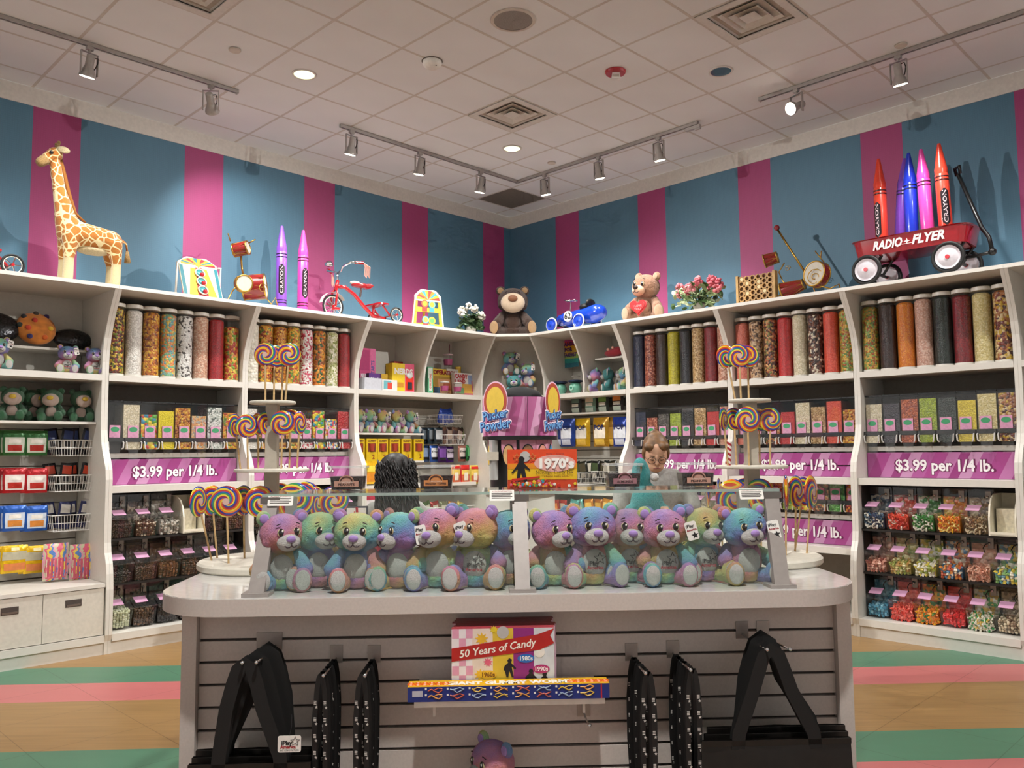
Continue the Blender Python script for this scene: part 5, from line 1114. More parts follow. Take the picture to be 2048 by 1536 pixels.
# ---------------- far left unit
board('L0', .03, W_-.03, .33, 2.43); board('L0', .03, W_-.03, .43, 1.83)
SEQ = mat('#3a3a3c', .22, .8, grain=.5, gscale=60, bump=.8)
def pillow(label, x, y, col, w, h, t, m=None, lean=-.35):
    p = WL('L', x, y, .26); o = thing('cookie_pillow', label, 'pillow', p, RZ['L'], 'round pillows on the far left shelf'); o.rotation_euler = (lean, 0, RZ['L'])
    mb = MB(); mb.ball((0, 0, h/2), (w/2, t/2, h/2), 28, 18); part('cushion', mb, m or mat(col, .85, grain=.25, gscale=18, sheen=.3), o, 'all'); return o
cp = pillow('orange cookie pillow with coloured candy dots', 74, 689, '#c4752a', .30, .285, .13)
for k, (x, z, c) in enumerate(((-.09, .23, '#26262c'), (0, .265, '#3a2a1e'), (.08, .25, '#3a2a66'), (-.02, .19, '#b3341e'), (-.07, .12, '#c4401c'), (.095, .13, '#d9a82c'), (-.06, .05, '#2f2a66'), (.05, .05, '#d9641c'), (-.125, .15, '#1e2a1e'))):
    y_ = -.065*math.sqrt(max(0, 1-(x/.15)**2-((z-.1425)/.1425)**2)); mb = MB(); mb.ball((x, y_, z), (.022, .016, .022), 12, 8); part('candy_dot', mb, mat(c, .8, sheen=.3), cp, 'all')
pillow('black sequin cushion right of the cookie pillow', 149, 697, '#333', .31, .2, .13, SEQ, -.6); pillow('black sequin cushion cut off at the left edge', -4, 683, '#333', .33, .26, .13, SEQ, -.4)
BG = 'tie-dye plush bears on the far left shelf'
bear('left of two tie-dye bears below the black sequin cushion', shelf_z(WL('L', 133, 740, .40), ZM), RZ['L']+R_(-12), .245, BG, .93, tilt=.05, tag=(.26, -.2, .74), logo=True); bear('right of two tie-dye bears below the black sequin cushion', shelf_z(WL('L', 190, 742, .42), ZM), RZ['L']+R_(-8), .245, BG, .95, tilt=-.06, tag=(.27, -.2, .74), logo=True)
bear('tie-dye bear cut off at left edge of middle shelf', shelf_z(WL('L', -6, 728, .40), ZM), RZ['L'], .27, BG, .7, tag=(.27, -.2, .74))
for k, (x, dd, lb) in enumerate(((24, .32, 'leftmost green plush toy with a pale face, front row'), (62, .17, 'green plush toy half hidden behind the others'), (103, .31, 'green plush toy with tan mask in the middle of shelf'), (160, .29, 'rightmost green plush toy with a pale face'))):
    bear(lb, shelf_z(WL('L', x, 835, dd), 1.83), RZ['L']+R_((-20, 10, -25, -10)[k]), .285, 'green plush toys on the far left shelf', fur=GREENF, muzzle=PALEF, nose=mat('#c9a83a', .5), sole=GREENF, name='green_plush', detail=False, snout=1.5, yaw=(.1, .3, 0, .25)[k])
rowz = {'green': (872, '#2f6a34', '#d9e0d0', '#b3281e'), 'red': (0, '#b31a22', '#e9dcd6', '#b3281e'), 'blue': (0, '#1e58b0', '#cfdcec', '#d98a3c'), 'yellow': (0, '#e3b616', '#d9d2b0', '#c96a3c')}
for nm, yb in (('green', 911), ('red', 986), ('blue', 1062), ('yellow', 1146)):
    _, c, c2, c3 = rowz[nm]
    for k, (x, dd) in enumerate(((20, .20), (28, .24), (62, .20), (72, .24))):
        wide = nm == 'yellow'
        pouch('%s candy bag hanging %s of its pair, far left unit' % (nm, ('behind the left one', 'at front left', 'behind the right one', 'at front right')[k]) if True else '', WL('L', x, yb, dd), RZ['L'], .19 if wide else .165, .215 if wide else .20, .035, c,
              ((-.82, .82, .12, .72, c2), (-.6, .6, .18, .42, c3), (-.5, .5, .5, .66, '#f2efe6')) if not wide else ((-.9, .9, .48, .78, '#b9b39a'), (-.8, .8, .1, .36, '#d9824a'), (-.3, .3, .82, .93, '#f0e6b0')), group='hanging %s candy bags' % nm)
for k, (yb, yt) in enumerate(((912, 868), (982, 945), (1060, 1030))):
    q = ('top', 'middle', 'lowest')[k]; p = WL('L', 142-k*3, yb, .24); basket('%s white wire basket of the far left unit' % q, p, RZ['L'], .32, .24, .13)
    cc = (('#26262e', '#2c3f78', '#c9c4ba'), ('#1c1c1e', '#c4401e', '#8f8a82'), ('#2a2f5a', '#c9c6be', '#16161a'))[k]
    for j in range(4):
        pouch('%s black candy packet in the %s far left basket' % (ORD[j], q), p + ij(-.11+.073*j, .06-.05*(j % 2), .012), RZ['L'], .10, .22, .03, cc[0], ((-.8, .8, .2, .55, cc[2]), (-.7, .7, .58, .9, cc[1]), (-.45, .45, .3, .5, '#1a1a1e')), group='candy packets in the far left baskets', tilt=-.15+.08*j, roll=(-.12, .1, -.05, .14)[j])
def rainbow_mat():
    t = NT('rainbow_wrap'); sx = t.n('SeparateXYZ'); t.l(t.coord(), sx.inputs[0]); nz = t.n('TexNoise', i_Scale=14.0, i_Detail=3.0); t.l(t.coord(), nz.inputs['Vector'])
    v = t.math('FRACT', t.math('ADD', t.math('MULTIPLY', sx.outputs[0], 11.0), t.math('MULTIPLY', nz.outputs[0], 1.6)))
    t.l(t.ramp(v, [(0, hx('#d9607c')), (.2, hx('#e3c25a')), (.4, hx('#5f86c4')), (.6, hx('#e0a0b0')), (.8, hx('#c9c4a4'))], 'CONSTANT'), t.b.inputs['Base Color']); t.b.inputs['Roughness'].default_value = .25; return t.m
RAIN = rainbow_mat()
for k, x in enumerate((112, 164)):
    o = pouch('%s rainbow striped candy bag above the drawers' % ('left', 'right')[k], WL('L', x-2, 1160, .36), RZ['L'], .19, .29, .05, '#c9a0b0', ((-.8, .8, .06, .6, '#d9697c'),), group='rainbow candy bags'); o.children[0].material_slots[0].link = 'OBJECT'; o.children[0].material_slots[0].material = RAIN
    for j in range(6): mb = MB(); mb.span((-.075+.026*j-.004, -.034, .03), (-.075+.026*j+.004, -.03, .17)); part('candy_stick', mb, RAIN, o)
r = thing('base_cabinet', 'white low cabinet with two doors at far left', 'cabinet', loc('L0', 0, 0, 0), rzk('L0'))
mb = MB(); mb.span((.03, -.70, .152), (W_-.03, -.035, .52)); part('carcass', mb, WHITE, r); mb = MB(); mb.span((.03, -.755, .522), (W_-.03, -.035, .55)); part('worktop', mb, WHITE, r)
sx = loc('L0', 0, 0, 0)
us = Lpx(85, 1230, .745)[0]-(UL-W_); mids = us
for k, (a, b) in enumerate(((.034, mids-.002), (mids+.002, W_-.034))):
    mb = MB(); mb.span((a, -.745, .156), (b, -.702, .517)); d_ = part('door', mb, mat('#d6d0c4', .45), r)
    hx_ = Lpx(20 if k == 0 else 147, 1205, .745)[0]-(UL-W_); mb = MB(); mb.span((hx_-.058, -.748, .40), (hx_+.058, -.744, .455)); h_ = part('handle_recess', mb, mat('#4a413c', .5), d_); mb = MB(); mb.span((hx_-.05, -.751, .405), (hx_+.05, -.746, .42)); part('handle_grip', mb, mat('#8f8880', .3, .8), h_)

# ---------------- games left of the corner (unit L3 upper)
RL = RZ['L']
def up(x, y=775, d=.35): return shelf_z(WL('L', x, y, d), ZM)
carton('tall pink candy carton behind the divider', up(731, 772, .30), RL, .20, .08, .46, '#c9477c', ((-.1, .02, .22, .44, '#b0306a'), (.03, .1, .0, .46, '#d96a9a')), (('NERDS', .06, '#e9e2e6', -.03, .16, dict(bold=.002, width=.12)), ('SWEETARTS', .06, '#3c4f9a', .066, .2, dict(roll=R_(90), bold=.001, width=.26))))
carton('purple taffy candy carton on its side', up(763, 776, .34), RL, .40, .10, .19, '#4a1f5a', ((-.2, -.06, .07, .19, '#6a3a8f'), (-.04, .2, .13, .19, '#d9b03a'), (-.02, .2, .0, .13, '#5a1a3a')), (('Wonka', .05, '#e6dff0', -.13, .13, dict(shear=.3)), ('Laffy Taffy', .07, '#efe9f2', .07, .09, dict(bold=.002, width=.24, roll=-.04))))
carton('clear plastic tub in front of the taffy carton', up(741, 779, .46), RL, .22, .1, .125, '#c9ccd4', (), (), name='plastic_tub', rough=.2)
carton('small white candy carton beside the plastic tub', up(775, 780, .44), RL, .20, .08, .12, '#e3e0dc', ((-.08, .02, .02, .11, '#6fb0b8'), (-.03, .03, .02, .09, '#d94a3a')))
carton('large dark red carton leaning at the back', up(812, 778, .12), RL, .40, .08, .37, '#a3242a', ((-.18, .18, .03, .34, '#b83236'),), (('Now and', .06, '#e3c9a0', -.06, .30, dict(shear=.3, bold=.001)), ('Later', .06, '#e3c9a0', -.06, .24, dict(shear=.3, bold=.001))))
nb = carton('yellow and pink gumball machine carton', up(800, 779, .40), RL, .30, .12, .31, '#e0c02a', ((.02, .15, .0, .31, '#d95a7a'), (.03, .14, .02, .17, '#d9301f'), (-.13, .0, .05, .10, '#c98a2a')), (('NERDS', .085, '#f0ece2', 0, .22, dict(bold=.004, width=.25)),))
mb = MB(); mb.span((.055, -.069, .03), (.115, -.065, .11)); part('window', mb, mat('#3a3a40', .2), nb); mb = MB(); mb.ball((.085, -.062, .185), (.045, .012, .035), 14, 8); part('globe_print', mb, mat('#cfd6d2', .3), nb, 'all')
carton('slim green toothpaste-style candy box', up(858, 782, .44), RL, .075, .05, .30, '#5fae84', ((-.03, .03, .17, .29, '#dfe9df'), (-.02, .02, .03, .26, '#d9dfd2')), (('COLOSSAL', .035, '#c93a2a', 0, .14, dict(roll=R_(90), width=.17, bold=.001)),))
carton('yellow surgery board game box leaning back', up(893, 783, .28), RL, .42, .06, .31, '#d9b53a', ((-.2, .2, .01, .22, '#b0883a'), (-.14, .1, .02, .19, '#d9a070'), (-.21, -.12, .0, .09, '#4a6a8a'), (.12, .2, .03, .2, '#3f6aa0'), (-.06, .04, .06, .14, '#c4603a')), (('OPERATION', .07, '#8f1c14', -.02, .265, dict(bold=.003, width=.36)),), tilt=-.12)
cl_ = carton('white board game box with candy path picture', up(935, 788, .36), RL, .42, .06, .27, '#e6e0dc', ((-.2, .2, .005, .10, '#c96a7a'), (.0, .2, .1, .25, '#8fa0c4'), (-.1, .1, .03, .14, '#d9a84a'), (.05, .2, .05, .18, '#c94a6a'), (-.2, -.08, .02, .09, '#6f9a6a')), (('CANDY', .07, '#b3202c', -.11, .225, dict(bold=.003, width=.2)), ('LAND', .07, '#b3202c', -.13, .165, dict(bold=.003, width=.16))), tilt=-.1)
def cup(label, p, r0, r1, h, col, straw=False, group=None, name='plastic_cup', band='#b0507c'):
    o = thing(name, label, 'cup', p, group=group); mb = MB(); mb.lathe([(r0*.9, 0), (r0, .004), (r1, h)], 20, cap=False); mb.lathe([(r0, .004), (.001, .004)], 20, cap=False); part('cup', mb, ACRYL, o, 'all')
    mb = MB(); mb.lathe([(r0+(r1-r0)*.3+.0008, h*.3), (r0+(r1-r0)*.7+.0008, h*.7)], 20, cap=False); part('print_band', mb, mat(band, .4), o, 'all')
    mb = MB(); mb.lathe([(r1+.003, h), (r1+.003, h+.01), (.01, h+.02)], 20); part('lid', mb, mat(col, .3), o, True)
    if straw: mb = MB(); mb.cyl((.01, 0, .02), (.02, 0, h+.13), .005, n=8); part('straw', mb, mat('#6a2438', .4), o)
    return o
mb = MB(); mb.span((1.0, -.30, 2.42), (1.16, -.10, 2.43)); 
cup('pink printed tumbler with straw above the surgery game', shelf_z(WL('L', 896, 748, .2), 2.54), .045, .058, .17, '#d9b9c0', True)
rs = thing('riser_block', 'small white riser behind the surgery game box', 'riser', shelf_z(WL('L', 896, 748, .2), ZM), RL); mb = MB(); mb.box((0, 0, .16), (.18, .16, .32)); part('block', mb, WHITE2, rs)
for k, x in enumerate((889, 915)): cup('%s small clear printed cup before the board games' % ('left', 'right')[k], up(x, 788, .48), .036, .05, .13, '#d6d2cc', group='small printed cups')
for k, x in enumerate((914, 944)):
    o = thing('dough_can', 'yellow can standing %s behind the candy path game' % ('left', 'right')[k], 'can', shelf_z(WL('L', x+2, 752, .22), ZM+.28), 0, 'yellow cans'); mb = MB(); mb.lathe([(.035, 0), (.035, .06)], 18); part('can', mb, mat('#d9a82a', .4), o, True); mb = MB(); mb.lathe([(.038, .06), (.038, .08)], 18); part('lid', mb, mat('#e6c040', .4), o, True)
rs = thing('riser_block', 'low white riser behind the candy path game', 'riser', shelf_z(WL('L', 930, 752, .2), ZM), RL); mb = MB(); mb.box((0, 0, .135), (.42, .14, .27)); part('block', mb, WHITE2, rs)

# ---------------- corner niche
for k, (x, y, yy, s_, hu, lb) in enumerate(((1020, 752, 3.80, .31, .7, 'teal and pink bear sitting highest in the corner niche'), (1056, 775, 3.74, .31, .66, 'pastel bear at right of the corner niche'), (1028, 797, 3.67, .30, .75, 'teal bear low in the corner niche behind the machine'))):
    p = at_y(x, y, yy); bear(lb, p, R_((10, -20, 0)[k]), s_, 'bears in the corner niche', hu, fur=TEALF if k == 2 else None, tag=(.28, -.2, .75) if k < 2 else None, yaw=(.2, -.3, 0)[k])
    if p.z-ZM > .03:
        rs = thing('riser_block', 'clear riser under the %s niche bear' % ('highest', 'right')[min(k, 1)], 'riser', Vector((p.x, p.y, ZM)), 0); mb = MB(); mb.box((0, -.0, (p.z-ZM)/2), (.2, .16, p.z-ZM-.002)); part('block', mb, mat('#8f887c', .5), rs)

# ---------------- right of the corner (unit R0 upper)
RR = RZ['R']
def upr(x, y=780, d=.35): return shelf_z(WL('R', x, y, d), ZM)
p = WL('R', 1138, 735, .16); t = thing('hanging_towel', 'rainbow striped towel with lettering hanging in right niche', 'towel', p, RR)
tw, th_ = .30, .37; cols = ['#c04a8a', '#d9404a', '#e3a82a', '#e0b84a', '#8fae5a', '#2f8f86', '#2a6a78']
for k, c in enumerate(cols):
    z1 = th_*(1-k/7); z0 = th_*(1-(k+1)/7); mb = MB(); n = 12; vs = []
    for z in (z0, z1): vs += [(-tw/2+tw*i/n, .006*math.sin(i*1.1), z) for i in range(n+1)]
    mb.add(vs, [(i, i+1, n+2+i, n+1+i) for i in range(n)]); part('stripe', mb, mat(c, .85, grain=.15, gscale=90), t, 'all')
for s, z in (('CANDY', .28), ('FOR', .215), ('BREAKFAST', .15)): letter(t, s, .062, mat('#54306a', .8), (0, -.009, z), bold=.003, width=.26 if len(s) > 5 else None)
mb = MB(); mb.cyl((-tw/2, .005, th_), (tw/2, .005, th_), .008, n=8); part('rod', mb, BLACK, t)
for k, x in enumerate((1121, 1151)):
    o = thing('globe_mug', '%s round teal bear-face mug in the right niche' % ('left', 'right')[k], 'mug', upr(x, 783, .40), RR, 'round teal mugs'); mb = MB(); mb.lathe([(.03, 0), (.055, .012), (.075, .05), (.075, .08), (.06, .115), (.05, .125), (.046, .12)], 24); part('bowl', mb, mat('#6fb29a', .25, coat=.4), o, 'all')
    mb = MB(); mb.plate(circ(.03, 18, (0, .065)), -.078, -.074); part('face_print', mb, mat('#a9d4c0', .4), o); mb = MB(); mb.plate(hp_ if False else [(p_[0]*.11, p_[1]*.11+.065) for p_ in hp[::-1]], -.0795, -.078); part('heart_print', mb, mat('#3f8f78', .4), o)
    mb = MB(); mb.lathe([(.06, .13), (.085, .14), (.085, .155), (.06, .16)], 24); part('dark_lid', mb, mat('#1f2a4a', .4), o, True)
cup('clear square drinking glass in the right niche', upr(1152, 770, .22), .05, .05, .22, '#cfcac2', name='drinking_glass')
board('R0', .655, 1.235-.035, .36, Rpx(1205, 716, .35)[1])
p = WL('R', 1228, 714, .3); o = thing('red_slipper_toy', 'dark red soft toy on the small niche shelf', 'soft toy', p, RR); mb = MB(); mb.ball((0, 0, .045), (.13, .06, .05), 18, 12); mb.ball((.06, 0, .07), (.06, .06, .045), 16, 10); place('body', remeshed(mb, .01, 3, 'body', mat('#8f1f2c', .85, sheen=.3)), o); mb = MB(); mb.ball((-.05, -.04, .085), .018, 10, 8); mb.ball((.02, -.045, .1), .018, 10, 8); part('pale_spots', mb, mat('#d9a090', .8), o, 'all')
for k, (x, hu, f_, lb) in enumerate(((1193, .93, None, 'lilac and teal bear at left of the right niche'), (1218, .75, TEALF, 'solid teal bear in the middle of the right niche'), (1250, .6, None, 'pale green bear at right of the right niche'))):
    bear(lb, upr(x, 783, (.42, .36, .36)[k]), RR+R_(-35), .285, 'bears in the right niche', hu, fur=f_, yaw=-.2, tag=(.27, -.15, .75) if k else None)

# ---------------- slat wall left of the corner (unit L3 lower)
zb = Lpx(780, 866, .38)[1]; board('L3', .03, 1.0, .40, zb)
for k, (x, hu) in enumerate(((716, .55), (737, .6), (762, .45), (790, .45), (818, .62))):
    bear('%s of five tie-dye bears on the slat wall shelf' % ('leftmost', 'second from left', 'middle one', 'fourth from left', 'rightmost')[k], shelf_z(WL('L', x+2, 862, .28), zb), RL+R_(8), .27, 'bears on the slat wall shelf', hu, yaw=.3, tag=(.27, -.15, .75) if k in (2, 4) else None)
zb2 = Lpx(780, 922, .38)[1]; board('L3', .03, 1.0, .40, zb2)
for k, x in enumerate((712, 737, 759, 783, 807, 831)):
    o = carton('yellow boxed red drink cup, %s from left on slat wall' % ORD[k], shelf_z(WL('L', x, 921, .33), zb2), RL, .135, .12, .24, '#d9b816', ((-.05, .05, .10, .19, '#7a3a22'),), (('GUMMY', .03, '#6a3a10', 0, .215, dict(bold=.001)), ('2', .06, '#8f2a14', .02, .045, dict(bold=.002))), 'yellow boxed drink cups')
    mb = MB(); mb.lathe([(.026, .105), (.036, .185)], 14, (0, -.056, 0)); part('red_cup', mb, mat('#a8402c', .35), o, True)
zb3 = Lpx(780, 970, .45)[1]; board('L3', .03, 1.70, .50, zb3, th=.035)
def pack(label, side, x, yb, d, w, h, col, patches=(), text=None, group=None, tilt=0.0, roll=0.0, t=.04): return pouch(label, WL(side, x, yb, d), RZ[side], w, h, t, col, patches, text, group, tilt=tilt, roll=roll)
basket('upper white wire basket left of the corner', WL('L', 889, 848, .26), RL, .36, .24, .10); basket('lower white wire basket left of the corner', WL('L', 897, 889, .28), RL, .32, .24, .11)
for k in range(3): pack('blue folded packet in the upper corner basket, %s' % ORD[k], 'L', 882+9*k, 847, .26, .14, .17, '#1f3f9a', ((-.7, .7, .3, .7, '#2f58b4'),), None, 'blue packets in a basket', roll=.3-.3*k)
for k in range(5): pack('brown wrapped sweet packet in lower corner basket, %s' % ORD[k], 'L', 882+8*k, 888, .28, .1, .2, ('#3a2420', '#7a5a4a')[k % 2], ((-.7, .7, .3, .8, ('#b09a8a', '#4a3030')[k % 2]),), None, 'brown packets in a basket', roll=-.3+.15*k)
for k, (x, yb, c, c2, nm) in enumerate(((850, 888, '#20303f', '#6f7f8a', 'slate'), (864, 888, '#1f3a4a', '#8a97a0', 'steel blue'), (877, 888, '#26343c', '#c4c9cc', 'grey blue'), (930, 886, '#2a3a1a', '#6f7f3a', 'olive'), (943, 886, '#33471c', '#8a9a4a', 'moss'), (952, 886, '#2c4020', '#d9dfc0', 'leaf green'),
                                     (850, 924, '#2f4a78', '#8aa0c4', 'denim blue'), (868, 924, '#2f58a8', '#e3e6ea', 'bright blue'), (884, 925, '#3a1f5a', '#7a4aa0', 'violet'), (899, 925, '#4a1f7a', '#e0d4ea', 'purple'), (924, 923, '#b0705f', '#e9d9d0', 'salmon'), (940, 922, '#1f6a34', '#5fb070', 'emerald'), (952, 922, '#1f8f44', '#e0ece0', 'bright green'))):
    pack('%s candy bag hanging by the corner slat wall' % nm, 'L', x, yb, .2+.05*(k % 3), .13, .19, c, ((-.75, .75, .3, .85, c2), (-.6, .6, .15, .3, '#1c1c20')), ('Trolli', .03, '#1c1c22', .12) if c2[1] in 'de' else None, 'candy bags hanging by the corner')
pack('large yellow gummy bag left of the dark-haired head', 'L', 741, 968, .42, .21, .24, '#e3b21a', ((-.75, .75, .1, .5, '#d98a2a'), (-.6, .6, .55, .8, '#e9d04a')), None, None); pack('green candy bag behind the large yellow gummy bag', 'L', 770, 966, .32, .2, .25, '#4a8a2c', ((-.7, .7, .3, .8, '#7ab04a'),))
for k, x in enumerate((911, 930, 949)): pack('red and yellow licorice packet, %s of three by the toffee tub' % ORD[k], 'L', x, 968, .46, .14, .22, ('#d9b08a', '#c9302a', '#d9c04a')[k], ((-.85, .85, .1, .45, '#c4603a'), (-.85, .85, .5, .75, '#e3c45a'), (-.85, .85, .8, .93, '#c4201f'), (-.4, .4, .2, .6, '#efe6d0')), None, 'licorice packets')
basket('wire basket of wrapped sweets on lower left slat wall', WL('L', 868, 1030, .36), RL, .30, .26, .09); basket('wire basket of orange sweets on lower left slat wall', WL('L', 912, 1027, .36), RL, .36, .26, .09)
for k in range(5): pack('green and red wrapped packet in lower left baskets, %s' % ORD[k], 'L', 856+15*k, 1027, .36, .12, .14, ('#4a6a2c', '#a8302a', '#8a8f6a', '#c98a3a', '#d9c46a')[k], ((-.6, .6, .3, .7, '#e0dcc8'),), None, 'packets in the lower left baskets', roll=-.3+.17*k)
for k, x in enumerate((741, 757)): pack('%s bag beside the register, seen through the glass' % ('pink and red', 'bright blue')[k], 'L', x, 1030, .5, .17, .26, ('#c42a4a', '#1f6fc4')[k], ((-.7, .7, .35, .6, ('#e6dce0', '#dfe9f2')[k]), (-.6, .6, .1, .28, '#d9a84a')))
zl = Lpx(900, 1045, .45)[1]; board('L3', .03, 1.70, .55, zl, th=.035)

# ---------------- slat wall right of the corner (unit R0 lower)
zr = Rpx(1180, 825, .3)[1]; board('R0', .04, 1.2, .36, zr)
for k, (x, c, c2) in enumerate(((1153, '#1c1f1e', '#5f7a70'), (1181, '#6f8f7c', '#d9c9b0'), (1207, '#1f2a1c', '#6f9a4a'), (1236, '#2a1a14', '#d9823a'))):
    pouch('%s snack bag on the little shelf right of the corner' % ('black', 'pale green', 'dark green', 'black and orange')[k], shelf_z(WL('R', x, 823, .26), zr), RR, .16, .20, .06, c, ((-.7, .7, .05, .3, '#b9c4b4'), (-.7, .7, .6, .9, c2), (-.6, .6, .38, .55, '#e6e2d6')), None, 'snack bags on a small shelf', foil=False)
for k, (x, c, c2, nm) in enumerate(((1118, '#16244f', '#2a3f80', 'navy'), (1136, '#1f3f8f', '#dfe4ec', 'blue'), (1166, '#d9ae1c', '#f0ece0', 'bright gold'), (1203, '#b3861a', '#efe6d4', 'amber gold'), (1222, '#8a6414', '#a87c1c', 'dark gold'), (1243, '#1c3a94', '#e3e8f0', 'royal blue'))):
    pouch('%s popcorn bag hanging right of the corner' % nm, WL('R', x, 893, .26+.04*(k % 2)), RR, .23, .33, .09, c, ((-.7, .7, .28, .66, c2), (-.6, .6, .06, .26, ('#c9cfe0', '#e0b84a')['gold' in nm])), ('POP', .075, '#14265f', .215) if 'd' not in nm[:1] else None, 'popcorn bags right of the corner')
basket('wire basket of black packets right of the nostalgia box', WL('R', 1172, 968, .32), RR, .36, .28, .13); basket('wire basket of dark packets beside the almond tub', WL('R', 1222, 966, .32), RR, .34, .28, .13)
for k in range(8): pack('black chocolate packet in the right corner baskets, %s' % ORD[k], 'R', 1160+10*k, 964, .30+.03*(k % 2), .13, .24, ('#1a1a1a', '#26261c', '#141a16')[k % 3], ((-.7, .7, .5, .9, ('#3a4a2c', '#4a4430', '#c9c4b4')[k % 3]), (-.5, .5, .2, .42, '#8f8a7c')), None, 'black packets in the right corner baskets', roll=-.25+.1*(k % 6))
zq = Rpx(1180, 985, .5)[1]; board('R0', .03, 1.21, .5, zq, th=.03)
zq2 = Rpx(1180, 1037, .5)[1]; board('R0', .03, 1.21, .55, zq2, th=.03)
basket('wire basket of red packets behind the glass case', WL('R', 1118, 1034, .46), RR, .30, .26, .1)
for k, (x, c, c2) in enumerate(((1100, '#b3281f', '#e6d9d0'), (1112, '#a8301f', '#d9823a'), (1125, '#c43a2a', '#e3c9b0'), (1146, '#5fb0a8', '#dfe9e4'), (1162, '#7ac4b8', '#c9dfd8'), (1180, '#d98a1f', '#f0c45a'), (1196, '#c97a1a', '#e9b84a'), (1212, '#e09a24', '#f2d07a'), (1226, '#b86a14', '#e0a83a'))):
    pack('%s sweet packet standing behind the glass case, %s from left' % (('red', 'red', 'red', 'teal', 'teal', 'orange', 'orange', 'orange', 'orange')[k], ORD[k]), 'R', x, 1034, .42+.04*(k % 2), .13, .2, c, ((-.7, .7, .3, .8, c2),), None, 'packets behind the glass case', roll=-.2+.12*(k % 4))
# goods in the unit cut off at the right edge
board('R4', .03, W_-.03, .4, 1.9, th=.02)
for z, c in ((ZM, '#1c1a1a'), (1.91, '#8f2a30'), (1.5, '#3f5a8a')):
    for k in range(3): carton('%s candy carton %s in the unit at the right edge' % ({'#1c1a1a': 'black', '#8f2a30': 'red', '#3f5a8a': 'blue'}[c], ORD[k]), loc('R4', .2+.26*k, .3, z if z != 1.5 else 1.306), RR, .2, .1, .24, c, ((-.08, .08, .05, .2, '#c9c4b4'),))

# ================================================================ island counter
IO = Vector((-.013, -3.405, 0)); IM = Matrix.Rotation(ISL_RZ, 3, 'Z')
def IS(x, y, z): return IO + IM @ Vector((x, y, 0)) + Vector((0, 0, z))
def I_px(x, y, yl):
    """world point under a pixel on the island plane local y = yl; returns local (x, z)"""
    n = IM @ Vector((0, 1, 0)); r_ = ray(x, y); o = IS(0, yl, 0); P = CAM + r_*((o-CAM).dot(n)/r_.dot(n)); l = IM.transposed() @ (P-IO); return l.x, l.z
def I_z(x, y, z): P = at_z(x, y, z); l = IM.transposed() @ (P-IO); return l.x, l.y
ZC = 1.08
LAM = mat('#c9bfb8', .5, grain=.04, gscale=120); TOPW = mat('#d8d6d2', .12, coat=.5)
ct = thing('island_counter', 'island counter with rounded glossy white top and slatted front', 'counter', IO, ISL_RZ)
CX, HW = -.022, 1.24
pl = []
for cx, cy_, a0, r_ in ((CX+HW-.27, 1.05-.12, 0, .12), (CX-HW+.27, 1.05-.12, 90, .12), (CX-HW+.27, .27, 180, .27), (CX+HW-.27, .27, 270, .27)):
    cx = cx+(.15 if a0 in (0,) else -.15 if a0 == 90 else 0)
    for k in range(9): a = R_(a0+90*k/8); pl.append((cx+r_*math.cos(a), cy_+r_*math.sin(a)))
mb = MB(); mb.prism(pl, ZC-.058, ZC-.002); part('edge_band', mb, LAM, ct, True)
mb = MB(); mb.prism([(CX+(p[0]-CX)*.9985, .5+(p[1]-.5)*.9985) for p in pl], ZC-.002, ZC); part('counter_top', mb, TOPW, ct)
XL = I_px(362, 1400, .15)[0]; XR = I_px(1706, 1400, .15)[0]; PW = .05; SY = .172
for a, b in ((XL, XL+PW), (XR-PW, XR)): mb = MB(); mb.span((a, SY-.03, 0), (b, .95, ZC-.0585)); part('end_post', mb, LAM, ct)
mb = MB(); mb.span((XL+PW, SY+.016, .05), (XR-PW, SY+.03, ZC-.0585)); part('core_panel', mb, mat('#4a403a', .8), ct)
mb = MB(); mb.span((XL+PW, .92, .05), (XR-PW, .95, ZC-.0585)); part('back_panel', mb, LAM, ct)
g0 = I_px(1024, 1269, SY)[1]; pitch = .0762
sm = MB().span((XL+PW+.001, SY, 0), (XR-PW-.001, SY+.0155, pitch-.010)).mesh('slat', LAM)
mb = MB(); mb.span((XL+PW+.001, SY, g0+.005), (XR-PW-.001, SY+.0155, ZC-.0585)); part('slat', mb, LAM, ct)
z = g0-.005-(pitch-.010)
while z > .05: place('slat', sm, ct, (0, 0, z)); z -= pitch
mb = MB(); mb.span((XL+.02, SY+.04, 0), (XR-.02, .93, .05)); part('plinth', mb, BLACK, ct)
mb = MB(); mb.span((XL+PW, SY+.03, .05), (XR-PW, .92, .07)); part('floor_panel', mb, LAM, ct)

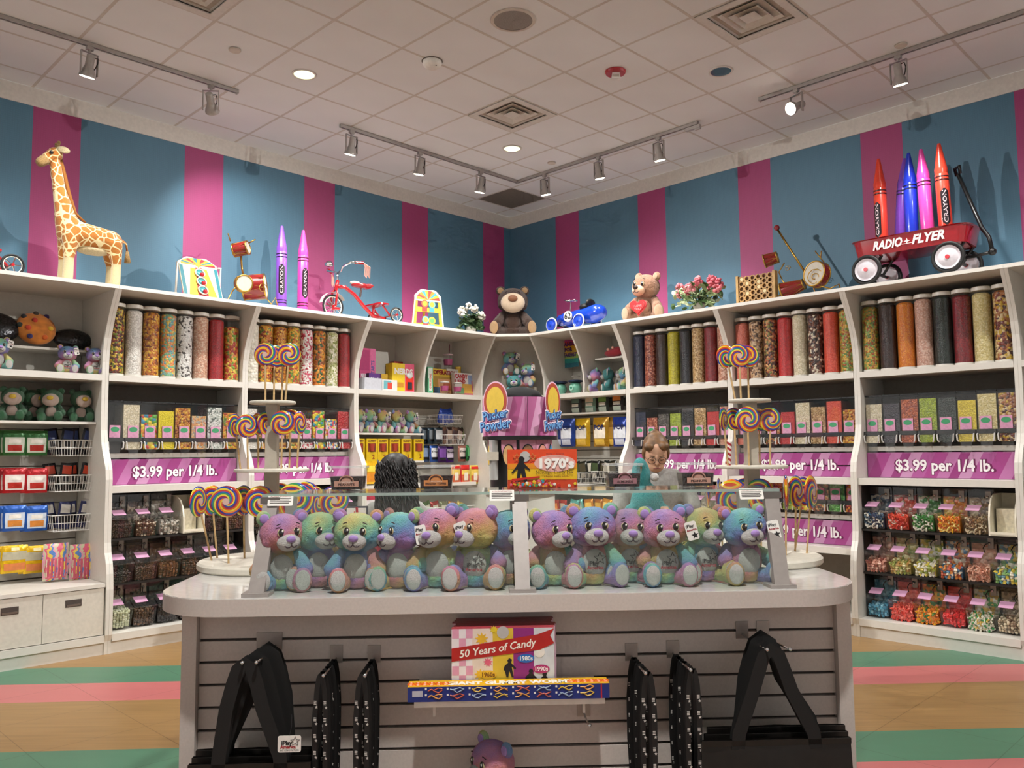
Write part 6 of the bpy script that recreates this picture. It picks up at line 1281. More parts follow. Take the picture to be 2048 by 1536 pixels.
# ---- glass case on the counter
YT, ZG = .21, 1.412
gc = thing('glass_display_case', 'glass display case with slanted grey posts on the counter', 'display case', IO, ISL_RZ)
PM = mat('#9a928d', .45, .15); posts = []
for xb, yb, xt, yt in ((514, 1192, 543, 985), (1045, 1184, 1038, 975), (1562, 1178, 1540, 972)):
    x0, y0 = I_z(xb, yb, ZC); y0 = .055; x0 = I_px(xb, yb, y0)[0]; x1 = I_px(xt, yt, YT)[0]; posts.append((x0, x1))
    pw = .026; mb = MB(); a = Vector((x0, y0, ZC+.012)); b = Vector((x1, YT, ZG-.03))
    vs = []
    for c in (a, b):
        for sx, sy in ((-1, -1), (1, -1), (1, 1), (-1, 1)): vs.append(c+Vector((sx*pw, sy*.016, 0)))
    mb.add(vs, [(3, 2, 1, 0), (4, 5, 6, 7), (0, 1, 5, 4), (1, 2, 6, 5), (2, 3, 7, 6), (3, 0, 4, 7)]); po_ = part('post', mb, PM, gc)
    mb = MB(); mb.span((x0-.045, y0-.03, ZC), (x0+.045, y0+.05, ZC+.012)); part('foot_plate', mb, PM, po_)
    mb = MB(); mb.span((x1-.034, YT-.02, ZG-.034), (x1+.034, YT+.06, ZG-.011)); part('glass_clamp', mb, mat('#77706b', .4, .5), po_)
    mb = MB(); mb.span((x1-.02, .52, ZC), (x1+.02, .55, ZG-.011)); part('rear_post', mb, PM, gc)
for k in range(2):
    a0, a1 = posts[k]; b0, b1 = posts[k+1]; e = .03
    vs = [(a0+e, .055, ZC+.012), (b0-e, .055, ZC+.012), (b1-e, YT, ZG-.012), (a1+e, YT, ZG-.012)]; mb = MB(); mb.add(vs+[(v[0], v[1]+.005, v[2]) for v in vs], [(0, 1, 2, 3), (7, 6, 5, 4), (0, 4, 5, 1), (2, 6, 7, 3)]); part('front_pane', mb, GLASS, gc)
for k, (a, b) in enumerate(((posts[0][1]-.03, posts[1][1]-.001), (posts[1][1]+.001, posts[2][1]+.03))):
    mb = MB(); mb.span((a, YT-.012, ZG-.010), (b, .56, ZG)); tp = part('top_pane', mb, GLASS, gc); mb = MB(); mb.span((a, YT-.0145, ZG-.010), (b, YT-.0125, ZG)); part('glass_edge', mb, GREENG, tp)
for k, (x, y, lb) in enumerate(((560, 1000, 'left'), (1004, 990, 'middle'), (1504, 987, 'right'))):
    yl = YT-.028; cx, cz = I_px(x, y, yl); t = thing('notice_card', 'small white printed notice card at %s of the glass case' % lb, 'card', IS(cx, yl, cz-.02), ISL_RZ, 'notice cards on the glass'); t.rotation_euler = (R_(-24), 0, ISL_RZ)
    mb = MB(); mb.plate(rrect(.088, .042, .003, 2), -.001, 0, (0, .02)); part('card', mb, PAPER, t); letter(t, 'ALLERGEN INFORMATION', .008, mat('#a03a34', .7), (0, -.0013, .034), width=.07)
    for j, z in enumerate((.027, .021, .015, .009)): mb = MB(); mb.span((-.037, -.0014, z-.0016), (.037-.006*(j % 2), -.001, z+.0016)); part('text_line', mb, mat('#5f5a56', .8), t)

# ---- bears inside the case
BEARS = [(566, .05, .55, -.03, 'pink and orange'), (638, .55, .6, .0, 'green and teal'), (714, .5, -.02, .03, 'yellow-green'), (800, .70, -.75, .0, 'mint and lilac'), (876, .08, -.35, -.12, 'purple and pink'), (952, .17, -.7, .0, 'pink and gold'), (1018, .76, .55, .0, 'deep teal'),
         (1108, .0, .45, -.05, 'lilac and coral'), (1186, .84, .08, .0, 'blue and violet'), (1258, .04, -.02, .06, 'lilac-topped'), (1330, .02, .02, -.05, 'purple-topped'), (1408, .42, .3, .05, 'orange and green'), (1492, .73, .12, -.08, 'teal and indigo')]
for k, (x, top, yw, tl, nm) in enumerate(BEARS):
    yl = .185+(.045 if k in (1, 6, 9, 11) else 0); cx, _ = I_px(x, 1150, yl)
    rr = random.Random(k)
    bear('%s tie-dye bear, %s from left in the glass case' % (nm, ORD[k]), IS(cx, yl, ZC), ISL_RZ+yw*.18, .288+.012*(k in (4, 5, 8)), 'tie-dye bears in the glass case', (top+.09) % 1, yaw=yw*.82, tilt=tl, logo=k in (5, 8, 9, 10, 11), tag=(.30, -.20, .66) if k in (3, 4, 9, 10, 11, 12) else None, legs=(rr.uniform(-.25, .15), rr.uniform(-.15, .25)), arms=(rr.choice((0, 0, -.35)), rr.choice((0, -.45, -.3))))
cx, _ = I_px(985, 1490, .06); bear('lone pink and orange bear below the worm box', IS(cx, .05, .335), ISL_RZ-.25, .285, None, .12, yaw=-.7, tilt=.05)
t = thing('slat_wall_shelf', 'low white shelf under the lone bear', 'shelf', IS(cx+.1, .17, .315), ISL_RZ); mb = MB(); mb.span((-.3, -.24, 0), (.3, -.002, .018)); part('board', mb, WHITE, t)

# ---- boxes on the slat wall shelf
xs0, zs = I_px(828, 1403, -.09); xs1, _ = I_px(1210, 1400, -.09)
t = thing('slat_wall_shelf', 'white shelf holding the worm box on the slatted front', 'shelf', IS((xs0+xs1)/2, SY, zs-.02), ISL_RZ); w = xs1-xs0
mb = MB(); mb.span((-w/2, -.262, 0), (w/2, -.002, .02)); part('board', mb, mat('#e6e0d6', .4), t)
for s_ in (-.4, .4):
    mb = MB(); mb.span((s_*w-.004, -.2, -.02), (s_*w+.004, -.002, -.001)); mb.box((s_*w, -.2, -.03), (.008, .012, .03)); part('bracket', mb, mat('#d6d2cc', .3), t)
xa, _ = I_px(815, 1385, -.10); xb, _ = I_px(1219, 1385, -.10); L_ = xb-xa; hb2 = I_px(1017, 1371, -.10)[1]-zs
wb = thing('gummy_worm_box', 'long blue and yellow giant gummy worm box', 'box', IS((xa+xb)/2, -.065, zs+.0005), ISL_RZ)
mb = MB(); mb.span((-L_/2, -.035, 0), (L_/2, .035, hb2)); part('box', mb, mat('#1f2f7a', .35), wb)
mb = MB(); mb.span((-L_/2, -.035, hb2), (L_/2, .035, hb2+.001)); part('lid_print', mb, mat('#e3b01c', .35), wb); letter(wb, 'GIANT GUMMY WORM!', .05, mat('#f4efe2', .4), (0, -.006, hb2+.0016), bold=.003, up=True, width=L_*.62)
for s_ in (-1, 1):
    for j in range(6): mb = MB(); mb.torus((s_*(L_*.40)+(j-2.5)*.022, -.006, hb2+.0012), .011, .003, (0, 0, 1), 10, 4); part('worm_print', mb, mat('#d9641c', .4), wb)
NC = 8
for j in range(NC):
    x0 = -L_/2+.055+(L_-.09)*j/NC
    for q in range(2):
        z0 = .006+q*(hb2-.008)/2
        mb = MB(); mb.tube([(x0+.01+.045*i/4, -.0358, z0+.008+.006*math.sin(i*1.7+j)) for i in range(5)], .0022, 4); mb.tube([(x0+.015+.04*i/3, -.0358, z0+.014-.004*math.sin(i*2+j)) for i in range(4)], .0018, 4); part('worm_picture', mb, mat(('#c9883a', '#b8503a', '#8a9ab0', '#c4a03a')[(j+q) % 4], .5), wb)
        mb = MB(); mb.span((x0, -.0356, z0+.012), (x0+.006, -.0352, z0+.018)); part('flavor_square', mb, PAPER, wb)
mb = MB(); mb.span((-L_/2+.015, -.0358, hb2*.35), (-L_/2+.048, -.0352, hb2*.75)); part('price_sticker', mb, mat('#b9b9c4', .5), wb)
mb = MB(); mb.span((L_/2-.028, -.0358, 0), (L_/2-.024, -.0352, hb2)); part('red_stripe', mb, mat('#c4202c', .4), wb)
xa, z1 = I_px(903, 1259, -.02); xb, _ = I_px(1108, 1259, -.02); W5 = xb-xa; H5 = z1-zs
def nost_box(k, y):
    t = thing('nostalgia_candy_box', 'pink decades candy box, %s in the row on the shelf' % ('front one' if k == 0 else ORD[k]), 'box', IS((xa+xb)/2+.006*(k % 3), y, zs+.0005), ISL_RZ, 'decades candy boxes'); mb = MB(); mb.box((0, 0, H5/2), (W5, .029, H5)); part('box', mb, mat('#c9a8b8', .4), t)
    mb = MB(); mb.span((-W5/2, -.014, H5), (W5/2, .014, H5+.0008)); part('top_print', mb, mat('#a8404a', .35), t)
    if k: return
    q = W5/5; yf = -.0150
    for j, c in enumerate(('#e6dfe2', '#e3d2c4', '#d9b83a', '#8f2a7a', '#d0d4d8')): mb = MB(); mb.span((-W5/2+q*j, yf-.0004, 0), (-W5/2+q*(j+1), yf, H5)); part('decade_panel', mb, mat(c, .4), t)
    for a in range(3):
        for b in range(7):
            if (a+b) % 2 == 0: mb = MB(); mb.span((-W5/2+.002+a*q/3, yf-.0008, H5*b/7), (-W5/2+.002+(a+1)*q/3, yf-.0004, H5*(b+1)/7)); part('check_square', mb, mat('#d99ab4', .4), t)
    for x, z, r_, c in ((-.07, .175, .022, '#e0b02c'), (-.03, .205, .014, '#d9c02c'), (-.05, .10, .016, '#d9607a'), (-.075, .06, .02, '#e3b52c'), (.0, .195, .02, '#b9b6b4'), (.12, .13, .018, '#e6e2dc')):
        mb = MB()
        if c in ('#b9b6b4', '#e6e2dc'): mb.plate(circ(r_, 18, (x, z)), yf-.0012, yf-.0004)
        else: mb.plate(star_poly(r_, 9, .55), yf-.0012, yf-.0004, (x, z))
        part('flower_print', mb, mat(c, .45), t)
    mb = MB(); a_ = R_(7); bx = [(-W5/2, H5*.50), (W5*.36, H5*.66), (W5*.5, H5*.76), (W5*.46, H5*.88), (W5*.5, H5*.99), (W5*.34, H5*.9), (-W5/2, H5*.70)]; mb.plate(bx, yf-.0018, yf-.0012); part('ribbon', mb, mat('#b02420', .4), t)
    letter(t, '50 Years of Candy', .034, mat('#f2ece2', .4), (-.02, yf-.0024, H5*.69), shear=.25, bold=.0006, roll=R_(8), width=W5*.76)
    for s, x, z, bg, fc in (('1960s', -.05, .06, '#e3b52c', '#7a4a10'), ('1970s', .0, .025, '#d9a08a', '#5f2a20'), ('1980s', .075, .11, '#2a6ab8', '#f0f0f0'), ('1990s', .125, .075, '#b02a6a', '#f2e2ea')):
        mb = MB(); mb.plate(circ(.028, 20, (x, z), 1, .5), yf-.0020, yf-.0012); part('decade_badge', mb, mat(bg, .4), t); letter(t, s, .019, mat(fc, .4), (x, yf-.0026, z), bold=.0006)
    for x, z in ((.02, .075), (.135, .03), (.09, .04)):
        mb = MB(); mb.plate([(x+a*.8, z+b*.8) for a, b in ((-.012, -.03), (-.004, -.03), (0, -.005), (.01, -.03), (.018, -.03), (.01, .012), (.026, .0), (.028, .006), (.01, .024), (.008, .03), (.012, .04), (.0, .046), (-.008, .036), (-.004, .028), (-.02, .014), (-.024, -.002), (-.018, -.004))], yf-.0016, yf-.0004); part('dancer_silhouette', mb, mat('#18141a', .5), t)
for k in range(6): nost_box(k, -.005+.0305*k)

# ---- hooks, totes and lanyards on the slats
def hook(x, z, L, label, tip=True):
    t = thing('slat_hook', label, 'hook', IS(x, SY, z), ISL_RZ, 'metal hooks on the slatted front'); mb = MB(); mb.span((-.022, -.004, -.005), (.022, -.0005, .055)); part('plate', mb, mat('#a39a94', .35, .5), t); mb = MB(); mb.tube([(0, -.003, .01), (0, -L*.5, .008), (0, -L, .014)], .0035, 8); mb.ball((0, -L, .015), .0065, 10, 8); part('prong', mb, CHROME, t, 'all')
def ribbon(mb, pts, w, n):   # flat strap along pts, width direction n
    n = Vector(n); vs = []; 
    for p in pts: p = Vector(p); vs += [p-n*w/2, p+n*w/2]
    m = len(pts); mb.add(vs, [(2*k, 2*k+1, 2*k+3, 2*k+2) for k in range(m-1)]); 
    d = Vector((0, .0015, 0)); mb.add([v+d for v in vs], [(2*k+2, 2*k+3, 2*k+1, 2*k) for k in range(m-1)])
TOTE = mat('#14110f', .38, grain=.3, gscale=30); STRAP = mat('#0f0e0d', .75)
def tote(label, hookpx, hy, topz_px, body_px, yl, k, group, gap):
    hx0, hz = I_px(hookpx[0], hookpx[1], hy); zt = I_px(1024, topz_px, yl)[1]; a, _ = I_px(body_px[0], topz_px, yl); b, _ = I_px(body_px[1], topz_px, yl); cx = (a+b)/2
    t = thing('tote_bag', label, 'tote bag', IS(cx, yl, zt), ISL_RZ, group); w = b-a; h = .36
    mb = MB(); n = 8; vs = []
    for j, (z, th) in enumerate(((0, .008), (-.1, .02), (-h, .035))):
        for s_ in (-1, 1):
            for i in range(n+1): vs.append((-w/2+w*i/n, s_*th*(1-.4*abs(2*i/n-1))+.004*math.sin(i*2+j), z))
    m = n+1; fs = []
    for j in range(2):
        for s_ in range(2):
            o_ = (j*2+s_)*m; q = ((j+1)*2+s_)*m
            fs += [((o_+i, o_+i+1, q+i+1, q+i) if s_ else (q+i, q+i+1, o_+i+1, o_+i)) for i in range(n)]
        for i in (0, n): fs.append((j*2*m+i, (j*2+1)*m+i, ((j+1)*2+1)*m+i, ((j+1)*2)*m+i))
    mb.add(vs, fs); part('bag_body', mb, TOTE, t, True)
    mb = MB(); mb.span((-w/2, -.012, -.018), (w/2, -.0085, 0)); part('hem', mb, TOTE, t)
    dz = hz-zt; dx = hx0-cx
    for s_ in (-1, 1):
        yy = s_*.012; e = gap
        pts = [(-w*.26, yy, -.03), (-w*.25, yy, .02), (dx-e*1.15, yy, dz*.55), (dx-e*.75, yy, dz-.06), (dx-e*.45, yy, dz-.015), (dx, yy, dz+.004), (dx+e*.45, yy, dz-.015), (dx+e*.75, yy, dz-.06), (dx+e*1.15, yy, dz*.55), (w*.25, yy, .02), (w*.26, yy, -.03)]
        mb = MB(); vs = []; P = [Vector(p) for p in pts]
        for i, p in enumerate(P):
            tg = (P[min(i+1, len(P)-1)]-P[max(i-1, 0)]).normalized(); nn = Vector((-tg.z, 0, tg.x)); vs += [p+nn*.022, p-nn*.022]
        mb.add(vs, [(2*i, 2*i+1, 2*i+3, 2*i+2) for i in range(len(P)-1)]); mb.add([v+Vector((0, .0015, 0)) for v in vs], [(2*i+2, 2*i+3, 2*i+1, 2*i) for i in range(len(P)-1)]); part('strap', mb, STRAP, t)
    return t
for k in range(3):
    yl = -.06+.055*k; tb = tote('black tote bag in the left bunch, %s' % ('at the front', 'second behind', 'nearest the slats')[k], (492+22*k, 1328-14*k), yl, 1512-14*k, (378+8*k, 622+7*k), yl, k, 'black totes at left', .05)
hxl, hzl = I_px(500, 1326, -.08)
for dx in (-.022, .022): hook(hxl+dx, hzl-.012, .26, 'metal hook prong %s of the left tote bags' % ('left' if dx < 0 else 'right'))
tx, tz = I_px(578, 1489, -.12); t = thing('hang_tag', 'white hang tag with star logo on the left totes', 'tag', IS(tx, -.115, tz), ISL_RZ); mb = MB(); mb.plate(rrect(.072, .05, .006, 3), -.001, .001); part('card', mb, PAPER, t); letter(t, 'iPlay', .018, INK, (-.008, -.0016, .003), bold=.0008); letter(t, 'America', .014, mat('#a0202c', .6), (-.004, -.0016, -.009), bold=.0006); letter(t, 'WE KNOW FUN', .008, INK, (0, -.0016, -.019))
mb = MB(); mb.tube([(p[0]*.3+.018, -.0016, p[1]*.3+.008) for p in star_poly(.05)], .0009, 4, True); part('star_print', mb, INK, t); mb = MB(); mb.tube([(0, 0, .025), (.004, .01, .05), (.0, .03, .08)], .001, 4); part('string', mb, INK, t)
for k in range(3):
    yl = -.06+.055*k; tote('black tote bag in the right bunch, %s' % ('at the front', 'second behind', 'nearest the slats')[k], (1540-8*k, 1300-12*k), yl, 1490-13*k, (1402+6*k, 1700-6*k), yl, k, 'black totes at right', .055)
hxr, hzr = I_px(1545, 1300, -.08)
for dx in (-.02, .055): hook(hxr+dx, hzr-.012, .26, 'metal hook prong %s of the right tote bags' % ('left' if dx < 0 else 'right'))
LANB = mat('#121111', .55)
lan_me = {}
def lanyard_meshes(v):
    rr = random.Random(v); mb = MB(); L = .44
    prints = MB()
    for s_ in (-1, 1):
        pts = [(0, 0, .004), (s_*.007, 0, -.01), (s_*.013, 0, -.045), (s_*(.017+rr.random()*.004), 0, -.13), (s_*(.016+rr.random()*.006), 0, -.27), (s_*.012, 0, -L)]
        ribbon(mb, pts, .017, (1, 0, 0))
        z = -.10
        while z > -.42:
            x = s_*.017
            prints.plate([(p[0]*.09+x+.003, p[1]*.09+z) for p in star_poly(.06)], -.0012, -.0004)
            for q in range(3): prints.span((x-.006, -.0012, z+.008+q*.0045), (x+.003, -.0004, z+.0105+q*.0045))
            z -= .052
    return mb.mesh('strap', LANB), prints.mesh('logo_print', mat('#cfcac4', .6))
LM_ = [lanyard_meshes(v) for v in range(3)]
for b, (x, y, nm) in enumerate(((668, 1322, 'right of the left totes'), (745, 1322, 'left of the worm box'), (1268, 1318, 'right of the worm box'), (1352, 1312, 'left of the right totes'))):
    hx1, hz1 = I_px(x, y, SY-.05); sgn = 1 if x < 1024 else -1
    hook(hx1, hz1-.012, .25, 'metal hook holding the lanyards %s' % nm)
    for k in range(7):
        yl = SY-.05-.03*k; t = thing('lanyard', 'black printed lanyard in the bunch hanging %s' % nm, 'lanyard', IS(hx1-sgn*.002*k, yl, hz1+.002-.0005*k), ISL_RZ+R_((k % 3-1)*8)+sgn*-.15, 'lanyards hanging %s' % nm)
        place('strap', LM_[k % 3][0], t)
        if k in (0, 3, 6): o = place('logo_print', LM_[k % 3][1], t); o['kind'] = 'stuff'
hx2, hz2 = I_px(1182, 1466, -.02); hook(hx2, hz2, .16, 'empty metal hook below the worm box')

# ---- things on the glass top
def on_glass(x, y): lx, _ = I_px(x, y-20, .46); return IS(lx, .46, ZG+.0005), .46
def tub(x, y, txt, bg, content, label):
    p, ly = on_glass(x, y); t = thing('candy_tub', label, 'tub', p, ISL_RZ, 'clear tubs on the glass case'); w, d, h = .138, .10, .085
    def fr(k, z): return [(-w/2*k, -d/2*k, z), (w/2*k, -d/2*k, z), (w/2*k, d/2*k, z), (-w/2*k, d/2*k, z)]
    mb = MB(); mb.add(fr(.86, 0)+fr(1, h), [(3, 2, 1, 0)]+[(k, (k+1) % 4, 4+(k+1) % 4, 4+k) for k in range(4)]); part('tub', mb, ACRYL, t); mb = MB(); mb.add(fr(.83, .003)+fr(.9, h*.62), [(3, 2, 1, 0), (4, 5, 6, 7)]+[(k, (k+1) % 4, 4+(k+1) % 4, 4+k) for k in range(4)]); o = part('contents', mb, cmat(content), t); o['kind'] = 'stuff'
    mb = MB(); mb.box((0, 0, h+.004), (w+.008, d+.008, .008)); part('lid', mb, clear_mat('lid_clear', (.95, .95, .95), .25), t)
    ar = [(-.046, .014), (.046, .014), (.046, .036)]+[(.028*math.cos(R_(a)), .036+.022*math.sin(R_(a))) for a in range(0, 181, 20)]+[(-.046, .036)]; mb = MB(); mb.plate(ar, -d/2-.004, -d/2-.003); part('label', mb, mat(bg, .45), t)
    mb = MB(); mb.tube([(.022*math.cos(R_(a)), -d/2-.0045, .036+.016*math.sin(R_(a))) for a in range(0, 181, 20)], .0025, 5); part('label_arch', mb, mat('#4a2a20', .5), t)
    letter(t, 'CHOCOLATE', .008, mat('#e9ddd0', .5), (0, -d/2-.0046, .031)); letter(t, txt, .012, mat('#3a2420', .5), (0, -d/2-.0046, .022), bold=.0004, width=min(.08, .009*len(txt)))
tub(697, 972, 'PEANUTS', '#b98a78', 'dark brown', 'clear tub of chocolate peanuts at left of glass top'); tub(873, 972, 'ENGLISH TOFFEE', '#c9814a', 'dark brown', 'clear tub of English toffee beside the dark hair'); tub(1245, 970, 'ALMONDS', '#9a6a70', 'dark brown', 'clear tub of chocolate almonds beside the teal plush'); tub(1390, 970, 'PEANUTS', '#c09080', 'dark brown', 'clear tub of chocolate peanuts at right of glass top')
p, ly = on_glass(1084, 972); sc_ = (p-CAM).length/FPX
w7, h7 = 137*sc_, 76*sc_
tx = []
t = carton('red and yellow seventies nostalgia candy box on the glass', p, ISL_RZ, w7, .05, h7, '#d9481f', ((-w7/2, w7/2, 0, h7*.24, '#c9421c'), (-w7/2, w7/2, h7*.22, h7*.52, '#e3b51c'), (-w7/2, w7/2, h7*.5, h7*.64, '#e08a1c'), (circ(w7*.30, 28, (w7*.18, h7*.64), 1, .40), '#e3a89c'), (circ(w7*.075, 20, (-w7*.25, h7*.82)), '#b9b4ae'),
   ([(a*.62-w7*.31, b*.62+h7*.45) for a, b in ((-.03, -.07), (-.012, -.07), (0, -.01), (.02, -.07), (.04, -.07), (.022, .02), (.055, .0), (.058, .008), (.022, .045), (.018, .06), (.024, .075), (.012, .09), (-.006, .09), (-.016, .075), (-.01, .06), (-.035, .02), (-.06, -.01), (-.052, -.016), (-.02, .015))], '#141014'), ([(-w7*.45, h7*.18), (-w7*.05, h7*.27), (-w7*.04, h7*.31), (-w7*.44, h7*.25)], '#c4261c')),
   (("1970's", .05, '#f4eee6', w7*.19, h7*.62, dict(bold=.0025, width=w7*.5)), ('Nostalgic Candy Mix', .02, '#2a1a18', w7*.17, h7*.41, dict(width=w7*.54)), ('A flashback in every mouthful', .010, '#7a2418', w7*.2, h7*.30, dict(width=w7*.36)), ('NANCY ADAMS', .010, '#7a3a34', w7*.18, h7*.88, dict(width=w7*.25))), name='nostalgia_candy_box')
rr = random.Random(11)
for s_, (cx, cz) in enumerate(((-w7*.37, h7*.8), (-w7*.14, h7*.8))): mb = MB(); mb.tube([(p_[0]*.55+cx, -.0305, p_[1]*.55+cz) for p_ in star_poly(.028)], .0012, 4, True); part('star_print', mb, mat('#c9a05a', .5), t)
for k in range(60):
    mb = MB(); r_ = rr.uniform(.004, .0075); x_ = rr.gauss(0, .2)*w7-w7*.03; z_ = abs(rr.gauss(0, .11))*h7*(1-abs(x_)/w7*1.2)+.008; mb.ball((x_, -.031, z_), (r_, .0012, r_), 8, 6); part('candy_print', mb, mat(rr.choice(['#c4261c', '#e38a1c', '#e0c02c', '#3f8f4a', '#8a3a2a', '#e6e0d0', '#3f8fae', '#d9607a']), .4), t)

# ---- lollipop stands
def swirl_mat():
    t = NT('lollipop_swirl'); sx = t.n('SeparateXYZ'); t.l(t.coord(), sx.inputs[0])
    ang = t.math('DIVIDE', t.math('ARCTAN2', sx.outputs[2], sx.outputs[0]), 6.28319); rad = t.math('SQRT', t.math('ADD', t.math('MULTIPLY', sx.outputs[0], sx.outputs[0]), t.math('MULTIPLY', sx.outputs[2], sx.outputs[2])))
    oi = t.n('ObjectInfo'); v = t.math('ADD', t.math('MULTIPLY', ang, 1.0), t.math('MULTIPLY', rad, -1.7)); v = t.math('ADD', v, oi.outputs['Random'])
    cols = ['#e8cc2c', '#d8501c', '#8a1f4a', '#1f47a8', '#e8d03a', '#d23a24', '#2a54b0', '#3a9a5a', '#f0d848', '#a8203c', '#24389a', '#ec7a24']
    t.l(t.ramp(t.math('FRACT', v), [(k/12, hx(c)) for k, c in enumerate(cols)], 'CONSTANT'), t.b.inputs['Base Color']); t.b.inputs['Roughness'].default_value = .15; t.b.inputs['Coat Weight'].default_value = .8
    wv = t.math('SINE', t.math('MULTIPLY', v, 75.4)); t.bump(wv, .2, .02); return t.m
SWIRL = swirl_mat(); STICK = mat('#c9a877', .6, grain=.2, gscale=30)
pop_me = MB().ball((0, 0, 0), (.5, .085, .5), 32, 12).mesh('candy_disc', SWIRL, 'all')
STW = mat('#d9d3c4', .55, grain=.05)
def stand(label, xpx, ybase, r0, xm, ym, r1, xt, yt, r2):
    lx, ly = I_z(xpx, ybase, ZC); sc_ = (IS(lx, ly, ZC)-CAM).length/FPX
    t = thing('lollipop_stand', label, 'display stand', IS(lx, ly, ZC), ISL_RZ, 'tiered lollipop stands'); zm = I_px(xm, ym, ly)[1]-ZC; zt = I_px(xt, yt, ly)[1]-ZC
    R0, R1, R2 = r0*sc_, r1*sc_, r2*sc_
    for nm, R, z, th in (('base_disc', R0, 0, .034), ('middle_disc', R1, zm-.012, .014), ('top_disc', R2, zt-.01, .013)): mb = MB(); mb.lathe([(R*.97, z), (R, z+th*.25), (R, z+th*.75), (R*.97, z+th)], 40); part(nm, mb, STW, t, True)
    mb = MB(); mb.box((0, 0, (zm+.034)/2+.01), (.052, .052, zm-.03)); mb.box((0, 0, (zm+zt)/2), (.048, .048, zt-zm-.01)); part('column', mb, mat('#b3aa9c', .6), t)
    return t, lx, ly, R0, R1, R2, zm, zt
def lolly(label, px_, py_, dy, yaw, dia, st, level, group):
    t0, lx, ly, R0, R1, R2, zm, zt = st; y = ly+dy; hx_, hz = I_px(px_, py_, y); zb, Rb = ((ZC+.034, R0*.86), (ZC+zm+.002, R1*.88), (ZC+zt+.003, R2*.7))[level]
    dxx, dyy = hx_-lx, dy; q = math.hypot(dxx, dyy); k = min(1, Rb/max(q, 1e-3)); bx, by = lx+dxx*k*.93, ly+dyy*k*.93
    b = IS(bx, by, zb); h = IS(hx_, y, hz); t = thing('lollipop', label, 'lollipop', b, 0, group); d = h-b
    yaw_ = ISL_RZ+R_(yaw); c = place('candy_disc', pop_me, t, d, (0, math.atan2(d.x, d.z)*.8, yaw_), scale=dia)
    mb = MB(); e = d.normalized(); mb.cyl((0, 0, -.006), d-e*dia*.42, .0042, n=8); part('stick', mb, STICK, t)
    mb = MB(); ee = MB(); mb.plate(circ(.11, 14), -.092, -.086); o = part('sticker', mb, mat('#d9b4a8', .3), c)
    return t
stL = stand('three-tier lollipop stand at left end of the counter', 541, 1133, 131, 539, 938, 69, 543, 804, 43)
stR = stand('three-tier lollipop stand at right end of the counter', 1509, 1123, 122, 1511, 931, 67, 1508, 800, 40)
for side, st, rows in (('left', stL, [[(397, 1003, -.05, 76, .13), (424, 1001, .04, 62, .13), (453, 1003, -.15, 4, .128), (487, 1001, .02, 66, .13), (520, 1003, -.10, 30, .13), (590, 1002, -.12, 0, .15), (560, 998, .14, 12, .14), (633, 1003, .05, 72, .13), (668, 1001, -.04, 18, .125), (612, 992, .2, 0, .13)],
                                     [(470, 851, -.03, 72, .1), (494, 852, -.07, 35, .1), (516, 848, .06, 70, .1), (532, 846, -.02, 58, .1), (565, 846, -.07, 0, .105), (582, 842, .06, 10, .1), (599, 846, .0, 66, .1)], [(531, 709, -.03, -5, .1), (578, 709, -.03, 8, .1), (549, 713, .03, 20, .1), (566, 712, .04, -10, .1)]]),
                       ('right', stR, [[(1415, 985, -.02, 78, .13), (1438, 987, -.08, 70, .13), (1466, 995, -.14, 4, .15), (1520, 990, -.05, 10, .14), (1492, 985, .14, 0, .13), (1572, 985, -.08, 70, .15), (1592, 983, .06, 40, .14), (1622, 985, -.02, 48, .148), (1606, 983, .1, 30, .13)],
                                      [(1447, 838, -.05, 55, .102), (1468, 838, .04, 20, .1), (1495, 839, -.07, 0, .11), (1518, 840, .05, 15, .1), (1540, 839, -.02, 5, .105)], [(1453, 713, .01, 12, .1), (1478, 712, -.03, 0, .102), (1495, 713, .03, -10, .1)]])):
    for lv, row in enumerate(rows):
        for k, (a, b, c, d, e) in enumerate(row): lolly('rainbow swirl lollipop, %s on %s tier of the %s stand' % (ORD[k], ('bottom', 'middle', 'top')[lv], side), a, b, c, d, e, st, lv, 'swirl lollipops on the %s stand' % side)
def twist_mat():
    t = NT('twist_stripes'); sx = t.n('SeparateXYZ'); t.l(t.coord(), sx.inputs[0]); v = t.math('FRACT', t.math('ADD', t.math('MULTIPLY', sx.outputs[2], 45.0), t.math('MULTIPLY', sx.outputs[0], 30.0))); t.l(t.ramp(v, [(0, hx('#a8202c')), (.5, hx('#e9ddd6'))], 'CONSTANT'), t.b.inputs['Base Color']); return t.m
t0, lx, ly, R0, R1, R2, zm, zt = stR; hx_, hz = I_px(1452, 925, ly-.03); t = thing('candy_stick', 'red and white striped candy stick on the right stand', 'candy', IS(hx_+.008, ly-.03, ZC+zm+.002), ISL_RZ); mb = MB(); mb.cyl((0, 0, 0), (.008, 0, .10), .012, n=12); part('stick', mb, twist_mat(), t, True)

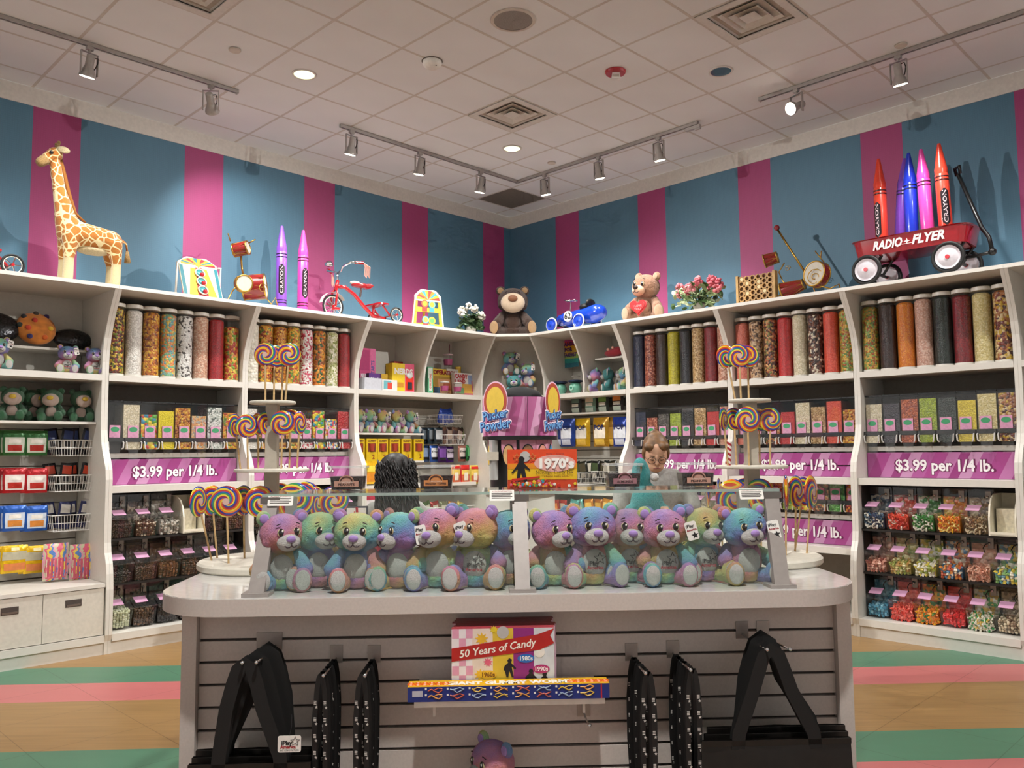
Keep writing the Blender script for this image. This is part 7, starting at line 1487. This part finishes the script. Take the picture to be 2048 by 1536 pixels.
# ================================================================ behind the counter: people, powder machine, small things
SKIN = mat('#d8a88a', .55, grain=.05); HAIRD = mat('#120c0a', .45, grain=.4, gscale=35, bump=.6); HAIRB = mat('#6a4a2a', .5, grain=.45, gscale=30, bump=.6); SHIRT = mat('#a09d98', .85, grain=.12, gscale=60); PANTS = mat('#1c1c20', .8); SHOE = mat('#2a2624', .6)
def person(label, loc_, rz, H, nod=0.0, yaw=0.0, lean=0.0, face=True, arms=None, shirt=SHIRT, hand_curl=.6, drop=(0, 0)):
    """standing figure facing -y; H = standing height"""
    t = thing('person', label, 'person', loc_, rz); k = H/1.65
    hip, sh = .86*k, 1.34*k; lx = lean
    P = lambda x, y, z: (x*k, y*k, z*k)
    mb = MB(); capsule(mb, P(lx, .0, 1.36), P(lx, -.02, 1.46), .052*k, .048*k)
    arms = arms or (((-.21, 0, 1.29), (-.26, -.03, 1.03), (-.23, -.2, .85)), ((.21, 0, 1.29), (.26, -.03, 1.03), (.23, -.2, .85)))
    for q, (a, b, c) in enumerate(arms):
        a, b, c = [Vector(P(*v)) for v in (a, b, c)]; a += Vector((lx*k, 0, 0)); b += Vector((lx*k*.7, 0, 0)); s_ = -1 if q == 0 else 1
        capsule(mb, a, b, .047*k, .04*k); capsule(mb, b, c, .038*k, .028*k)
        d = (c-b).normalized(); palm = c+d*.05*k; sd = Vector((-s_, 0, 0)); sd = (sd-d*sd.dot(d)).normalized(); nn = d.cross(sd).normalized()
        mb.ball(palm, (.04*k, .032*k, .04*k), 12, 8); capsule(mb, c, palm, .028*k, .032*k)
        for f in range(4):
            o_ = nn*((f-1.5)*.019*k); L = (.036, .042, .04, .032)[f]*k; p0 = palm+d*.03*k+o_; p1 = p0+d*L+sd*L*.35*hand_curl; p2 = p1+d*L*.4+sd*L*.9*hand_curl; capsule(mb, p0, p1, .0088*k, .008*k, 8); capsule(mb, p1, p2, .008*k, .007*k, 8)
        th = palm-nn*.03*k; capsule(mb, th, th+sd*.03*k+d*.02*k-nn*.012*k, .0105*k, .009*k, 8); capsule(mb, th+sd*.03*k+d*.02*k-nn*.012*k, th+sd*.05*k+d*.04*k, .009*k, .008*k, 8)
    place('body', remeshed(mb, .0075, 2, 'body', SKIN), t)
    mb = MB(); mb.ball(P(lx, .0, 1.24), (.185*k, .105*k, .17*k), 20, 12); mb.ball(P(lx*.6, .0, 1.05), (.155*k, .10*k, .2*k), 20, 12); mb.ball(P(0, .0, .9), (.17*k, .11*k, .14*k), 20, 12); capsule(mb, P(lx-.13, 0, 1.335), P(lx+.13, 0, 1.335), .058*k, .058*k)
    for q, (a, b, c) in enumerate(arms):
        a, b = Vector(P(*a))+Vector((lx*k, 0, 0)), Vector(P(*b))+Vector((lx*k*.7, 0, 0)); capsule(mb, a, a.lerp(b, .62), .062*k, .056*k)
    place('shirt', remeshed(mb, .012, 4, 'shirt', shirt), t)
    mb = MB(); mb.ball(P(0, .0, .84), (.172*k, .115*k, .12*k), 18, 12)
    for s_ in (-1, 1): capsule(mb, P(s_*.085, 0, .8), P(s_*.095, -.01, .45), .085*k, .058*k); capsule(mb, P(s_*.095, -.01, .45), P(s_*.10, .01, .09), .056*k, .042*k)
    place('trousers', remeshed(mb, .013, 3, 'trousers', PANTS), t)
    for s_ in (-1, 1): mb = MB(); mb.ball(P(s_*.10, -.05, .04), (.045*k, .125*k, .04*k), 14, 8); part('shoe', mb, SHOE, t, 'all')
    # head, built round its own centre
    h = MB(); h.ball((0, 0, .01), (.075, .092, .108), 22, 16); h.ball((0, -.03, -.055), (.056, .058, .055), 16, 10); h.ball((0, -.098, -.012), (.012, .018, .018), 10, 8); capsule(h, (0, -.088, .03), (0, -.1, -.01), .008, .011, 8)
    for s_ in (-1, 1): h.ball((s_*.077, .01, -.005), (.011, .022, .03), 10, 8)
    h.ball((0, -.086, -.052), (.024, .008, .007), 10, 6)
    hd = place('head', remeshed(h, .006, 2, 'head', SKIN), t, P(lx, -.035+drop[0], 1.545+drop[1]), (nod, 0, yaw)); hd.scale = (k, k, k)
    if face:
        for s_ in (-1, 1):
            m = MB(); m.ball((s_*.03, -.080, .012), (.015, .008, .010), 10, 6); part('eyelid', m, SKIN, hd, 'all'); m = MB(); m.tube([(s_*.043, -.082, .006), (s_*.03, -.0895, .003), (s_*.018, -.088, .006)], .0022, 5); part('lashes', m, mat('#2a1a14', .6), hd); m = MB(); m.tube([(s_*.045, -.08, .032), (s_*.03, -.09, .036), (s_*.015, -.092, .033)], .003, 5); part('eyebrow', m, HAIRB, hd)
        m = MB(); m.tube([(-.022, -.094, -.052), (0, -.097, -.05), (.022, -.094, -.052)], .0028, 5); part('mouth', m, mat('#8f4a44', .5), hd)
    return t, hd, k
# woman with glasses
pw = at_y(1306, 912, -.62); Hh = 1.70
t, hd, k = person('woman with glasses and grey t-shirt looking down at teal plush', Vector((pw.x, pw.y, 0)), R_(2), Hh, nod=.5, yaw=-.12, arms=(((-.2, 0, 1.29), (-.25, -.10, 1.06), (-.10, -.33, 1.12)), ((.2, 0, 1.29), (.26, -.10, 1.06), (.10, -.32, 1.08))), hand_curl=1.0, drop=(-.05, -.06))
m = MB(); m.ball((0, .022, .045), (.084, .092, .09), 20, 14); m.ball((0, .06, -.01), (.07, .06, .08), 16, 10); m.ball((-.05, -.045, .078), (.036, .034, .028), 12, 8); m.ball((.045, -.045, .082), (.038, .034, .028), 12, 8); m.ball((-.07, .0, .01), (.02, .035, .05), 10, 8); m.ball((.07, .0, .01), (.02, .035, .05), 10, 8); place('hair', remeshed(m, .007, 2, 'hair', HAIRB), hd)
m = MB(); m.ball((0, .075, .085), (.05, .045, .045), 14, 10); part('hair_bun', m, HAIRB, hd, 'all')
m = MB()
for s_ in (-1, 1): m.torus((s_*.033, -.098, .008), .024, .0018, (0, 1, 0), 18, 5); m.tube([(s_*.057, -.096, .012), (s_*.08, -.05, .014), (s_*.082, .01, .01)], .0015, 5)
m.tube([(-.01, -.099, .012), (0, -.102, .014), (.01, -.099, .012)], .0018, 5); part('glasses', m, mat('#3a302c', .3), hd)
# plush held by the woman
pp = at_y(1290, 1046, -.98); q = thing('held_teal_plush', 'fluffy teal plush held up by the woman with glasses', 'plush toy', pp, R_(6)); sz = 1.0
m = MB(); m.ball((.015, 0, .12), (.105, .085, .13), 20, 14); m.ball((-.02, 0, .29), (.062, .06, .11), 18, 12); m.ball((-.03, -.02, .36), (.042, .045, .05), 14, 10); m.ball((-.10, -.02, .06), (.04, .05, .06), 12, 8); m.ball((.11, -.03, .07), (.05, .055, .05), 14, 10); place('body', remeshed(m, .012, 3, 'body', TEALF), q)
m = MB(); m.ball((.055, -.045, .285), (.028, .03, .026), 12, 8); part('white_muzzle', m, CREAMF, q, 'all'); m = MB(); m.ball((-.035, -.066, .345), .008, 8, 6); part('eye', m, EYEB, q, 'all')
# dark-haired person seen from behind
pd = at_y(806, 940, -1.42)
t, hd, k = person('person with long dark curly hair seen from behind in grey', Vector((pd.x+.05, pd.y, 0)), R_(180+14), 1.52, nod=.25, lean=.10, face=False, shirt=mat('#b3afaa', .85, grain=.12, gscale=60))
m = MB(); m.ball((0, .03, .03), (.108, .118, .108), 20, 14); m.ball((0, .07, -.05), (.115, .07, .12), 18, 12); m.ball((0, .085, -.15), (.115, .05, .12), 18, 12); m.ball((-.04, .085, -.24), (.07, .04, .09), 14, 10)
place('hair', remeshed(m, .010, 2, 'hair', HAIRD), hd)
rr = random.Random(21); m = MB()
for j in range(120):
    a = rr.uniform(-1.9, 1.9); x = .112*math.sin(a); y = .03+.105*math.cos(a)*.95+.01; z0 = rr.uniform(-.05, .09); L = rr.uniform(.12, .34); ph = rr.random()*6; r_ = rr.uniform(.006, .012)
    m.tube([(x*(1+.15*i/9)+r_*math.cos(ph+i*1.5), y+.02*min(1, i/4)+r_*math.sin(ph+i*1.5), z0-L*i/9) for i in range(10)], [.005]*9+[.002], 5)
o = part('hair_curls', m, HAIRD, hd, 'all'); o['kind'] = 'stuff'

# ---- powder candy machine
pm = at_y(1040, 900, .35); t = thing('powder_candy_machine', 'round pink striped powder candy machine with oval logo signs', 'candy machine', Vector((pm.x, pm.y, 0)), R_(1))
def zpx(y): return at_y(1040, y, .05).z
Rr = .292; z0, z1 = zpx(871), zpx(793)
def pink_mat():
    t_ = NT('machine_stripes'); sx = t_.n('SeparateXYZ'); t_.l(t_.coord(), sx.inputs[0]); a = t_.math('ARCTAN2', sx.outputs[0], t_.math('MULTIPLY', sx.outputs[1], -1.0)); v = t_.math('FRACT', t_.math('ADD', t_.math('MULTIPLY', a, 1.15), t_.math('MULTIPLY', sx.outputs[2], -.9)))
    t_.l(t_.ramp(v, [(0, hx('#a2507f')), (.3, hx('#b9799f')), (.45, hx('#a85a87')), (.75, hx('#c490b0'))], 'CONSTANT'), t_.b.inputs['Base Color']); t_.b.inputs['Roughness'].default_value = .35; return t_.m
mb = MB(); mb.lathe([(Rr, z0), (Rr, z1), (Rr-.01, z1)], 48, cap=False); part('sign_drum', mb, pink_mat(), t, True)
mb = MB(); mb.lathe([(Rr+.004, z0-.03), (Rr+.004, z0)], 48); part('drum_rim', mb, BLKPL, t, True)
mb = MB(); mb.box((.05, -Rr-.001, (z0+z1)/2), (.004, .004, z1-z0)); part('seam', mb, mat('#5a2444', .5), t)
mb = MB(); mb.lathe([(.20, z1-.05), (.20, z1-.005), (.15, z1+.06), (.05, z1+.095), (.001, z1+.1)], 32, cap=False); part('hopper_dome', mb, mat('#070707', .9), t, 'all')
SGN = mat('#c9a0b4', .4)
for ang, nm in ((-40, 'left'), (58, 'right')):
    a = R_(ang); c = (math.sin(a)*(Rr+.004), -math.cos(a)*(Rr+.004), 0); zc = z1+.0; rot = (0, 0, a)
    def pl2(poly, y, m_, name, par=None): mb = MB(); mb.plate(poly, y-.002, y); return part(name, mb, m_, t if par is None else par, loc=c, rot=rot)
    ov = lambda r, k=1.25: circ(r, 32, (0, z1-.03), 1, k)
    pl2(ov(.122), -.001, SGN, 'sign_oval'); pl2(ov(.113), -.003, mat('#9a3f2c', .4), 'red_ring'); pl2(ov(.088), -.005, mat('#c4a63c', .4), 'yellow_ground')
    for s, z, sz, w in (('Pucker', z0+.16, .09, .25), ('Powder', z0+.08, .10, .30)):
        letter(t, s, sz, mat('#e6d4dc', .4), (c[0]*1.022, c[1]*1.022, z), bold=.012, width=w*1.08, name='lettering_outline', rot=rot, roll=R_(6)); letter(t, s, sz, mat('#2a3f7a', .4), (c[0]*1.03, c[1]*1.03, z-.003), bold=.0075, width=w*1.03, name='lettering_dark_outline', rot=rot, roll=R_(6)); letter(t, s, sz, mat('#6aa0d0', .4), (c[0]*1.037, c[1]*1.037, z), bold=.0005, width=w, rot=rot, roll=R_(6))  # dark blue outline printed behind the pale letters
zl_ = zpx(985)
mb = MB(); mb.lathe([(.235, zl_), (.235, z0-.03)], 36); part('machine_body', mb, BLKPL, t, True)
for j, (ang, c) in enumerate(((-75, '#c9a83a'), (-22, '#c9a06a'), (12, '#8f6a4a'), (42, '#c98a78'), (72, '#3f86b0'))):
    a = R_(ang); zc = zpx(905); c0 = (math.sin(a)*.24, -math.cos(a)*.24, 0)
    mb = MB(); mb.plate([(-.062, zc+.03), (-.05, zc-.02), (.05, zc-.02), (.062, zc+.03), (.062, zc+.105), (-.062, zc+.105)], -.006, 0); part('flavor_frame', mb, mat('#c98aa0', .45), t, loc=c0, rot=(0, 0, a)); mb = MB(); mb.plate(circ(.05, 24, (0, zc-.02), 1, 1.7), -.010, -.006); part('oval_rim', mb, BLKPL, t, loc=c0, rot=(0, 0, a)); mb = MB(); mb.plate(circ(.043, 24, (0, zc-.02), 1, 1.75), -.013, -.010); part('flavor_oval', mb, mat(c, .45), t, loc=c0, rot=(0, 0, a))
a = R_(-48); mb = MB(); mb.cyl((math.sin(a)*.28, -math.cos(a)*.28, zpx(960)), (math.sin(a)*.28, -math.cos(a)*.28, z0-.03), .034, n=18); part('clear_tube', mb, clear_mat('tube_clear', (.9, .9, .88), .3), t, True); mb = MB(); mb.box((math.sin(a)*.29, -math.cos(a)*.29, zpx(912)), (.09, .06, .065)); part('tube_collar', mb, mat('#c9c4b4', .5), t)
mb = MB(); mb.lathe([(.3, 0), (.3, .08), (.27, .1), (.27, zl_-.02), (.31, zl_-.01), (.31, zl_)], 40); part('pedestal', mb, WHITE, t, True)

# ---- small things on the back of the island
def isl_put(x, y, yl): lx, lz = I_px(x, y, yl); return IS(lx, yl, ZC)
t = thing('notice_stand', 'small framed give sign behind the yellow-green bear', 'sign', isl_put(713, 1040, .93), ISL_RZ); mb = MB(); mb.box((0, .004, .12), (.10, .012, .24)); part('frame', mb, mat('#3a3f4a', .4), t); mb = MB(); mb.box((0, -.003, .125), (.085, .003, .215)); part('paper', mb, PAPER, t); letter(t, 'give', .035, mat('#c4402c', .5), (0, -.006, .205), bold=.001); mb = MB(); mb.box((0, .03, .006), (.10, .08, .012)); part('foot', mb, mat('#3a3f4a', .4), t)
t = thing('red_tumbler', 'dark red tumbler with a red straw behind the bears', 'cup', isl_put(716, 1040, .85), ISL_RZ); mb = MB(); mb.lathe([(.036, 0), (.05, .165), (.052, .17), (.046, .172)], 24); part('cup', mb, mat('#8f1c20', .2, coat=.5), t, True); mb = MB(); mb.cyl((0, 0, .16), (-.006, 0, .24), .0055, n=8); part('straw', mb, mat('#b0202a', .3), t)
carton('yellow and red card box behind the bears', isl_put(768, 1050, .9), ISL_RZ, .12, .06, .15, '#c9a03a', ((-.06, .0, 0, .15, '#8f2a3a'),))
